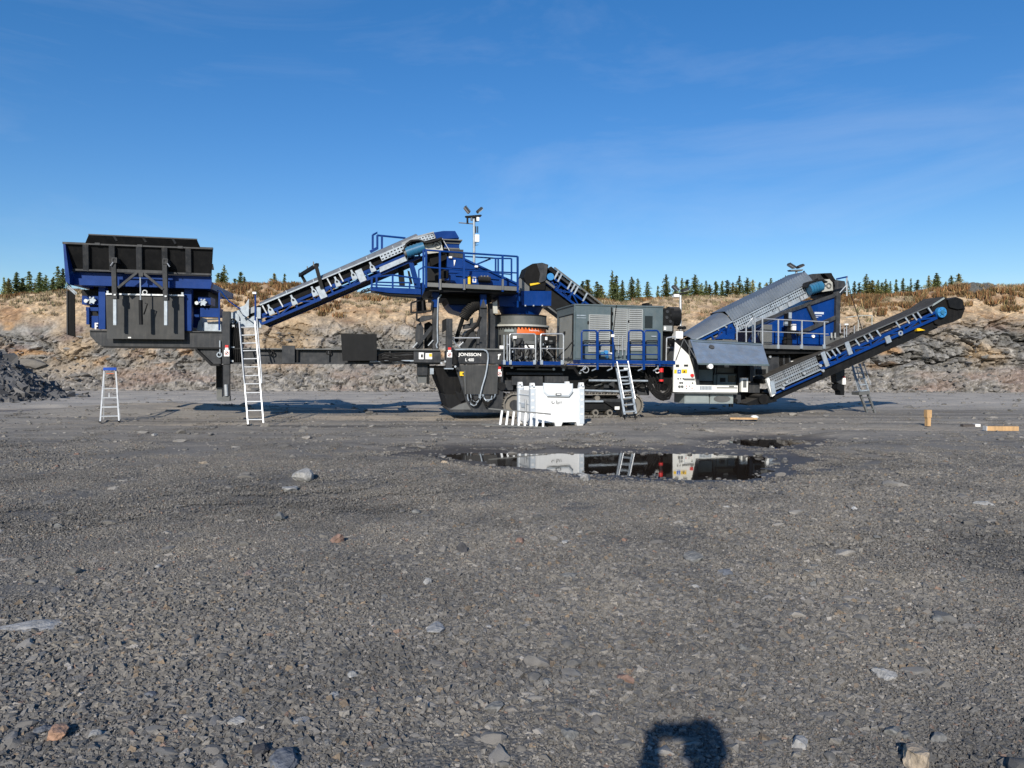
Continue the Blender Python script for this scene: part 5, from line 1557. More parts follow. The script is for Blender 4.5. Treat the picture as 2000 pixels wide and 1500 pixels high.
# big hydraulic leg with sign
c = g(); c.pb(871.5, 622, 883.5, 719, -0.12, 0.08); jl = c.mk('jack_leg', DARK, crusher)
red_white(jl, 873, 678.5, 883, 698, -0.13)
g().pb(868, 719, 886, 721, -0.14, 0.1).mk('leg_flange', GALV, jl)
g().pp([(864, 626), (871, 622), (871, 645), (864, 650)], 0.0, 0.1).mk('leg_lug', BLACK, jl)
for x, y in ((862, 709), (869, 706), (889, 716)): 
    p_ = FM.p((x, y, -0.1)); g().cyl3(p_, p_ + Vector((0, -0.04, 0)), 0.032, 8).mk('bolt', CHROME, jl)
g().pb(885, 684, 893, 712, -0.02, 0.09).mk('hose_clamp', BLACK, jl)
g().tube([(886, 690, -0.05), (890, 696, -0.06), (893, 705, -0.05), (892, 712, -0.02)], 0.02, 6).mk('hose', RUBBER, jl)

# ---- cone crusher
u0, zr0 = FM.uz(967, 636, 1.0); u1, _ = FM.uz(1072, 636, 1.0)
CU, CVC = (u0 + u1) / 2 + 0.02, 1.45
RR = (u1 - u0) / 2 * 0.98
def zz_(y): return FM.uz(1020, y, 1.45 - RR)[1]
cone = G(FM).lathe(CU, CVC, [(RR * 0.96, zz_(712)), (RR * 0.98, zz_(660)), (RR * 0.99, zz_(638))], 64).mk('cone_crusher', OLIVE, crusher, 'round cone crusher drum with an orange maker band')
G(FM).lathe(CU, CVC, [(RR * 0.9, zz_(616)), (RR, zz_(616)), (RR, zz_(634))], 64).mk('adjustment_ring', OLIVE, cone)
G(FM).lathe(CU, CVC, [(RR * 0.98, zz_(633.5)), (RR * 1.11, zz_(633.5)), (RR * 1.11, zz_(637)), (RR * 0.98, zz_(637))], 64).mk('flange', BEIGE, cone)
G(FM).lathe(CU, CVC, [(RR * 0.97, zz_(613.5)), (RR * 1.012, zz_(613.5)), (RR * 1.012, zz_(616)), (RR * 0.97, zz_(616))], 64).mk('ring_lip', BLACK, cone)
for k in range(26):
    t = math.pi * (1.02 + 0.96 * k / 25)
    a_ = Vector((CU + RR * 1.06 * math.cos(t), CVC + RR * 1.06 * math.sin(t), zz_(637.5)))
    G(FM).cyl3(a_, a_ - Vector((0, 0, 0.06)), 0.022, 6).mk('flange_bolt', BLACK, cone)
t0 = -math.pi / 2 - 0.30; t1 = -math.pi / 2 + 1.2
G(FM).lathe(CU, CVC, [(RR * 1.0, zz_(653)), (RR * 1.004, zz_(639.5))], 30, t0, t1).mk('orange_band', ORANGE, cone)
# maker name bent round the band
def bent_text(body_, ta, tb_, ytop, ybase, rad, m, parent, bold):
    cu = bpy.data.curves.new('lettering', 'FONT'); cu.body = body_; cu.offset = bold
    o = bpy.data.objects.new('lettering', cu); COL.objects.link(o)
    me = bpy.data.meshes.new_from_object(o.evaluated_get(bpy.context.evaluated_depsgraph_get()))
    bpy.data.objects.remove(o)
    co = np.zeros(len(me.vertices) * 3); me.vertices.foreach_get('co', co); co = co.reshape(-1, 3)
    lo, hi = co.min(0), co.max(0)
    t = ta + (co[:, 0] - lo[0]) / (hi[0] - lo[0]) * (tb_ - ta)
    z = zz_(ybase) + (co[:, 1] - lo[1]) / (hi[1] - lo[1]) * (zz_(ytop) - zz_(ybase))
    me.vertices.foreach_set('co', np.stack([CU + rad * np.cos(t), CVC + rad * np.sin(t), z], -1).ravel()); me.update(); me.materials.clear()
    return link('lettering', me, m, parent)
bent_text('Nordberg', t0 + 0.46, t0 + 0.90, 642.6, 647.6, RR * 1.012, LETTER, cone, 0.0)
G(FM).lathe(CU, CVC, [(RR * 1.0, zz_(648)), (RR * 1.004, zz_(643))], 8, t0 - 0.5, t0 - 0.12).mk('maker_plate', TANKG, cone)
G(FM).lathe(CU, CVC, [(RR * 0.80, zz_(590)), (RR * 0.92, zz_(590)), (RR * 0.70, zz_(613)), (RR * 0.70, zz_(616))], 48).mk('feed_funnel', BLUE, cone)
c = g(); c.pp([(1018.5, 568), (1077, 568.5), (1076.5, 597), (1019, 596.5)], 0.55, 2.3); c.mk('feed_box', BLUE, cone)
c = g(); c.pp([(972, 566), (1018, 568), (1018, 600), (976, 598)], 0.8, 2.2); c.mk('feed_box_side', BLUE, cone)
for x in (1025, 1041, 1058): g().pb(x, 595.5, x + 2.5, 598, 0.5, 0.55).mk('bolt', CHROME, cone)
g().bar((1011, 543, 0.1), (1011, 600, 0.3), 0.05).mk('post', BLUE, cone)
g().pp([(1013, 545), (1016, 543), (1034, 560), (1034, 573), (1012, 571)], 0.6, 0.62).mk('mesh_panel', GREYIN, cone)
g().pp([(962, 592), (971, 586), (972, 612), (964, 612)], 0.55, 0.7).mk('white_bracket', BEIGE, cone)
# hydraulics round the crusher's foot
rg = np.random.default_rng(21)
hyd = g().pb(975, 655, 1086, 712, 1.0, 1.25).mk('hydraulic_rack', BLACK, crusher)
for x, r_, y0, y1, m in ((1016, 0.13, 672, 702, DARK), (1034, 0.11, 678, 704, DARK), (1065, 0.10, 672, 705, BLACK), (1076, 0.12, 668, 706, BLACK), (996, 0.06, 660, 706, DARK), (1052, 0.05, 664, 706, DARK), (1005, 0.04, 664, 706, GREYIN)):
    a_, b_ = FM.p((x, y1, 0.5)), FM.p((x, y0, 0.5)); g().cyl3(a_, b_, r_, 16).mk('accumulator', m, hyd)
    g().cyl3(b_, b_ + Vector((0, 0, 0.05)), r_ * 0.5, 10).mk('accumulator_cap', GREYIN, hyd)
g().pb(1008, 660, 1022, 672, 0.4, 0.7).mk('valve_block', DARK, hyd)
g().pb(1024, 666, 1044, 672, 0.45, 0.7).mk('valve_block', GREYIN, hyd)
g().pb(1025, 679, 1043, 706, 0.42, 0.6).mk('control_block', GREYIN, hyd)
for x0, y0, x1, y1 in ((1002, 656, 1009, 661.5), (1025, 674, 1043, 679.5), (1065, 658, 1069, 664), (976, 675, 985, 682), (1068, 676, 1071, 683)):
    g().pb(x0, y0, x1, y1, 0.36, 0.40).mk('label_plate', LETTER, hyd)
for k in range(22):
    x = rg.uniform(985, 1082); y = rg.uniform(662, 690)
    pts = [(x, y, 0.4)]
    for s in range(4):
        x += rg.uniform(-8, 8); y += rg.uniform(3, 11); pts.append((x, min(y, 710), 0.36 + rg.uniform(-0.06, 0.06)))
    g().tube(pts, rg.uniform(0.014, 0.028), 6).mk('hose', RUBBER if k % 4 else GREYIN, hyd)
for k in range(12):
    x, y = rg.uniform(986, 1080), rg.uniform(664, 704)
    g().pb(x, y, x + rg.uniform(2, 5), y + rg.uniform(2, 4), 0.38, 0.44).mk('fitting', GALV if k % 2 else DARK, hyd)
g().tube([(1120, 665, 0.3), (1108, 680, 0.3), (1092, 694, 0.3), (1084, 704, 0.3)], 0.02, 6).mk('hose', BLACK, hyd)
# crusher walkway, bright tube railings
c = g(); c.pb(983, 706, 1047, 713, -0.2, 0.35); walk = c.mk('crusher_walkway', BLUE, crusher)
g().pb(1057, 706, 1101, 713, -0.2, 0.35).mk('walkway_section', BLUE, walk)
g().pb(982, 713, 1128, 716, -0.18, 0.4).mk('walkway_beam', BLACK, walk)
for pts in (hoop_pts(FM, 995.5, 1046, 652, 711, -0.2), hoop_pts(FM, 1056, 1100.5, 652, 711, -0.2)):
    G().tube3(pts, 0.021, 8).mk('railing_hoop', CHROME, walk)
for x0, x1 in ((996, 1046), (1056, 1100)): g().tube([(x0, 680.5, -0.2), (x1, 681, -0.2)], 0.016, 7).mk('midrail', CHROME, walk)
for x in (984.5, 990.5): g().tube([(x, 654, -0.18), (x, 711, -0.18)], 0.018, 7).mk('railing_post', CHROME, walk)
g().tube([(990, 673, -0.18), (996, 673, -0.2)], 0.02, 7).mk('gate_hinge', CHROME, walk)
for x in (985, 997, 1044, 1058, 1098): g().pb(x - 2.5, 703, x + 2.5, 712, -0.24, -0.19).mk('post_foot', GALV, walk)

# ---- generator container
KV, KB = 0.55, 2.75
def kz(px, py): return FM.uz(px, py, KV)
kl, ktop = kz(1122.5, 594.5); kr, ktr = kz(1295, 602); kbot = kz(1200, 706)[1]
ktop = (ktop + ktr) / 2 + 0.0
c = g(); c.b(kl, kr, KV, KB, kbot, ktop)
gen = c.mk('generator_container', STEELBLUE, crusher, 'steel blue generator container with pale louvred doors')
g().b(kl - 0.03, kr + 0.03, KV - 0.03, KB + 0.03, ktop, ktop + 0.04).mk('roof', STEELBLUE, gen)
g().b(kl - 0.02, kl + 0.02, KV - 0.02, KV + 0.05, kbot, ktop).mk('corner_post', STEELBLUE, gen)
# end door
dw0, dw1 = KV + 0.12, KV + 1.75
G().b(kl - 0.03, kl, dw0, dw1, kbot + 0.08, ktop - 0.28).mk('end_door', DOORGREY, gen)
for a_ in (dw0 - 0.03, dw1): G().b(kl - 0.04, kl, a_, a_ + 0.03, kbot + 0.06, ktop - 0.25).mk('door_frame', BLACK, gen)
G().b(kl - 0.04, kl, dw0 - 0.03, dw1 + 0.03, ktop - 0.28, ktop - 0.25).mk('door_frame', BLACK, gen)
G().b(kl - 0.06, kl - 0.03, KV + 0.95, KV + 1.1, (kbot + ktop) / 2, (kbot + ktop) / 2 + 0.09).mk('door_handle', BLACK, gen)
def panel(x0, x1, y0, y1, m, name, d=0.02):
    a0, z1 = kz(x0, y0); a1, _ = kz(x1, y0); z0 = kz((x0 + x1) / 2, y1)[1]
    return G().b(a0, a1, KV - d, KV - 0.0005, z0, z1).mk(name, m, gen)
panel(1124.5, 1146, 607, 700, STEELBLUE, 'door_panel')
panel(1258, 1293.5, 604, 701, STEELBLUE, 'door_panel')
panel(1259, 1274, 617, 641, DARKGLASS, 'window', 0.03)
panel(1126, 1144, 615, 617, GALV, 'drip_rail', 0.03)
panel(1126, 1144, 620, 621.5, GALV, 'drip_rail', 0.03)
panel(1271, 1281, 656, 658, GALV, 'door_handle', 0.05)
slat_me = {}
def louvre(x0, x1, y0, y1, n):
    a0, z1 = kz(x0, y0); a1, _ = kz(x1, y0); z0 = kz((x0 + x1) / 2, y1)[1]
    w_ = 0.035
    for (p, q_, r_, s_) in ((a0, a0 + w_, z0, z1), (a1 - w_, a1, z0, z1), (a0 + w_, a1 - w_, z1 - w_, z1), (a0 + w_, a1 - w_, z0, z0 + w_)):
        G().b(p, q_, KV - 0.045, KV - 0.0005, r_, s_).mk('louvre_frame', LOUVRE, gen)
    G().b(a0 + w_, a1 - w_, KV - 0.006, KV - 0.0005, z0 + w_, z1 - w_).mk('louvre_back', BLACK, gen)
    wid = a1 - a0 - 2 * w_; pitch = (z1 - z0 - 2 * w_) / n
    key = round(wid, 3)
    if key not in slat_me:
        s = G(); h_ = pitch * 0.78
        s.hexa([(0, -0.04, -h_ / 2), (wid, -0.04, -h_ / 2), (wid, -0.032, -h_ / 2), (0, -0.032, -h_ / 2), (0, -0.012, h_ / 2), (wid, -0.012, h_ / 2), (wid, -0.004, h_ / 2), (0, -0.004, h_ / 2)])
        slat_me[key] = s.mesh('louvre_slat'); slat_me[key].materials.append(LOUVRE)
    for k in range(n):
        o = link('louvre_slat', slat_me[key], None, gen)
        o.location = (a0 + w_, KV - 0.004, z0 + w_ + (k + 0.5) * pitch)
louvre(1149.5, 1191.5, 614, 688, 17); louvre(1197.5, 1225.5, 602.5, 684, 19); louvre(1226.5, 1255, 603.5, 685, 19)
panel(1193, 1196, 600, 690, BLACK, 'seam', 0.006)
g().tube([(1204, 596, KV - 0.06), (1201, 620, KV - 0.06), (1198, 650, KV - 0.06), (1197, 680, KV - 0.06)], 0.012, 6).mk('cable', BLACK, gen)
for x, y in ((1148.5, 630), (1195.5, 632), (1195.5, 612), (1227, 628)): panel(x - 1.2, x + 1.2, y - 2.5, y + 2.5, BLACK, 'latch', 0.05)
for x0, y0, x1, y1, m in ((1255, 597, 1279, 600, BLACK), (1262, 591.5, 1268, 598, RUBBER), (1268, 594, 1274, 599, DARK)):
    g().pb(x0, y0, x1, y1, 1.2, 1.6).mk('exhaust', m, gen)
# radiator end
c = g(); c.pb(1295, 602, 1316, 649, 0.75, 2.5); c.mk('radiator', BLACK, gen)
p_ = FM.p((1316, 618, 1.0)); g().cyl3(p_ + Vector((-0.2, 0, 0)), p_ + Vector((0.14, 0, 0)), 0.30, 24).mk('fan_shroud', BLACK, gen)
for x, y in ((1303, 609), (1312, 616), (1302, 620), (1309, 628)):
    q_ = FM.p((x, y, 0.75)); g().cyl3(q_, q_ + Vector((0, -0.03, 0)), 0.05, 10).mk('cap', DARK, gen)
g().pb(1296, 636, 1313, 646.5, 0.6, 0.76).mk('battery_box', LOUVRE, gen)
g().pb(1297, 638, 1301, 644.5, 0.56, 0.6).mk('battery_clip', LETTER, gen)
c = g(); c.pb(1295, 650, 1320, 704, 0.9, 2.4); c.mk('dark_bay', BLACK, gen)
for a_, b_ in (((1301, 706), (1302, 660)), ((1302, 660), (1319, 657)), ((1319, 657), (1318, 706)), ((1302, 679), (1318, 679))):
    g().tube([(a_[0], a_[1], 0.5), (b_[0], b_[1], 0.5)], 0.022, 7).mk('ladder_frame', CHROME, gen)
for k in range(5):
    g().tube([(1304 + 2 * k, 662 + 3 * k, 0.7), (1310, 680 + k, 0.66), (1316 - k, 700, 0.7)], 0.02, 6).mk('hose', RUBBER, gen)

# generator walkway with blue hooped railings
c = g(); c.pb(1133, 703.5, 1319, 710.5, -0.28, 0.5); gw = c.mk('generator_walkway', BLUE, crusher)
g().pb(1108, 711.5, 1316, 714, -0.2, -0.1).mk('walkway_edge', BLUE, gw)
for x0, x1 in ((1136, 1165.5), (1168, 1197), (1228, 1256), (1258.5, 1286)):
    G().tube3(hoop_pts(FM, x0, x1, 645.5, 706, -0.26, 5), 0.027, 8).mk('railing_hoop', BLUE, gw)
    G().tube3(hoop_pts(FM, x0 + 2.5, x1 - 0.5, 665.5, 700, 0.42, 4), 0.02, 8).mk('inner_hoop', BLACK, gw)
    for y in (674, 692): g().tube([(x0 + 0.5, y, -0.26), (x1 - 0.5, y + 0.6, -0.26)], 0.017, 7).mk('midrail', BLUE, gw)
for x in (1166.8, 1257.3): g().bar((x, 650, -0.27), (x, 722, -0.27), 0.06).mk('railing_post', BLUE, gw)
for x in (1197.5, 1227, 1288): g().bar((x, 650 if x > 1280 else 668, -0.26), (x, 716, -0.26), 0.05).mk('railing_post', BLUE, gw)
g().pb(1194, 653, 1200, 658, -0.3, -0.24).mk('gate_latch', LETTER, gw)
for x in (1208, 1216, 1223): g().tube([(x, 657 + (x == 1223) * 18, 0.35), (x, 694, 0.35)], 0.018, 7).mk('chrome_rod', CHROME, gw)
g().tube([(1196, 674, -0.2), (1212, 675, -0.1)], 0.014, 6).mk('chain_rail', BLACK, gw)
# pump assembly on the walkway
c = g(); c.pb(1171, 684, 1190, 692, 0.0, 0.2); pump = c.mk('valve_manifold', GALV, gw)
for x, y, r_, m in ((1174, 690, 0.05, TEAL), (1182, 688, 0.06, LBLUE), (1188, 692, 0.045, GALV), (1184, 697, 0.04, LBLUE)):
    q_ = FM.p((x, y, 0.0)); g().cyl3(q_, q_ + Vector((0, -0.12, 0)), r_, 12).mk('valve', m, gw)
g().pb(1190, 688.5, 1199, 692, -0.02, 0.06).mk('filter', LETTER, gw)
for x in (1143, 1165, 1195, 1255, 1285):
    g().tube([(x, 714, -0.2), (x, 720, -0.2), (x - 9, 724, -0.25)], 0.022, 6).mk('hanger', GALV if x != 1143 else CHROME, gw)
ring(g(), FM.p((1144, 722, -0.22)), 0.09, 0.014).mk('hoop_grip', CHROME, gw)

# access ladder
LV = -0.55
def ladder(parent, a0, a1, b0_, b1_, v0, v1, n, m, r=0.026, name='rung', flat=0.0, rails_='stile'):
    """stiles from a0 to a1 and b0_ to b1_ (pixels, top first), leaning from depth v0 to v1"""
    A0, A1, B0, B1 = FM.p((*a0, v0)), FM.p((*a1, v1)), FM.p((*b0_, v0)), FM.p((*b1_, v1))
    G().bar3(A0, A1, r * 2, r * 2.4).mk(rails_, m, parent); G().bar3(B0, B1, r * 2, r * 2.4).mk(rails_, m, parent)
    for k in range(n):
        t = (k + 0.6) / n
        a_, b_ = A0.lerp(A1, t), B0.lerp(B1, t)
        if flat: 
            d2 = Vector((0, flat, 0)); q = G(); q.hexa([a_ - d2 - Vector((0, 0, 0.018)), b_ - d2 - Vector((0, 0, 0.018)), b_ + d2 - Vector((0, 0, 0.018)), a_ + d2 - Vector((0, 0, 0.018)),
                                              a_ - d2 + Vector((0, 0, 0.018)), b_ - d2 + Vector((0, 0, 0.018)), b_ + d2 + Vector((0, 0, 0.018)), a_ + d2 + Vector((0, 0, 0.018))])
            q.mk(name, m, parent)
        else: G().tube3([a_, b_], r * 0.75, 7).mk(name, m, parent)
lad = g().pp([(1203, 713), (1226, 713), (1226, 716), (1203, 716)], -0.5, -0.3).mk('access_ladder', GALV, crusher)
ladder(lad, (1204, 716), (1219.5, 810), (1226, 714), (1241.5, 808), -0.35, -0.75, 7, GALV, 0.028, 'tread', 0.07)
for a_, b_ in (((1205, 706), (1219, 778)), ((1226.5, 705), (1241, 779))):
    g().tube([(a_[0], a_[1], -0.5), (b_[0], b_[1], -0.85)], 0.02, 8).mk('handrail', CHROME, lad)
G().tube3([FM.p(q_) for q_ in ((1219, 808, -0.75), (1221, 822, -0.75), (1240, 822, -0.75), (1242, 806, -0.75))], 0.022, 7).mk('bottom_loop', BLACK, lad)
g().pb(1219, 716, 1226, 723, -0.42, -0.36).mk('label_plate', LETTER, lad)

# ---- tracks
TV0, TV1 = 0.0, 0.5
ul_, zb_ = FM.uz(981, 819, TV0); ur_, _ = FM.uz(1258, 818, TV0); zt_ = FM.uz(1150, 767, TV0)[1]
zb_ = 0.02
rad_ = (zt_ - zb_) / 2
def track(v0, v1, detail):
    c0, c1 = ul_ + rad_, ur_ - rad_
    zc = zb_ + rad_
    q = G(); q.b(c0, c1, v0 + 0.12, v1 - 0.12, zc - rad_ * 0.45, zc + rad_ * 0.5)
    tr = q.mk('track', DARK, crusher)
    q = G(); q.b(c0 + 0.2, c1 - 0.2, v0 + 0.06, v0 + 0.12, zc - rad_ * 0.35, zc + rad_ * 0.25); q.mk('track_frame', BLACK, tr)
    straight = c1 - c0; per = 2 * straight + 2 * math.pi * rad_
    n = 50; sh = G()
    sh.b(-per / n * 0.47, per / n * 0.47, 0, v1 - v0, -0.03, 0.0); sh.b(-0.03, -0.005, 0, v1 - v0, 0.0, 0.035); sh.b(0.045, 0.065, 0, v1 - v0, 0.0, 0.03)
    sme = sh.mesh('track_shoe'); sme.materials.append(TRACK)
    for k in range(n):
        s = per * k / n
        if s < straight: u_, z_, a_ = c0 + s, zb_ + 0.035, math.pi
        elif s < straight + math.pi * rad_:
            t = (s - straight) / rad_; u_, z_, a_ = c1 + (rad_ - 0.035) * math.sin(t), zc - (rad_ - 0.035) * math.cos(t), math.pi - t
        elif s < 2 * straight + math.pi * rad_: u_, z_, a_ = c1 - (s - straight - math.pi * rad_), zb_ + 2 * rad_ - 0.035, 0
        else:
            t = (s - 2 * straight - math.pi * rad_) / rad_; u_, z_, a_ = c0 - (rad_ - 0.035) * math.sin(t), zc + (rad_ - 0.035) * math.cos(t), -t
        o = link('track_shoe', sme, None, tr); o.location = (u_, v0, z_); o.rotation_euler = (0, a_, 0)
    for cx in (c0, c1):
        q = G(); q.cyl3((cx, v0 + 0.1, zc), (cx, v1 - 0.1, zc), rad_ * 0.8, 22); q.mk('sprocket', TRACK, tr)
        q = G(); q.cyl3((cx, v0 + 0.05, zc), (cx, v0 + 0.1, zc), rad_ * 0.4, 16); q.mk('hub', DARK, tr)
    for k in range(8):
        cx = c0 + 0.25 + (straight - 0.5) * k / 7
        q = G(); q.cyl3((cx, v0 + 0.05, zb_ + 0.15), (cx, v1 - 0.05, zb_ + 0.15), 0.095, 16); q.mk('roller', TRACK, tr)
        q = G(); q.cyl3((cx, v0 + 0.02, zb_ + 0.15), (cx, v0 + 0.05, zb_ + 0.15), 0.045, 8); q.mk('roller_cap', BLACK, tr)
    for k in range(2):
        cx = c0 + straight * (0.35 + 0.35 * k)
        q = G(); q.cyl3((cx, v0 + 0.06, zb_ + 2 * rad_ - 0.16), (cx, v1 - 0.06, zb_ + 2 * rad_ - 0.16), 0.08, 14); q.mk('carrier_roller', TRACK, tr)
track(TV0, TV1, True); track(2.35, 2.85, False)
# undercarriage
c = g(); c.pp([(983, 716), (1320, 717), (1320, 735), (1262, 745), (1262, 760), (1090, 765), (985, 765)], 0.62, 2.3)
under = c.mk('undercarriage', BLACK, crusher)
for x0, y0, x1, y1, v0, v1, m in ((1000, 735, 1060, 752, 0.35, 0.6, DARK), (1064, 735, 1110, 747, 0.3, 0.6, DARK), (983, 743, 1002, 762, 0.4, 0.62, DARK), (990, 728, 1100, 732, 0.3, 0.6, DARK), (1010, 720, 1080, 723, 0.3, 0.6, GREYIN),
                                  (1238, 756, 1268, 772, 0.5, 0.7, DARK), (1100, 748, 1112, 763, 0.2, 0.5, DARK), (1180, 745, 1200, 764, 0.5, 0.62, DARK)):
    g().pb(x0, y0, x1, y1, v0, v1).mk('chassis_box', m, under)
for p_, q_ in (((1150, 743), (1265, 744)), ((1142, 762.5), (1210, 764.5)), ((1142, 784), (1178, 784))):
    g().tube([(p_[0], p_[1], -0.02), (q_[0], q_[1], -0.02)], 0.032, 8).mk('step_bar', GALV, under)
g().pb(1201, 794, 1210, 800, -0.08, -0.05).mk('label_plate', LETTER, under)
g().pp([(1178, 783), (1212, 787), (1217, 820), (1196, 795)], -0.05, 0.0).mk('step_bracket', BLACK, under)
for x, y in ((999, 717.5), (1100, 722), (1081, 721), (1132, 728)):
    q_ = FM.p((x, y, 0.3)); g().cyl3(q_, q_ + Vector((0, -0.05, 0)), 0.04, 8).mk('bolt', CHROME, under)
p_ = FM.p((978, 754, 0.25)); g().cyl3(p_, p_ + Vector((0, -0.2, 0)), 0.12, 16).mk('exhaust_stub', BLACK, under)
rg = np.random.default_rng(31)
for k in range(26):
    x, y = rg.uniform(1140, 1262), rg.uniform(722, 760)
    pts = [(x, y, 0.5)]
    for s in range(3): x += rg.uniform(-14, 14); y += rg.uniform(-3, 6); pts.append((x, y, 0.4 + rg.uniform(-0.1, 0.1)))
    g().tube(pts, rg.uniform(0.015, 0.03), 6).mk('hose', RUBBER if k % 5 else GREYIN, under)
for k in range(16):
    f_ = k / 15
    x0, y0 = 1262 + rg.uniform(-4, 20), 742 + rg.uniform(-14, 12)
    pts = [(x0, y0, 0.1), (x0 + 8, y0 + 16, 0.0), (1286 + rg.uniform(-6, 8), 770 + rg.uniform(-4, 12), -0.05), (1302 + rg.uniform(-5, 5), 772 + rg.uniform(-6, 8), 0.0), (1312 + rg.uniform(-4, 4), 752 + rg.uniform(-12, 8), 0.15)]
    P = [FM.p(q_) for q_ in pts]; sm = []
    for i in range(len(P) - 1):
        for t in (0, 0.33, 0.66):
            b0_, b1, b2, b3 = P[max(i - 1, 0)], P[i], P[i + 1], P[min(i + 2, len(P) - 1)]
            sm.append(0.5 * ((2 * b1) + (b2 - b0_) * t + (2 * b0_ - 5 * b1 + 4 * b2 - b3) * t * t + (3 * b1 - b0_ - 3 * b2 + b3) * t ** 3))
    sm.append(P[-1]); G().tube3(sm, rg.uniform(0.02, 0.032), 7).mk('hose', RUBBER, under)
c = g(); c.pb(1264, 716, 1318, 750, 0.5, 1.2); c.mk('pump_bay', BLACK, under)
# fire extinguisher
a_, b_ = FM.p((1291.5, 745, -0.12)), FM.p((1291.5, 719, -0.12)); 
ex = g().cyl3(a_, b_, 0.062, 14).mk('fire_extinguisher', BLACK, crusher)
g().cyl3(a_, a_ + Vector((0, 0, 0.06)), 0.068, 14).mk('red_base', RED, ex); g().cyl3(b_ - Vector((0, 0, 0.12)), b_, 0.07, 14).mk('red_cap', RED, ex)
ring(g(), FM.p((1284, 724, -0.12)), 0.07, 0.014).mk('hose_loop', LETTER, ex)
# ---- white electrical cabinet of the screen unit
WV = -0.25
c = g(); c.pp([(1319, 668), (1334, 682), (1346, 694), (1353, 717), (1360, 752), (1441, 753), (1441, 766.5), (1315, 765.5), (1316, 707)], WV, WV + 0.05)
cab = c.mk('control_cabinet', WHITE, crusher, 'white electrical cabinet open under a raised blue grey hatch')
c = g(); c.pp([(1318, 664), (1440, 664), (1440, 765), (1316, 765)], WV + 0.55, 1.9); c.mk('cabinet_body', GREYIN, cab)
c = g(); c.pp([(1319, 664), (1345, 664), (1345, 694), (1334, 682), (1319, 669)], WV + 0.05, WV + 0.55); c.mk('cabinet_shoulder', BLACK, cab)
g().pp([(1336, 766), (1440, 767), (1440, 770), (1316, 768)], WV - 0.02, WV + 0.4).mk('plinth', GREYIN, cab)
for x0, y0, x1, y1, m in ((1320, 712, 1326.5, 717, INK), (1336, 712, 1344, 716, INK), (1316.8, 722, 1322, 729.5, YELLOW), (1323, 722, 1330, 729.8, STICKB), (1331, 721.5, 1342, 729, YELLOW), (1336, 739, 1357, 743, GREYIN),
                          (1337, 744.5, 1357, 762.5, PLGREY), (1338, 745.5, 1356, 761.5, WHITE), (1366.5, 753.5, 1391, 762.5, PLGREY), (1400, 756.5, 1440, 758.5, GREYIN), (1424, 753.5, 1434, 756, GREYIN)):
    dd = 0.012 if m is WHITE else 0.006
    g().pb(x0, y0, x1, y1, WV - dd, WV - 0.0005).mk('panel_plate' if m in (PLGREY, WHITE, GREYIN) else 'sticker', m, cab)
g().pp([(1334, 727.8), (1336.5, 723), (1339, 727.8)], WV - 0.010, WV - 0.0065).mk('pictogram', INK, cab)
g().pp([(1326, 728), (1328.5, 725), (1327, 725), (1327.5, 723.5), (1325, 726), (1326.5, 726)], WV - 0.010, WV - 0.0065).mk('pictogram', LETTER, cab)
for k in range(8):
    for j in range(2): g().pb(1368 + k * 2.8, 755 + j * 3.5, 1369.4 + k * 2.8, 757 + j * 3.5, WV - 0.012, WV - 0.0065).mk('breaker', INK, cab)
def button(x, y, r_, m, d=0.03):
    q_ = FM.p((x, y, WV)); g().cyl3(q_, q_ + Vector((0, -d, 0)), r_, 10).mk('button', m, cab)
button(1351, 733, 0.05, RED, 0.06)
for x, y, r_, m in ((1324, 739.5, 0.02, INK), (1329, 739.5, 0.016, INK), (1334, 739.5, 0.02, INK), (1328, 747.5, 0.028, GREYIN), (1332, 747.5, 0.028, GREYIN), (1326.5, 755, 0.038, GREYIN), (1332, 755, 0.038, GREYIN), (1352, 748, 0.022, INK), (1340, 754, 0.014, RED), (1346, 754, 0.014, INK), (1340, 758.5, 0.014, INK), (1351, 758, 0.014, RED)):
    button(x, y, r_, m)
# inside of the open bay
IV = WV + 0.5
g().pp([(1346, 694), (1441, 700), (1441, 753), (1360, 752)], IV, IV + 0.03).mk('bay_back', GREYIN, cab)
for x0, y0, x1, y1, m, v in ((1365, 722, 1392, 744, STEELBLUE, IV - 0.2), (1364, 719.5, 1393, 722, BLACK, IV - 0.22), (1364.5, 743.5, 1392.5, 746, BLACK, IV - 0.2), (1401, 731, 1440, 752, STEELBLUE, IV - 0.15), (1400, 728, 1440, 731, BLACK, IV - 0.2),
                             (1407, 738, 1417, 746, BLACK, IV - 0.17), (1422.5, 733, 1437.5, 746, DARKGLASS, IV - 0.17), (1366, 712, 1440, 719, DARK, IV - 0.1), (1394, 719, 1400, 752, STEELBLUE, IV - 0.1), (1415, 713.5, 1424, 714.8, LETTER, IV - 0.11), (1415, 716, 1424, 717, LETTER, IV - 0.11)):
    g().pb(x0, y0, x1, y1, v, v + 0.08).mk('inner_unit', m, cab)
g().pp([(1346, 694), (1353, 700), (1364, 712), (1366, 752), (1360, 752), (1353, 717)], WV + 0.06, WV + 0.1).mk('bay_side', DARK, cab)
q_ = FM.p((1387.5, 715.5, -1.06)); g().cyl3(q_ + Vector((0, 0.1, 0)), q_ + Vector((0, -0.03, 0)), 0.07, 14, 0.075).mk('work_lamp', LETTER, cab)
for x in (1396, 1400): g().tube([(x, 711, -0.4), (x, 722, -0.35), (x - 2, 732, -0.3)], 0.02, 6).mk('cord', BLACK, cab)
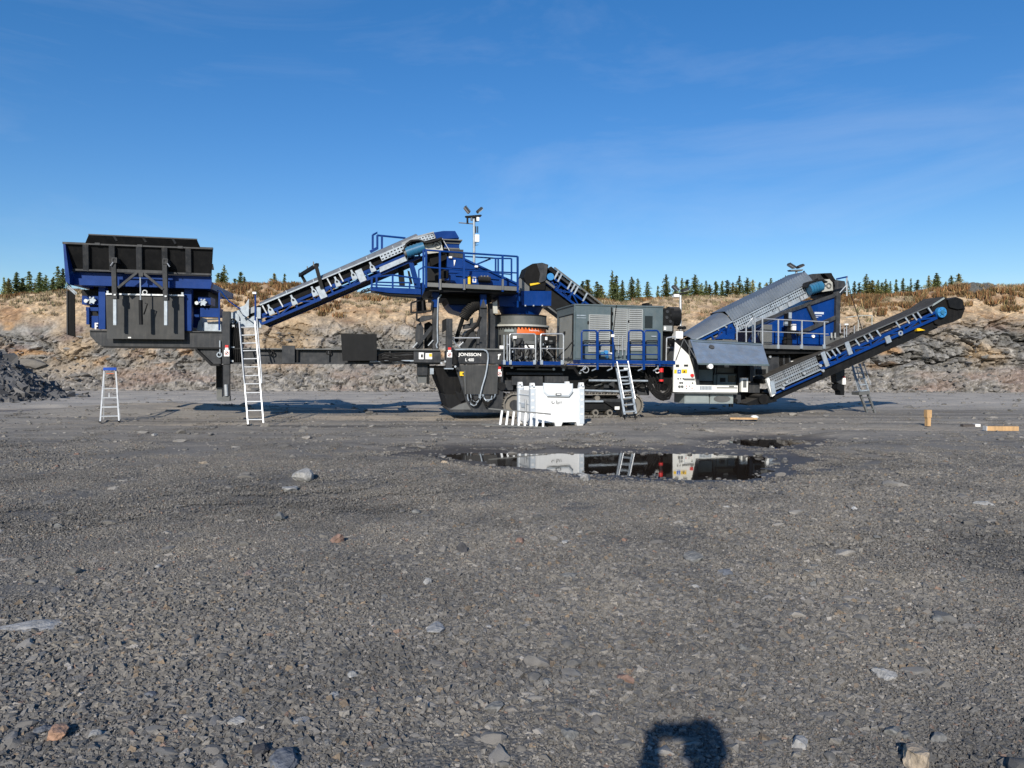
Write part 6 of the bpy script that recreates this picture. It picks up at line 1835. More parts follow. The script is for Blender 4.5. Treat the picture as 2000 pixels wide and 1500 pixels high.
# gull-wing hatch, hinged at its back edge and raised on struts
H = [FM.p((1348, 663, -0.15)), FM.p((1489, 671.5, -0.15)), FM.p((1502, 713, -1.05)), FM.p((1364, 710.5, -1.05))]
ha = G().sheet(H, 0.03).mk('hatch', HATCH, cab, 'raised blue grey hatch lid with a round handle')
e_ = [(H[i] - H[0]) for i in range(4)]
hn = (H[1] - H[0]).cross(H[3] - H[0]).normalized()
def on_hatch(a, b_): return H[0] * (1 - a) * (1 - b_) + H[1] * a * (1 - b_) + H[2] * a * b_ + H[3] * (1 - a) * b_
if hn.y > 0: hn = -hn
c_ = on_hatch(0.26, 0.30); G().cyl3(c_, c_ + hn * 0.035, 0.085, 20).mk('round_handle', DARK, cab)
for b_ in (0.02, 0.10):
    G().bar3(on_hatch(0.02, b_) + hn * 0.02, on_hatch(0.98, b_) + hn * 0.02, 0.02, 0.012).mk('hatch_rib', STEELBLUE, cab)
G().bar3(H[3], H[2], 0.05, 0.035).mk('hatch_lip', STEELBLUE, cab)
for a_, b_ in (((1335, 663, WV), (1320, 703, WV - 0.05)), ((1336, 662, WV + 0.1), (1364, 708, -0.95))):
    g().tube([a_, b_], 0.014, 6).mk('gas_strut', GREYIN, cab)
# tanks under the cabinet
for x0, y0, x1, y1 in ((1337, 768, 1384.5, 788), (1387, 770, 1432, 788.5)):
    c = g(); c.pb(x0, y0, x1, y1, -0.1, 0.7); tk = c.mk('fluid_tank', TANKG, crusher)
    g().pb(x0 + 2, y0 + 1.5, x1 - 2, y1 - 1.5, -0.115, -0.1005).mk('tank_panel', TANKG, tk)
q_ = FM.p((1410, 779, -0.116)); q = G(); pts = [(q_.x + 0.27 * math.cos(t), q_.z + 0.10 * math.sin(t)) for t in np.linspace(0, 2 * math.pi, 24, endpoint=False)]
q.prism(pts, -0.135, -0.1155); q.mk('oval_cover', GREYIN, tk)
g().pb(1433, 769, 1447, 788, 0.1, 0.4).mk('pipe_block', DARK, tk)
q_ = FM.p((1436, 782, 0.0)); g().cyl3(q_, q_ + Vector((0, -0.05, 0)), 0.06, 12).mk('outlet', BLACK, tk)
for x in (1425, 1430): g().tube([(x, 788, 0.1), (x, 795, 0.1)], 0.03, 8).mk('drain', BLACK, tk)
# mast with floodlights behind the cabinet
mB = mast(1329, 572, 660, 0.9, m=CHROME)
lamp(mB, 1319, 563, 0.9, math.radians(-40), 0.22); lamp(mB, 1338, 567, 0.9, math.radians(15), 0.19)
g().pp([(1312, 573.5), (1344, 571), (1344, 573), (1328, 576), (1313, 575)], 0.85, 0.95).mk('lamp_bracket', BLACK, mB)
g().pb(1317, 574.5, 1327, 580, 0.78, 0.95).mk('control_box', LETTER, mB)
g().pb(1320, 647, 1334, 661, 0.6, 0.9).mk('junction_box', LETTER, mB)
for x in (1326.5, 1334):
    q_ = FM.p((x, 640.5, 0.7)); g().cyl3(q_, q_ + Vector((0, -0.12, 0)), 0.055, 12).mk('horn', BLACK, mB)
mC = mast(1555.5, 527, 552, 2.2)
lamp(mC, 1546, 519.5, 2.2, math.radians(-28), 0.26); lamp(mC, 1563, 520.5, 2.2, math.radians(24), 0.22)
g().pp([(1543, 527), (1569, 526), (1567, 529), (1546, 529.5)], 2.1, 2.3).mk('lamp_bracket', GREYIN, mC)
g().tube([(1570, 529, 2.2), (1571, 536, 2.2)], 0.03, 7).mk('aerial', BLACK, mC)

# ---- screen feed conveyor with corrugated cover
RV0, RV1 = 0.95, 2.3
L = Ln(FM, (1358, 690), (1568, 585), RV0)
s_lo, s_hi = L.s_of(1352, 664), L.s_of(1570, 555)
hC = L.h_of(1428, 628)
sc = G(FM).lb(L, s_lo - 0.2, s_hi + 0.6, RV0 + 0.1, RV1 - 0.1, hC - 0.2, hC).mk('screen_conveyor', RUBBER, crusher, 'steep screen conveyor under a long corrugated grey cover')
truss(sc, L, RV0, RV1, s_lo, s_hi + 0.3, 0.34, 0.6, BLUE)
# smooth lower cover, then corrugated
cover(sc, L, [(s_lo, 0.20), (L.s_of(1428, 628), 0.36)], RV0, RV1, hC, SCREENCOVER)
sa_, sb_ = L.s_of(1428, 628), L.s_of(1584, 547)
q = G(FM); n = 64
for k in range(n + 1):
    s = sa_ + (sb_ - sa_) * k / n
    wv = 0.020 * math.cos(k * math.pi)
    hh = 0.36
    for v_, f_ in ((RV0 - 0.06, 0.0), (RV0 + 0.04, 0.55), (RV0 + 0.14, 0.97), ((RV0 + RV1) / 2, 1.0), (RV1 - 0.14, 0.97), (RV1 - 0.04, 0.55), (RV1 + 0.06, 0.0)):
        q.V.append(tuple(L.pt(s, v_ - wv * (f_ < 0.9), hC + hh * f_ + wv)))
for k in range(n):
    for j in range(6): q.P.append((k * 7 + j, k * 7 + j + 1, k * 7 + 8 + j, k * 7 + 7 + j))
q.mk('corrugated_cover', SCREENCOVER, sc)
g().lb(L, s_lo, sa_, RV0 - 0.1, RV0 - 0.05, hC - 0.02, hC + 0.02).mk('cover_edge', GALV, sc)
for j in range(2):
    ns = 4
    for k in range(ns):
        a0 = sa_ + (s_hi - sa_) * k / ns; a1 = sa_ + (s_hi - sa_) * (k + 1) / ns - 0.03
        h0 = hC - 0.02 - 0.17 * (j + 1)
        o_ = L.pt(a0, RV0 - 0.1, h0)
        q = G(FM); q.perf(o_, L.pt(a1, RV0 - 0.1, h0) - o_, L.pt(a0, RV0 - 0.1, h0 + 0.155) - o_, 9, 2); q.mk('perforated_guard', GALV, sc)
    g().lb(L, sa_, s_hi, RV0 - 0.13, RV0 - 0.08, hC - 0.04 - 0.17 * j, hC - 0.005 - 0.17 * j).mk('guard_rail', GALV, sc)
g().lb(L, sa_, s_hi, RV0 - 0.05, RV0 - 0.03, hC - 0.38, hC).mk('guard_backing', BLACK, sc)
g().lb(L, sa_ + 0.4, s_hi, RV0 - 0.12, RV0 - 0.02, 0.0, 0.09).mk('pipe_rail', GALV, sc)
for x, y in ((1520, 606), (1562, 588), (1565, 583), (1533, 588)):
    s = L.s_of(x, y); g().lb(L, s - 0.05, s + 0.07, RV0 - 0.2, RV0 - 0.1, 0.02, 0.16).mk('clamp', CHROME, sc)
for x, y in ((1402, 648), (1415, 640)):
    s = L.s_of(x, y); g().bar3(L.pt(s, RV0 - 0.06, hC), L.pt(s + 0.05, RV0 - 0.06, 0.3), 0.05, 0.025).mk('stay', GALV, sc)
for x, y in ((1408, 652), (1428, 650)): idler(sc, L, L.s_of(x, y), RV0 - 0.05, 0.1, 0.36, BLUE, 0.3)
g().pb(1420, 642, 1435, 663, RV0 - 0.2, RV0).mk('drive_box', BLUE, sc)
g().pp([(1398, 662), (1412, 650), (1420, 655), (1430, 662)], RV0 - 0.25, RV0 - 0.1).mk('guard_bracket', BLUE, sc)
# head
c = g(); P = [FM.p(q_) for q_ in ((1570, 562, RV0 - 0.2), (1576, 553, RV0 - 0.2), (1588, 549, RV0 - 0.2), (1600, 548, RV0 - 0.2), (1610, 552, RV0 - 0.2))]
for a_, b_ in zip(P[:-1], P[1:]): c.bar3(a_, b_, 0.05, 0.36)
c.mk('drive_hood', BLACK, sc)
a_, b_ = FM.p((1580, 566, RV0 - 0.3)), FM.p((1604, 558, RV0 - 0.3))
g().cyl3(a_, b_, 0.17, 22).mk('drive_motor', TEAL, sc)
d_ = (b_ - a_).normalized()
for k in range(3): g().cyl3(a_ + d_ * (0.08 + 0.1 * k), a_ + d_ * (0.11 + 0.1 * k), 0.185, 22).mk('motor_fin', TEAL, sc)
g().pp([(1604, 547), (1620, 545), (1626, 552), (1627, 567), (1606, 570)], RV0 - 0.15, RV0 - 0.08).mk('head_plate', BEIGE, sc)
ring(g(), FM.p((1619, 558, RV0 - 0.17)), 0.075, 0.02, 16).mk('bearing_ring', GREYIN, sc)
q_ = FM.p((1617, 558, RV0)); g().cyl3(q_, q_ + Vector((0, RV1 - RV0, 0)), 0.26, 24).mk('head_drum', RUBBER, sc)
g().pp([(1564, 541), (1586, 535), (1610, 533.5), (1624, 533), (1630, 546), (1604, 546), (1576, 550)], RV0 + 0.1, RV1).mk('head_cover', DARK, sc)
g().pp([(1609, 534), (1623, 533), (1632, 547), (1626, 553), (1620, 545)], RV0 - 0.1, RV0 + 0.1).mk('rubber_flap', RUBBER, sc)
c = g(); c.pp([(1628, 546), (1650, 549), (1653, 566), (1640, 580), (1628, 576)], RV0 + 0.3, RV1 + 0.3); c.mk('head_chute', DARK, sc)
g().tube([(1654, 539, 0.6), (1654, 578, 0.6)], 0.028, 7).mk('railing_post', CHROME, sc)
g().bar((1634, 545, 0.6), (1655, 540.5, 0.6), 0.05).mk('handrail', BLUE, sc)
g().tube([(1640, 572, 0.62), (1654, 556, 0.62)], 0.018, 6).mk('brace', GALV, sc)
g().tube([(1656, 548, 0.5), (1662, 575, 0.5), (1674, 612, 0.5), (1687, 655, 0.5)], 0.014, 5).mk('cable', BLACK, sc)

# ---- vibrating screen box
XV = 0.62
c = g(); c.pp([(1490, 639), (1540, 612), (1624, 580), (1636, 582), (1636, 628), (1614, 676), (1508, 674), (1492, 668)], XV, 2.6)
scr = c.mk('screen_box', BLUE, crusher, 'blue vibrating screen box with grey stiffening beams')
for a_, b_, w_ in (((1474, 633), (1540, 607), 0.10), ((1540, 607), (1629, 577), 0.10), ((1577, 595), (1594, 632), 0.12), ((1556, 653), (1634, 619), 0.12)):
    g().bar((a_[0], a_[1], XV - 0.05), (b_[0], b_[1], XV - 0.05), w_, 0.09).mk('stiffening_beam', DARK, scr)
g().pb(1633, 578, 1641, 657, XV - 0.12, XV + 0.2).mk('corner_post', DARK, scr)
g().pp([(1480, 652), (1492, 634), (1508, 634), (1508, 671), (1488, 671)], XV - 0.06, XV - 0.003).mk('end_plate', GREYIN, scr)
g().pb(1538, 612, 1546, 675, XV - 0.3, XV - 0.1).mk('drive_column', BLACK, scr)
g().pb(1541, 610, 1546.5, 622, XV - 0.34, XV - 0.3).mk('cable_box', GALV, scr)
g().pb(1533, 628, 1539, 636, XV - 0.4, XV - 0.3).mk('actuator', GALV, scr)
g().pb(1548, 633, 1555, 645, XV - 0.4, XV - 0.2).mk('junction_box', LETTER, scr)
g().pb(1545, 645, 1560, 652, XV - 0.35, XV - 0.15).mk('motor_bracket', BLACK, scr)
for x, y in ((1533, 665), (1543, 668)):
    a_ = FM.p((x, y, XV - 0.2)); g().cyl3(a_ - Vector((0, 0, 0.1)), a_ + Vector((0, 0, 0.1)), 0.07, 12).mk('spring', RUBBER, scr)
for x0, y0, x1, y1 in ((1591, 609.5, 1609, 613.5), (1593, 616, 1605, 617.2), (1593, 619, 1598, 620.2)): g().pb(x0, y0, x1, y1, XV - 0.006, XV - 0.001).mk('maker_lettering', PLGREY, scr)
a_ = FM.p((1587, 657, XV)); g().cyl3(a_, a_ + Vector((0, -0.06, 0)), 0.05, 10).mk('handle', LETTER, scr)
for x in (1562, 1600): g().pb(x, 650, x + 1.6, 674, XV - 0.03, XV - 0.002).mk('seam_rib', BLUE, scr)
for y in (657, 671): g().pb(1512, y, 1612, y + 1.4, XV - 0.03, XV - 0.002).mk('seam_rib', BLUE, scr)
for x in (1566, 1624, 1631):
    g().tube([(x, 650, XV - 0.2), (x, 660, XV - 0.2)], 0.03, 8).mk('spring_post', LOUVRE, scr)
g().pp([(1612, 656), (1640, 656), (1648, 672), (1622, 678), (1612, 676)], XV - 0.1, 1.8).mk('discharge_lip', GREYIN, scr)
# walkway round the screen
SV = -0.05
c = g(); c.pp([(1436, 672), (1489, 672.5), (1628, 677), (1628, 684), (1436, 679)], SV, 0.6); sw = c.mk('screen_walkway', GREYIN, crusher)
g().pp([(1440, 679), (1660, 684), (1660, 690), (1440, 692)], 0.1, 2.6).mk('walkway_underframe', BLACK, sw)
rails(sw, [(1472, 621), (1520, 624), (1566, 626), (1618, 629)], SV, (1474, 1489, 1520, 1566, 1610), lambda x: 673 + (x - 1472) * 0.03, CHROME, 0.017, ([(1472, 646.5), (1618, 652.5)],))
rails(sw, [(1439, 634), (1457, 637), (1470, 621)], SV + 0.4, (1439, 1457, 1470), lambda x: 668, CHROME, 0.018, ([(1439, 648), (1470, 648)],))
for x in (1520, 1566, 1610): g().pb(x - 2.5, 673, x + 2.5, 681, SV - 0.05, SV - 0.002).mk('post_foot', GALV, sw)
for x0, x1, y0 in ((1676, 1703, 616),):
    g().tube([(1652, 620, 2.6), (1676, 617, 2.6), (1703, 616, 2.6)], 0.02, 6).mk('handrail', BEIGE, sw)
    for x in (1676.5, 1703): g().tube([(x, 616, 2.6), (x, 665, 2.6)], 0.022, 6).mk('railing_post', BEIGE, sw)
for x, y0, y1 in ((1653.5, 632, 667), (1668.5, 636, 664), (1649, 640, 668), (1641, 632, 650)): g().tube([(x, y0, 0.4), (x, y1, 0.4)], 0.018, 6).mk('railing_post', CHROME, sw)
for y in (632, 663): g().pb(1650.5, y, 1657, y + 3, 0.34, 0.4).mk('bracket', LETTER, sw)
# bay below the walkway
c = g(); c.pb(1438, 690, 1648, 712, 0.6, 2.4); bay = c.mk('lower_bay', BLACK, crusher)
for x0, y0, x1, y1, v0, v1, m in ((1499, 696, 1521, 740, 0.3, 0.6, DARK), (1441, 712, 1447, 768, 0.0, 0.3, BLACK), (1447, 712, 1464, 738, 0.3, 0.6, BLACK), (1465, 712, 1471, 745, 0.1, 0.3, DARK), (1472, 715, 1500, 735, 0.2, 0.5, GREYIN), (1478, 721, 1496, 731, 0.14, 0.2, BLACK),
                                  (1463, 748, 1484, 767, 0.1, 0.4, DARK), (1472, 736, 1500, 748, 0.3, 0.5, DARK), (1554, 702, 1580, 728, 1.2, 1.4, GREYIN), (1520, 690, 1550, 740, 1.0, 1.4, DARK)):
    g().pb(x0, y0, x1, y1, v0, v1).mk('machine_box', m, bay)
c = g(); c.pb(1448, 738.5, 1461, 765.5, -0.12, 0.05); c.mk('white_box', WHITE, bay)
g().pb(1451.5, 742, 1458, 757, -0.128, -0.1205).mk('box_slot', GREYIN, bay)
for k in range(7):
    x = 1521 + 3.4 * k
    g().tube([(x, 694, 0.4), (x - 2 + k * 0.5, 705, 0.34), (x + 1, 720, 0.38), (x - 3, 736, 0.4)], 0.03, 7).mk('hose', RUBBER if k % 3 else DARK, bay)
g().tube([(1547, 705, 0.3), (1548, 722, 0.3)], 0.045, 10).mk('filter', LETTER, bay)
for x, y in ((1535, 714), (1503, 697)):
    a_ = FM.p((x, y, 0.26)); g().cyl3(a_, a_ + Vector((0, -0.05, 0)), 0.04, 8).mk('bolt', CHROME, bay)
c = g(); c.pb(1452, 760, 1500, 790, 0.5, 2.2); c.mk('tail_housing', BLACK, bay)
for k in range(6):
    a_ = FM.p((1482 + 3 * (k % 3) * 2, 772 + 6 * (k // 3), -0.1)); g().cyl3(a_, a_ + Vector((0, -0.08, 0)), 0.03, 8).mk('bolt', GALV if k % 2 else DARK, bay)

# ---- side discharge conveyor rising to the right
DV0, DV1 = -0.35, 0.55
L = Ln(FM, (1512, 764), (1824, 625.5), DV0)
hT = L.h_of(1720, 639.5)
se = L.s_of(1830, 622)
dc = G(FM).lb(L, -0.2, se + 0.1, DV0 + 0.06, DV1 - 0.06, hT - 0.16, hT).mk('discharge_conveyor', RUBBER, crusher, 'long black and blue stacker conveyor rising away from the tracks')
g().lb(L, -0.1, se, DV0 + 0.1, DV1 - 0.1, -0.30, -0.02).mk('return_trough', BLACK, dc)
g().lb(L, L.s_of(1606, 720), se, DV0 - 0.04, DV0 - 0.01, hT - 0.015, hT + 0.015).mk('belt_edge', GREYIN, dc)
truss(dc, L, DV0, DV1, L.s_of(1604, 722), se, 0.26, 0.62, BLUE, 0.06)
for x, y in ((1618, 698), (1628, 694), (1637, 690), (1674, 673), (1690, 664), (1700, 660), (1715, 654), (1752, 636), (1770, 626), (1784, 619), (1793, 615), (1813, 603)):
    s = L.s_of(x, y); g().bar3(L.pt(s - 0.03, DV0 - 0.04, hT - 0.02), L.pt(s + 0.03, DV0 - 0.05, 0.24), 0.05, 0.035).mk('idler_bracket', GALV, dc)
g().lb(L, L.s_of(1652, 685), L.s_of(1660, 682), DV0 - 0.08, DV0 - 0.04, 0.10, hT + 0.03).mk('joint_plate', GALV, dc)
g().lb(L, L.s_of(1728, 668), L.s_of(1737, 663), DV0 - 0.08, DV0 - 0.04, -0.06, 0.16).mk('joint_plate', GALV, dc)
g().lb(L, L.s_of(1604, 700), L.s_of(1612, 698), DV0 - 0.08, DV0 - 0.04, 0.05, hT + 0.04).mk('joint_plate', GALV, dc)
ring(g(), FM.p((1759, 651, DV0 - 0.05)), 0.06, 0.025).mk('clamp_ring', GALV, dc)
s0_, s1_ = L.s_of(1507, 770), L.s_of(1603, 727)
for j, (h0, hh) in enumerate(((hT - 0.225, 0.235), (hT - 0.42, 0.165))):
    for k in range(3):
        a0 = s0_ + (s1_ - s0_) * k / 3; a1 = s0_ + (s1_ - s0_) * (k + 1) / 3 - 0.02
        o_ = L.pt(a0, DV0 - 0.06, h0); q = G(FM); q.perf(o_, L.pt(a1, DV0 - 0.06, h0) - o_, L.pt(a0, DV0 - 0.06, h0 + hh) - o_, 8, 3 - j); q.mk('perforated_guard', GALVD, dc)
    g().lb(L, s0_, s1_, DV0 - 0.09, DV0 - 0.05, h0 - 0.03, h0 - 0.002).mk('guard_rail', GALV, dc)
    g().lb(L, s0_, s1_, DV0 - 0.02, DV0 - 0.01, h0, h0 + hh).mk('guard_backing', BLACK, dc)
g().lb(L, s0_, s1_, DV0 - 0.03, DV0 + 0.02, -0.10, -0.05).mk('lower_chord', BLUE, dc)
c = g(); c.pp([(1497, 741), (1502, 738), (1514, 771), (1508, 775)], DV0 - 0.12, DV0 - 0.02); c.mk('tail_plate', LETTER, dc)
c = g(); c.pp([(1504, 745), (1512, 744), (1516, 768), (1508, 770)], DV0 - 0.16, DV0 - 0.12); c.mk('tail_bracket', GALV, dc)
for x, y in ((1530, 752), (1528, 758), (1535, 746), (1569, 729), (1601, 714), (1606, 724)):
    a_ = FM.p((x, y, DV0 - 0.1)); g().cyl3(a_, a_ + Vector((0, -0.06, 0)), 0.045, 8).mk('bolt', CHROME, dc)
c = g(); c.pp([(1455, 788), (1497, 772), (1512, 776), (1518, 784), (1490, 790), (1462, 792)], DV0 + 0.1, DV1); c.mk('tail_box', BLACK, dc)
a_ = FM.p((1492, 780, DV0 + 0.02)); g().cyl3(a_, a_ + Vector((0, 0.8, 0)), 0.16, 18).mk('tail_drum', RUBBER, dc)
# head with hood and blue motor
c = g(); c.pp([(1818, 596), (1843, 579.5), (1851, 584), (1867, 580), (1880, 585), (1885, 603), (1878, 621), (1862, 629), (1836, 636), (1826, 632)], DV0 + 0.02, DV1); hood = c.mk('head_hood', RUBBER, dc)
g().pp([(1851, 585), (1867, 581), (1879, 586), (1884, 602), (1871, 604), (1855, 600)], DV0 - 0.06, DV0 + 0.02).mk('hood_flap', BLACK, dc)
g().bar((1820, 597, DV0 - 0.02), (1844, 582, DV0 - 0.02), 0.05, 0.03).mk('hood_edge', TANKG, dc)
a_ = FM.p((1833, 610.5, DV0 + 0.05)); g().cyl3(a_, a_ + Vector((0, -0.16, 0)), 0.165, 22).mk('drum_motor', LBLUE, dc)
g().cyl3(a_ + Vector((0, -0.16, 0)), a_ + Vector((0, -0.20, 0)), 0.07, 14).mk('motor_cap', TEAL, dc)
for k in range(6):
    t = k * math.pi / 3; p_ = a_ + Vector((math.cos(t) * 0.12, -0.16, math.sin(t) * 0.12)); g().cyl3(p_, p_ + Vector((0, -0.02, 0)), 0.016, 6).mk('bolt', TEAL, dc)
g().pp([(1791, 641.5), (1796, 641), (1807, 645), (1792, 646.5)], DV0 - 0.03, DV0 + 0.1).mk('scraper_tip', YELLOW, dc)
g().bar((1824, 640, DV0 + 0.02), (1850, 630, DV0 + 0.02), 0.03).mk('scraper_bar', BLACK, dc)
# right support leg
c = g(); c.pp([(1632, 722), (1650, 722), (1649, 750), (1643, 752), (1634, 746)], 0.5, 0.8); rl = c.mk('support_leg', DARK, crusher)
g().pp([(1636, 750), (1649, 749), (1649, 772), (1642, 772), (1641, 764), (1635, 759)], 0.5, 0.8).mk('foot', BLACK, rl)
g().pb(1646, 738, 1652, 751, 0.44, 0.48).mk('warning_sign', LETTER, rl); g().pb(1647.5, 735, 1651, 738, 0.44, 0.48).mk('red_tag', RED, rl)
# stair at the far right
st = g().pp([(1678, 766), (1699, 764), (1699, 770), (1678, 772)], 0.9, 1.3).mk('access_stair', GREYIN, crusher)
ladder(st, (1680, 770), (1697.5, 817), (1695, 769), (1712, 815), 1.05, 0.75, 4, GREYIN, 0.03, 'tread', 0.06)
ladder(st, (1664, 712), (1681, 768), (1679, 711), (1697, 766), 1.7, 1.1, 5, GALV, 0.022, 'tread', 0.06)
for a_, b_ in (((1686, 708), (1701, 752)), ((1665, 722), (1676, 764)), ((1672, 716), (1683, 756))):
    g().tube([(a_[0], a_[1], 1.3), (b_[0], b_[1], 1.0)], 0.016, 6).mk('handrail', CHROME, st)

# ---- return conveyor rising to the left, behind the generator
EV0, EV1 = 3.0, 3.9
L = Ln(FM, (1062, 551), (1150, 618), EV0)
h2 = L.h_of(1110, 545)
e1 = L.s_of(1200, 650)
ec = G(FM).lb(L, -0.1, e1, EV0 + 0.06, EV1 - 0.06, h2 - 0.14, h2).mk('return_conveyor', RUBBER, crusher, 'black and blue conveyor rising behind the generator')
truss(ec, L, EV0, EV1, 0.0, e1, 0.34, 0.45, BLUE, 0.055)
g().lb(L, 0.0, e1, EV0 + 0.05, EV1 - 0.05, -0.55, -0.05).mk('return_trough', BLACK, ec)
g().lb(L, 0.0, e1, EV1 - 0.12, EV1 - 0.07, -0.049, h2 - 0.141).mk('far_plate', BLACK, ec)
g().lb(L, 0.0, e1, EV0 - 0.05, EV0 - 0.01, h2 - 0.01, h2 + 0.04).mk('belt_edge', GREYIN, ec)
g().lb(L, 0.2, e1, EV0 - 0.06, EV0 - 0.02, h2 - 0.16, h2 - 0.10).mk('guard_rail', DARK, ec)
for x, y in ((1084, 538), (1091, 543), (1111, 556), (1118, 561), (1123, 567), (1142, 578)):
    s = L.s_of(x, y); g().bar3(L.pt(s, EV0 - 0.05, h2), L.pt(s + 0.04, EV0 - 0.05, 0.28), 0.055, 0.03).mk('idler_bracket', GALV, ec)
c = g(); c.pp([(1030, 520.5), (1040, 515), (1059, 513), (1071, 517), (1066, 550), (1064, 566), (1040, 566), (1027, 551), (1023, 541)], EV0 - 0.06, EV1 + 0.05); c.mk('head_hood', RUBBER, ec)
g().pp([(1048, 514.5), (1059, 513.5), (1070, 517), (1066, 548), (1052, 553), (1055, 535)], EV0 - 0.12, EV0 - 0.06).mk('hood_flap', DARK, ec)
g().pp([(1035, 554), (1054.5, 551.5), (1054.5, 554), (1036, 558)], EV0 - 0.1, EV0 - 0.062).mk('reflector_strip', YELLOW, ec)
g().bar((1066, 549, EV0 - 0.08), (1083, 562, EV0 - 0.08), 0.07, 0.05).mk('hood_edge', GREYIN, ec)
a_ = FM.p((1074, 541, EV0 - 0.02)); g().cyl3(a_, a_ + Vector((0, -0.1, 0)), 0.12, 16).mk('drum_motor', LBLUE, ec)
g().lb(L, 0.1, e1, EV0 - 0.03, EV0 + 0.02, -0.60, -0.55).mk('trough_edge', GREYIN, ec)
for k in range(8):
    s = 0.15 + 0.12 * k; ring(g(), L.pt(s, EV0 - 0.03, 0.06 + 0.05 * (k % 3)), 0.05, 0.015, 10).mk('cable_loop', BLUE, ec)

# ------------------------------------------------------------------ loose things round the machine
def stand(o_px, o_py, yaw, z=None):
    p_ = on_z(o_px, o_py, 0.0)
    zz0 = gz1(p_.x, p_.y)
    p_ = on_z(o_px, o_py, zz0)
    return Frame(p_, yaw)
# white folding crate
FB = stand(1036, 834, math.radians(17))
box = root('folding_crate', FB, 'white plastic folding pallet crate standing in front of the tracks', 'crate')
W_ = FB.uz(1141, 831, 0)[0]; Hb = FB.uz(1036, 748, 0)[1]; D_ = 1.15
def bb(*a): return G().b(*a)
cw = 0.13
base = bb(0.02, W_ - 0.02, 0.02, D_ - 0.02, 0.10, 0.17).mk('base_deck', PLASTIC, box)
for u_ in (0.0, W_ / 2 - 0.08, W_ - 0.22):
    for v_ in (0.0, D_ / 2 - 0.1, D_ - 0.2):
        G().hexa([(u_ + 0.03, v_ + 0.02, 0), (u_ + 0.19, v_ + 0.02, 0), (u_ + 0.19, v_ + 0.18, 0), (u_ + 0.03, v_ + 0.18, 0), (u_, v_, 0.10), (u_ + 0.22, v_, 0.10), (u_ + 0.22, v_ + 0.2, 0.10), (u_, v_ + 0.2, 0.10)]).mk('foot', PLASTIC, box)
fp = bb(cw, W_ - cw, 0.03, 0.07, 0.13, Hb * 0.86).mk('front_wall', PLASTIC, box)
bb(cw, W_ - cw, D_ - 0.07, D_ - 0.03, 0.13, Hb * 0.9).mk('rear_wall', PLASTIC, box)
for u_ in (0.03, W_ - 0.07):
    s_ = bb(u_, u_ + 0.04, cw, D_ - cw, 0.13, Hb * 0.82).mk('side_wall', PLASTIC, box)
for z_ in (0.3, 0.5, 0.7):
    bb(0.015, 0.03, cw, D_ - cw, Hb * z_, Hb * z_ + 0.02).mk('side_rib', PLGREY, box)
bb(0.005, 0.03, 0.42, 0.82, Hb * 0.42, Hb * 0.5).mk('side_label', PLGREY, box)
for (u_, v_) in ((0, 0), (W_ - cw, 0), (0, D_ - cw), (W_ - cw, D_ - cw)):
    cp_ = bb(u_, u_ + cw, v_, v_ + cw, 0.05, Hb * 0.93).mk('corner_post', PLGREY, box)
    G().hexa([(u_ - 0.005, v_ - 0.005, Hb * 0.86), (u_ + cw + 0.005, v_ - 0.005, Hb * 0.86), (u_ + cw + 0.005, v_ + cw + 0.005, Hb * 0.86), (u_ - 0.005, v_ + cw + 0.005, Hb * 0.86),
              (u_ + 0.015, v_ + 0.015, Hb), (u_ + cw - 0.015, v_ + 0.015, Hb), (u_ + cw - 0.015, v_ + cw - 0.015, Hb), (u_ + 0.015, v_ + cw - 0.015, Hb)]).mk('post_cap', PLASTIC, cp_)
    for z_ in (0.25, 0.42, 0.58, 0.72):
        bb(u_ + 0.03, u_ + cw - 0.03, v_ - 0.008, v_ - 0.001, Hb * z_, Hb * z_ + 0.05).mk('post_rib', PLASTIC, cp_)
    bb(u_ + 0.03, u_ + 0.055, v_ - 0.012, v_ - 0.001, Hb * 0.93, Hb * 0.955).mk('notch', INK, cp_)
    bb(u_ + 0.08, u_ + 0.105, v_ - 0.012, v_ - 0.001, Hb * 0.885, Hb * 0.91).mk('notch', INK, cp_)
def bx_(x, y): return FB.uz(x, y, 0.0)
fl = [bx_(*q_) for q_ in ((1061, 748), (1119, 749), (1119, 765), (1111.5, 774.5), (1069, 774), (1062, 767))]
lid = G().prism(fl, 0.0, 0.03).mk('drop_flap', PLGREY, box)
fi = [bx_(*q_) for q_ in ((1063, 749), (1116, 750), (1116, 764), (1110, 771.5), (1071, 771), (1064, 765))]
G().prism(fi, -0.012, 0.0 - 0.0005).mk('flap_panel', PLASTIC, lid)
for a_, b_ in (((1069, 774.3), (1111.5, 775)), ((1111.5, 775), (1119.3, 765))):
    A_, B_ = bx_(*a_), bx_(*b_); G().bar3((A_[0], 0.01, A_[1]), (B_[0], 0.01, B_[1]), 0.012, 0.05).mk('flap_gap', GREYIN, lid)
hx0, hz0 = bx_(1085, 768); hx1, hz1 = bx_(1095.5, 772)
bb(hx0, hx1, -0.03, -0.0125, hz1, hz0).mk('flap_handle', INK, lid)
bb(hx0 + 0.02, hx1 - 0.02, -0.035, -0.0305, hz1 + 0.012, hz0 - 0.012).mk('handle_grip', PLASTIC, lid)
pts = [bx_(1081 + 2.6 * math.cos(t), 785.5 + 2.6 * math.sin(t)) for t in np.linspace(0.2, 4.0, 12)]
G().tube3([(p_[0], 0.025, p_[1]) for p_ in pts], 0.008, 5).mk('logo_swirl', INK, box)
text_mesh('logo_text', 'farr', FB, 1086, 1098, 782, 789.5, 0.027, INK, box, 0.0)
bb(-0.03, 0.0, 0.35, 0.39, Hb * 0.18, Hb * 0.62).mk('side_bar', ALU, box)

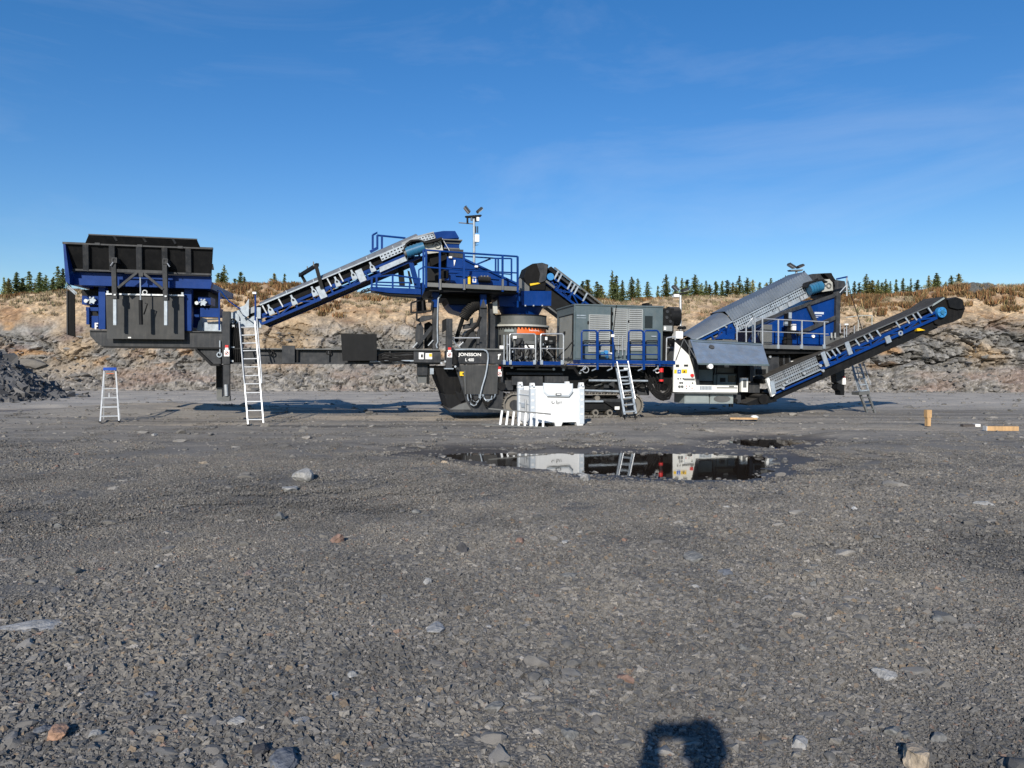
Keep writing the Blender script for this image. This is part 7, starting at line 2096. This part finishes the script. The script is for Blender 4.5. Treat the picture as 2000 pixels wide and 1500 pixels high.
# aluminium ladder lying on edge against the crate
FL = stand(975, 837, math.radians(3))
fl_ = root('fallen_ladder', FL, 'aluminium ladder lying on its long edge against the white crate', 'ladder')
def lp(x, y, v): 
    u_, z_ = FL.uz(x, y, v); return Vector((u_, v, max(z_, 0.03)))
b0_, b1_ = lp(941, 829, 0.02), lp(1068, 838.5, -0.10); t0_, t1_ = lp(954, 798, 0.22), lp(1076, 809, 0.12)
G().bar3(b0_, b1_, 0.03, 0.06).mk('rail', GREYIN, fl_); G().bar3(t0_, t1_, 0.03, 0.06).mk('rail', GREYIN, fl_)
for k, f_ in enumerate((0.28, 0.375, 0.47, 0.565, 0.66, 0.75, 0.84, 0.94)):
    G().bar3(b0_.lerp(b1_, f_), t0_.lerp(t1_, f_ - 0.06), 0.05, 0.035).mk('rung', LETTER, fl_)

# step ladder
FS = stand(214, 824, math.radians(25))
sl = root('step_ladder', FS, 'white aluminium stepladder with a blue top platform', 'stepladder')
def sp_(x, y, v): u_, z_ = FS.uz(x, y, v); return Vector((u_, v, z_))
tl_, tr_ = sp_(203.5, 721, 0.30), sp_(226, 721, 0.30)
bl_, br_ = sp_(195.5, 825, -0.12), sp_(232.5, 824.5, -0.12)
bl_.z = br_.z = 0.0
for a_, b_ in ((tl_, bl_), (tr_, br_)): G().bar3(a_, b_, 0.035, 0.06).mk('stile', ALU, sl)
rl_, rr_ = Vector((bl_.x + 0.02, 0.95, 0)), Vector((br_.x - 0.02, 0.95, 0))
for a_, b_ in ((tl_ + Vector((0, 0.06, -0.02)), rl_), (tr_ + Vector((0, 0.06, -0.02)), rr_)): G().bar3(a_, b_, 0.03, 0.03).mk('rear_leg', ALU, sl)
G().bar3(rl_.lerp(tl_, 0.25), rr_.lerp(tr_, 0.25), 0.03, 0.03).mk('rear_brace', ALU, sl)
for y in (759, 777, 795, 813):
    f_ = (y - 721) / 104.0
    a_, b_ = tl_.lerp(bl_, f_), tr_.lerp(br_, f_)
    G().hexa([a_ + Vector((0, -0.03, -0.02)), b_ + Vector((0, -0.03, -0.02)), b_ + Vector((0, 0.07, -0.02)), a_ + Vector((0, 0.07, -0.02)), a_ + Vector((0, -0.03, 0.012)), b_ + Vector((0, -0.03, 0.012)), b_ + Vector((0, 0.07, 0.012)), a_ + Vector((0, 0.07, 0.012))]).mk('tread', ALU, sl)
CAPB = mat('blue_plastic', (0.01, 0.07, 0.42), 0.4)
G().b(tl_.x - 0.02, tr_.x + 0.02, 0.20, 0.46, tl_.z - 0.03, tl_.z + 0.045).mk('top_platform', CAPB, sl)
G().b(tl_.x + 0.05, tr_.x - 0.05, 0.30, 0.31, tl_.z - 0.13, tl_.z - 0.115).mk('label_strip', ORANGE, sl)
mid = tl_.lerp(bl_, 0.45).lerp(tr_.lerp(br_, 0.45), 0.45); G().bar3(mid, mid - Vector((0, 0, 0.13)), 0.03, 0.02).mk('hinge_stay', ALU, sl)
for p_ in (bl_, br_): G().b(p_.x - 0.03, p_.x + 0.03, p_.y - 0.05, p_.y + 0.05, 0.0, 0.035).mk('rubber_foot', RUBBER, sl)

# extension ladder leaning on the chassis
FE = stand(501, 832, math.radians(6))
el = root('extension_ladder', FE, 'tall aluminium extension ladder leaning on the chassis beside the hopper', 'ladder')
def ep(x, y, v): u_, z_ = FE.uz(x, y, v); return Vector((u_, v, z_))
A0, A1 = ep(468, 628, 0.95), ep(485, 832.5, 0.0); B0, B1 = ep(498, 627, 0.95), ep(515.5, 831.5, 0.0)
A1.z = B1.z = 0.0
for a_, b_ in ((A0, A1), (B0, B1)): G().bar3(a_, b_, 0.032, 0.055).mk('stile', ALU, el)
for y in (640, 656, 672, 687, 703, 719, 736, 752, 769, 786, 803, 820):
    f_ = (y - 628) / 204.0
    G().tube3([A0.lerp(A1, f_), B0.lerp(B1, f_)], 0.017, 7).mk('rung', ALU, el)
off = Vector((0.06, -0.06, 0))
G().tube3([B0 + off + Vector((0, 0, 0.1)), B0.lerp(B1, 0.55) + off, B0.lerp(B1, 0.60) + off * 0.7, B0.lerp(B1, 0.61) + off * 0.2], 0.018, 7).mk('handrail', ALU, el)
G().tube3([A0 + Vector((0.0, -0.06, 0.0)), A0.lerp(A1, 0.55) + Vector((0, -0.06, 0)), A0.lerp(A1, 0.61) + Vector((0, -0.02, 0))], 0.016, 7).mk('handrail', ALU, el)
for p_ in (A1, B1): G().b(p_.x - 0.025, p_.x + 0.025, p_.y - 0.03, p_.y + 0.04, 0.0, 0.05).mk('rubber_foot', RUBBER, el)

# timbers on the yard
def timber(px, py, yaw, size, m, name, label, end=None, lift=0.0):
    FT = stand(px, py, yaw)
    r_ = root(name, FT, label, 'timber')
    l_, d_, h_ = size
    q = G(); q.b(-l_ / 2, l_ / 2, -d_ / 2, d_ / 2, lift, lift + h_); q.mk('beam', m, r_)
    if end: q = G(); q.b(-l_ / 2 - 0.012, -l_ / 2, -d_ / 2 - 0.004, d_ / 2 + 0.004, lift - 0.0, lift + h_ + 0.004) if end > 0 else q.b(l_ / 2, l_ / 2 + 0.14, -d_ / 2 - 0.004, d_ / 2 + 0.004, lift, lift + h_ + 0.004); q.mk('painted_end', WOODW, r_)
    return r_
timber(1955, 841, math.radians(-3), (0.75, 0.16, 0.11), WOOD, 'timber_baulk', 'short pale squared timber lying flat with a freshly cut end', 1)
timber(1890, 836, math.radians(4), (0.32, 0.12, 0.10), WOODD, 'timber_baulk', 'dark weathered timber offcut with a white end', -1)
timber(1452, 819, math.radians(-8), (0.75, 0.12, 0.05), WOOD, 'timber_plank', 'thin pale plank lying in front of the fluid tanks')
FT = stand(1812, 832, math.radians(12))
r_ = root('timber_post', FT, 'two pale wood blocks stacked upright like a short post', 'timber')
G().b(-0.05, 0.05, -0.05, 0.05, 0.0, 0.22).mk('lower_block', WOOD, r_)
G().hexa([(-0.07, -0.06, 0.22), (0.065, -0.06, 0.22), (0.065, 0.06, 0.22), (-0.07, 0.06, 0.22), (-0.066, -0.055, 0.42), (0.07, -0.055, 0.415), (0.07, 0.06, 0.415), (-0.066, 0.06, 0.42)]).mk('upper_block', WOOD, r_)
FT = stand(1474, 818, 0.4)
c_ = root('cement_bag', FT, 'small crumpled white sack beside the thin plank', 'sack')
q = G(); q.lathe(0, 0, [(0.02, 0.0), (0.09, 0.01), (0.11, 0.05), (0.07, 0.09), (0.02, 0.10)], 14)
me = q.mesh('sack_body'); co = np.zeros(len(me.vertices) * 3); me.vertices.foreach_get('co', co); co += RNG.normal(0, 0.006, co.shape); me.vertices.foreach_set('co', co); me.update()
link('sack_body', me, LETTER, c_)

# ------------------------------------------------------------------ the photographer, whose shadow falls on the gravel
def skin_body():
    V = [(0.16, -0.27, 0.98)]; E = []; R = [(0.15, 0.11)]
    def add(p_, r_, par):
        V.append(p_); R.append(r_ if isinstance(r_, tuple) else (r_, r_)); E.append((par, len(V) - 1)); return len(V) - 1
    waist = add((0.16, -0.27, 1.12), (0.145, 0.10), 0); chest = add((0.16, -0.28, 1.38), (0.18, 0.12), waist)
    neck = add((0.16, -0.26, 1.53), (0.085, 0.08), chest)
    jaw = add((0.16, -0.235, 1.585), (0.066, 0.078), neck); skull = add((0.16, -0.245, 1.68), (0.078, 0.094), jaw); crown_ = add((0.16, -0.25, 1.755), (0.055, 0.07), skull)
    for sx_, el_, ha_ in ((-1, (-0.13, -0.13, 1.27), (-0.035, -0.06, 1.60)), (1, (0.43, -0.12, 1.25), (0.165, -0.06, 1.60))):
        sh = add((0.16 + sx_ * 0.18, -0.26, 1.475), 0.088, chest)
        e = add(el_, 0.066, sh)
        wr = add(tuple(np.array(ha_) + np.array((0, -0.02, -0.07))), 0.048, e)
        pa = add(ha_, (0.036, 0.026), wr)
        for k in range(4):
            b_ = np.array(ha_) + np.array((-sx_ * 0.0 + (k - 1.5) * 0.012, -0.005, 0.045))
            f1_ = add(tuple(b_), 0.009, pa)
            f2_ = add(tuple(b_ + np.array((0.004 * sx_, 0.018, 0.022 - 0.003 * abs(k - 1.2)))), 0.008, f1_)
            add(tuple(b_ + np.array((0.0, 0.034, 0.008))), 0.007, f2_)
        tb0 = add(tuple(np.array(ha_) + np.array((sx_ * 0.03 * -1, -0.016, 0.012))), 0.011, pa)
        add(tuple(np.array(ha_) + np.array((sx_ * -0.038, -0.022, 0.04))), 0.009, tb0)
    for sx_ in (-1, 1):
        hip = add((0.16 + sx_ * 0.09, -0.27, 0.90), 0.098, 0)
        kn = add((0.16 + sx_ * 0.11, -0.25, 0.49), 0.066, hip)
        an = add((0.16 + sx_ * 0.12, -0.29, 0.09), 0.044, kn)
        add((0.16 + sx_ * 0.13, -0.15, 0.04), (0.042, 0.036), an)
    me = bpy.data.meshes.new('person'); me.from_pydata(V, E, []); me.update()
    o = bpy.data.objects.new('person', me); COL.objects.link(o)
    sk_ = o.modifiers.new('skin', 'SKIN')
    for d_, r_ in zip(me.skin_vertices[0].data, R): d_.radius = r_
    me.skin_vertices[0].data[0].use_root = True
    o.modifiers.new('sub', 'SUBSURF').levels = 2; o.modifiers['sub'].render_levels = 2
    dg = bpy.context.evaluated_depsgraph_get()
    nm = bpy.data.meshes.new_from_object(o.evaluated_get(dg))
    bpy.data.objects.remove(o)
    return nm
pm = skin_body()
SKIN = mat('skin', (0.50, 0.30, 0.22), 0.5, var=0.08); JACKET = mat('dark_jacket', (0.03, 0.035, 0.05), 0.85, var=0.2); JEANS = mat('dark_trousers', (0.03, 0.04, 0.07), 0.9, var=0.2); HAIR = mat('brown_hair', (0.05, 0.03, 0.02), 0.6)
BOOT = mat('boot_leather', (0.03, 0.025, 0.02), 0.6)
pm.materials.clear()
for m in (SKIN, JACKET, JEANS, BOOT): pm.materials.append(m)
for p_ in pm.polygons:
    z_, y_ = p_.center.z, p_.center.y
    p_.material_index = 3 if z_ < 0.12 else 2 if z_ < 0.95 else 0 if (z_ > 1.49 and (y_ < -0.13 or y_ > -0.10)) else 1
    p_.use_smooth = True
person = link('person', pm, None)
tag(person, 'person in a dark jacket holding up a phone, casting a shadow on the gravel', 'person')
hm_ = G()
hm_.lathe(0.16, -0.258, [(0.088, 1.66), (0.094, 1.70), (0.086, 1.755), (0.055, 1.795), (0.004, 1.81)], 24)
hm_.mk('hair', HAIR, person)
f_ = G(); f_.tube3([(0.16, -0.155, 1.665), (0.16, -0.135, 1.635), (0.16, -0.15, 1.625)], [0.008, 0.014, 0.008], 8); f_.mk('nose', SKIN, person)
for sx_ in (-0.03, 0.03): G().tube3([(0.16 + sx_, -0.155, 1.675), (0.16 + sx_, -0.149, 1.675)], 0.011, 10).mk('eye', INK, person)
for sx_ in (-0.078, 0.078): G().tube3([(0.16 + sx_, -0.25, 1.64), (0.16 + sx_ * 1.12, -0.25, 1.66), (0.16 + sx_, -0.25, 1.69)], 0.014, 8).mk('ear', SKIN, person)
G().b(0.135, 0.185, -0.155, -0.148, 1.597, 1.603).mk('mouth', RED, person)
ph = G().b(-0.022, 0.145, -0.036, -0.028, 1.615, 1.69).mk('phone', BLACK)
tag(ph, 'black phone held up sideways in both hands of the person', 'phone')
G().b(-0.016, 0.139, -0.0385, -0.0365, 1.62, 1.685).mk('screen', DARKGLASS, ph)
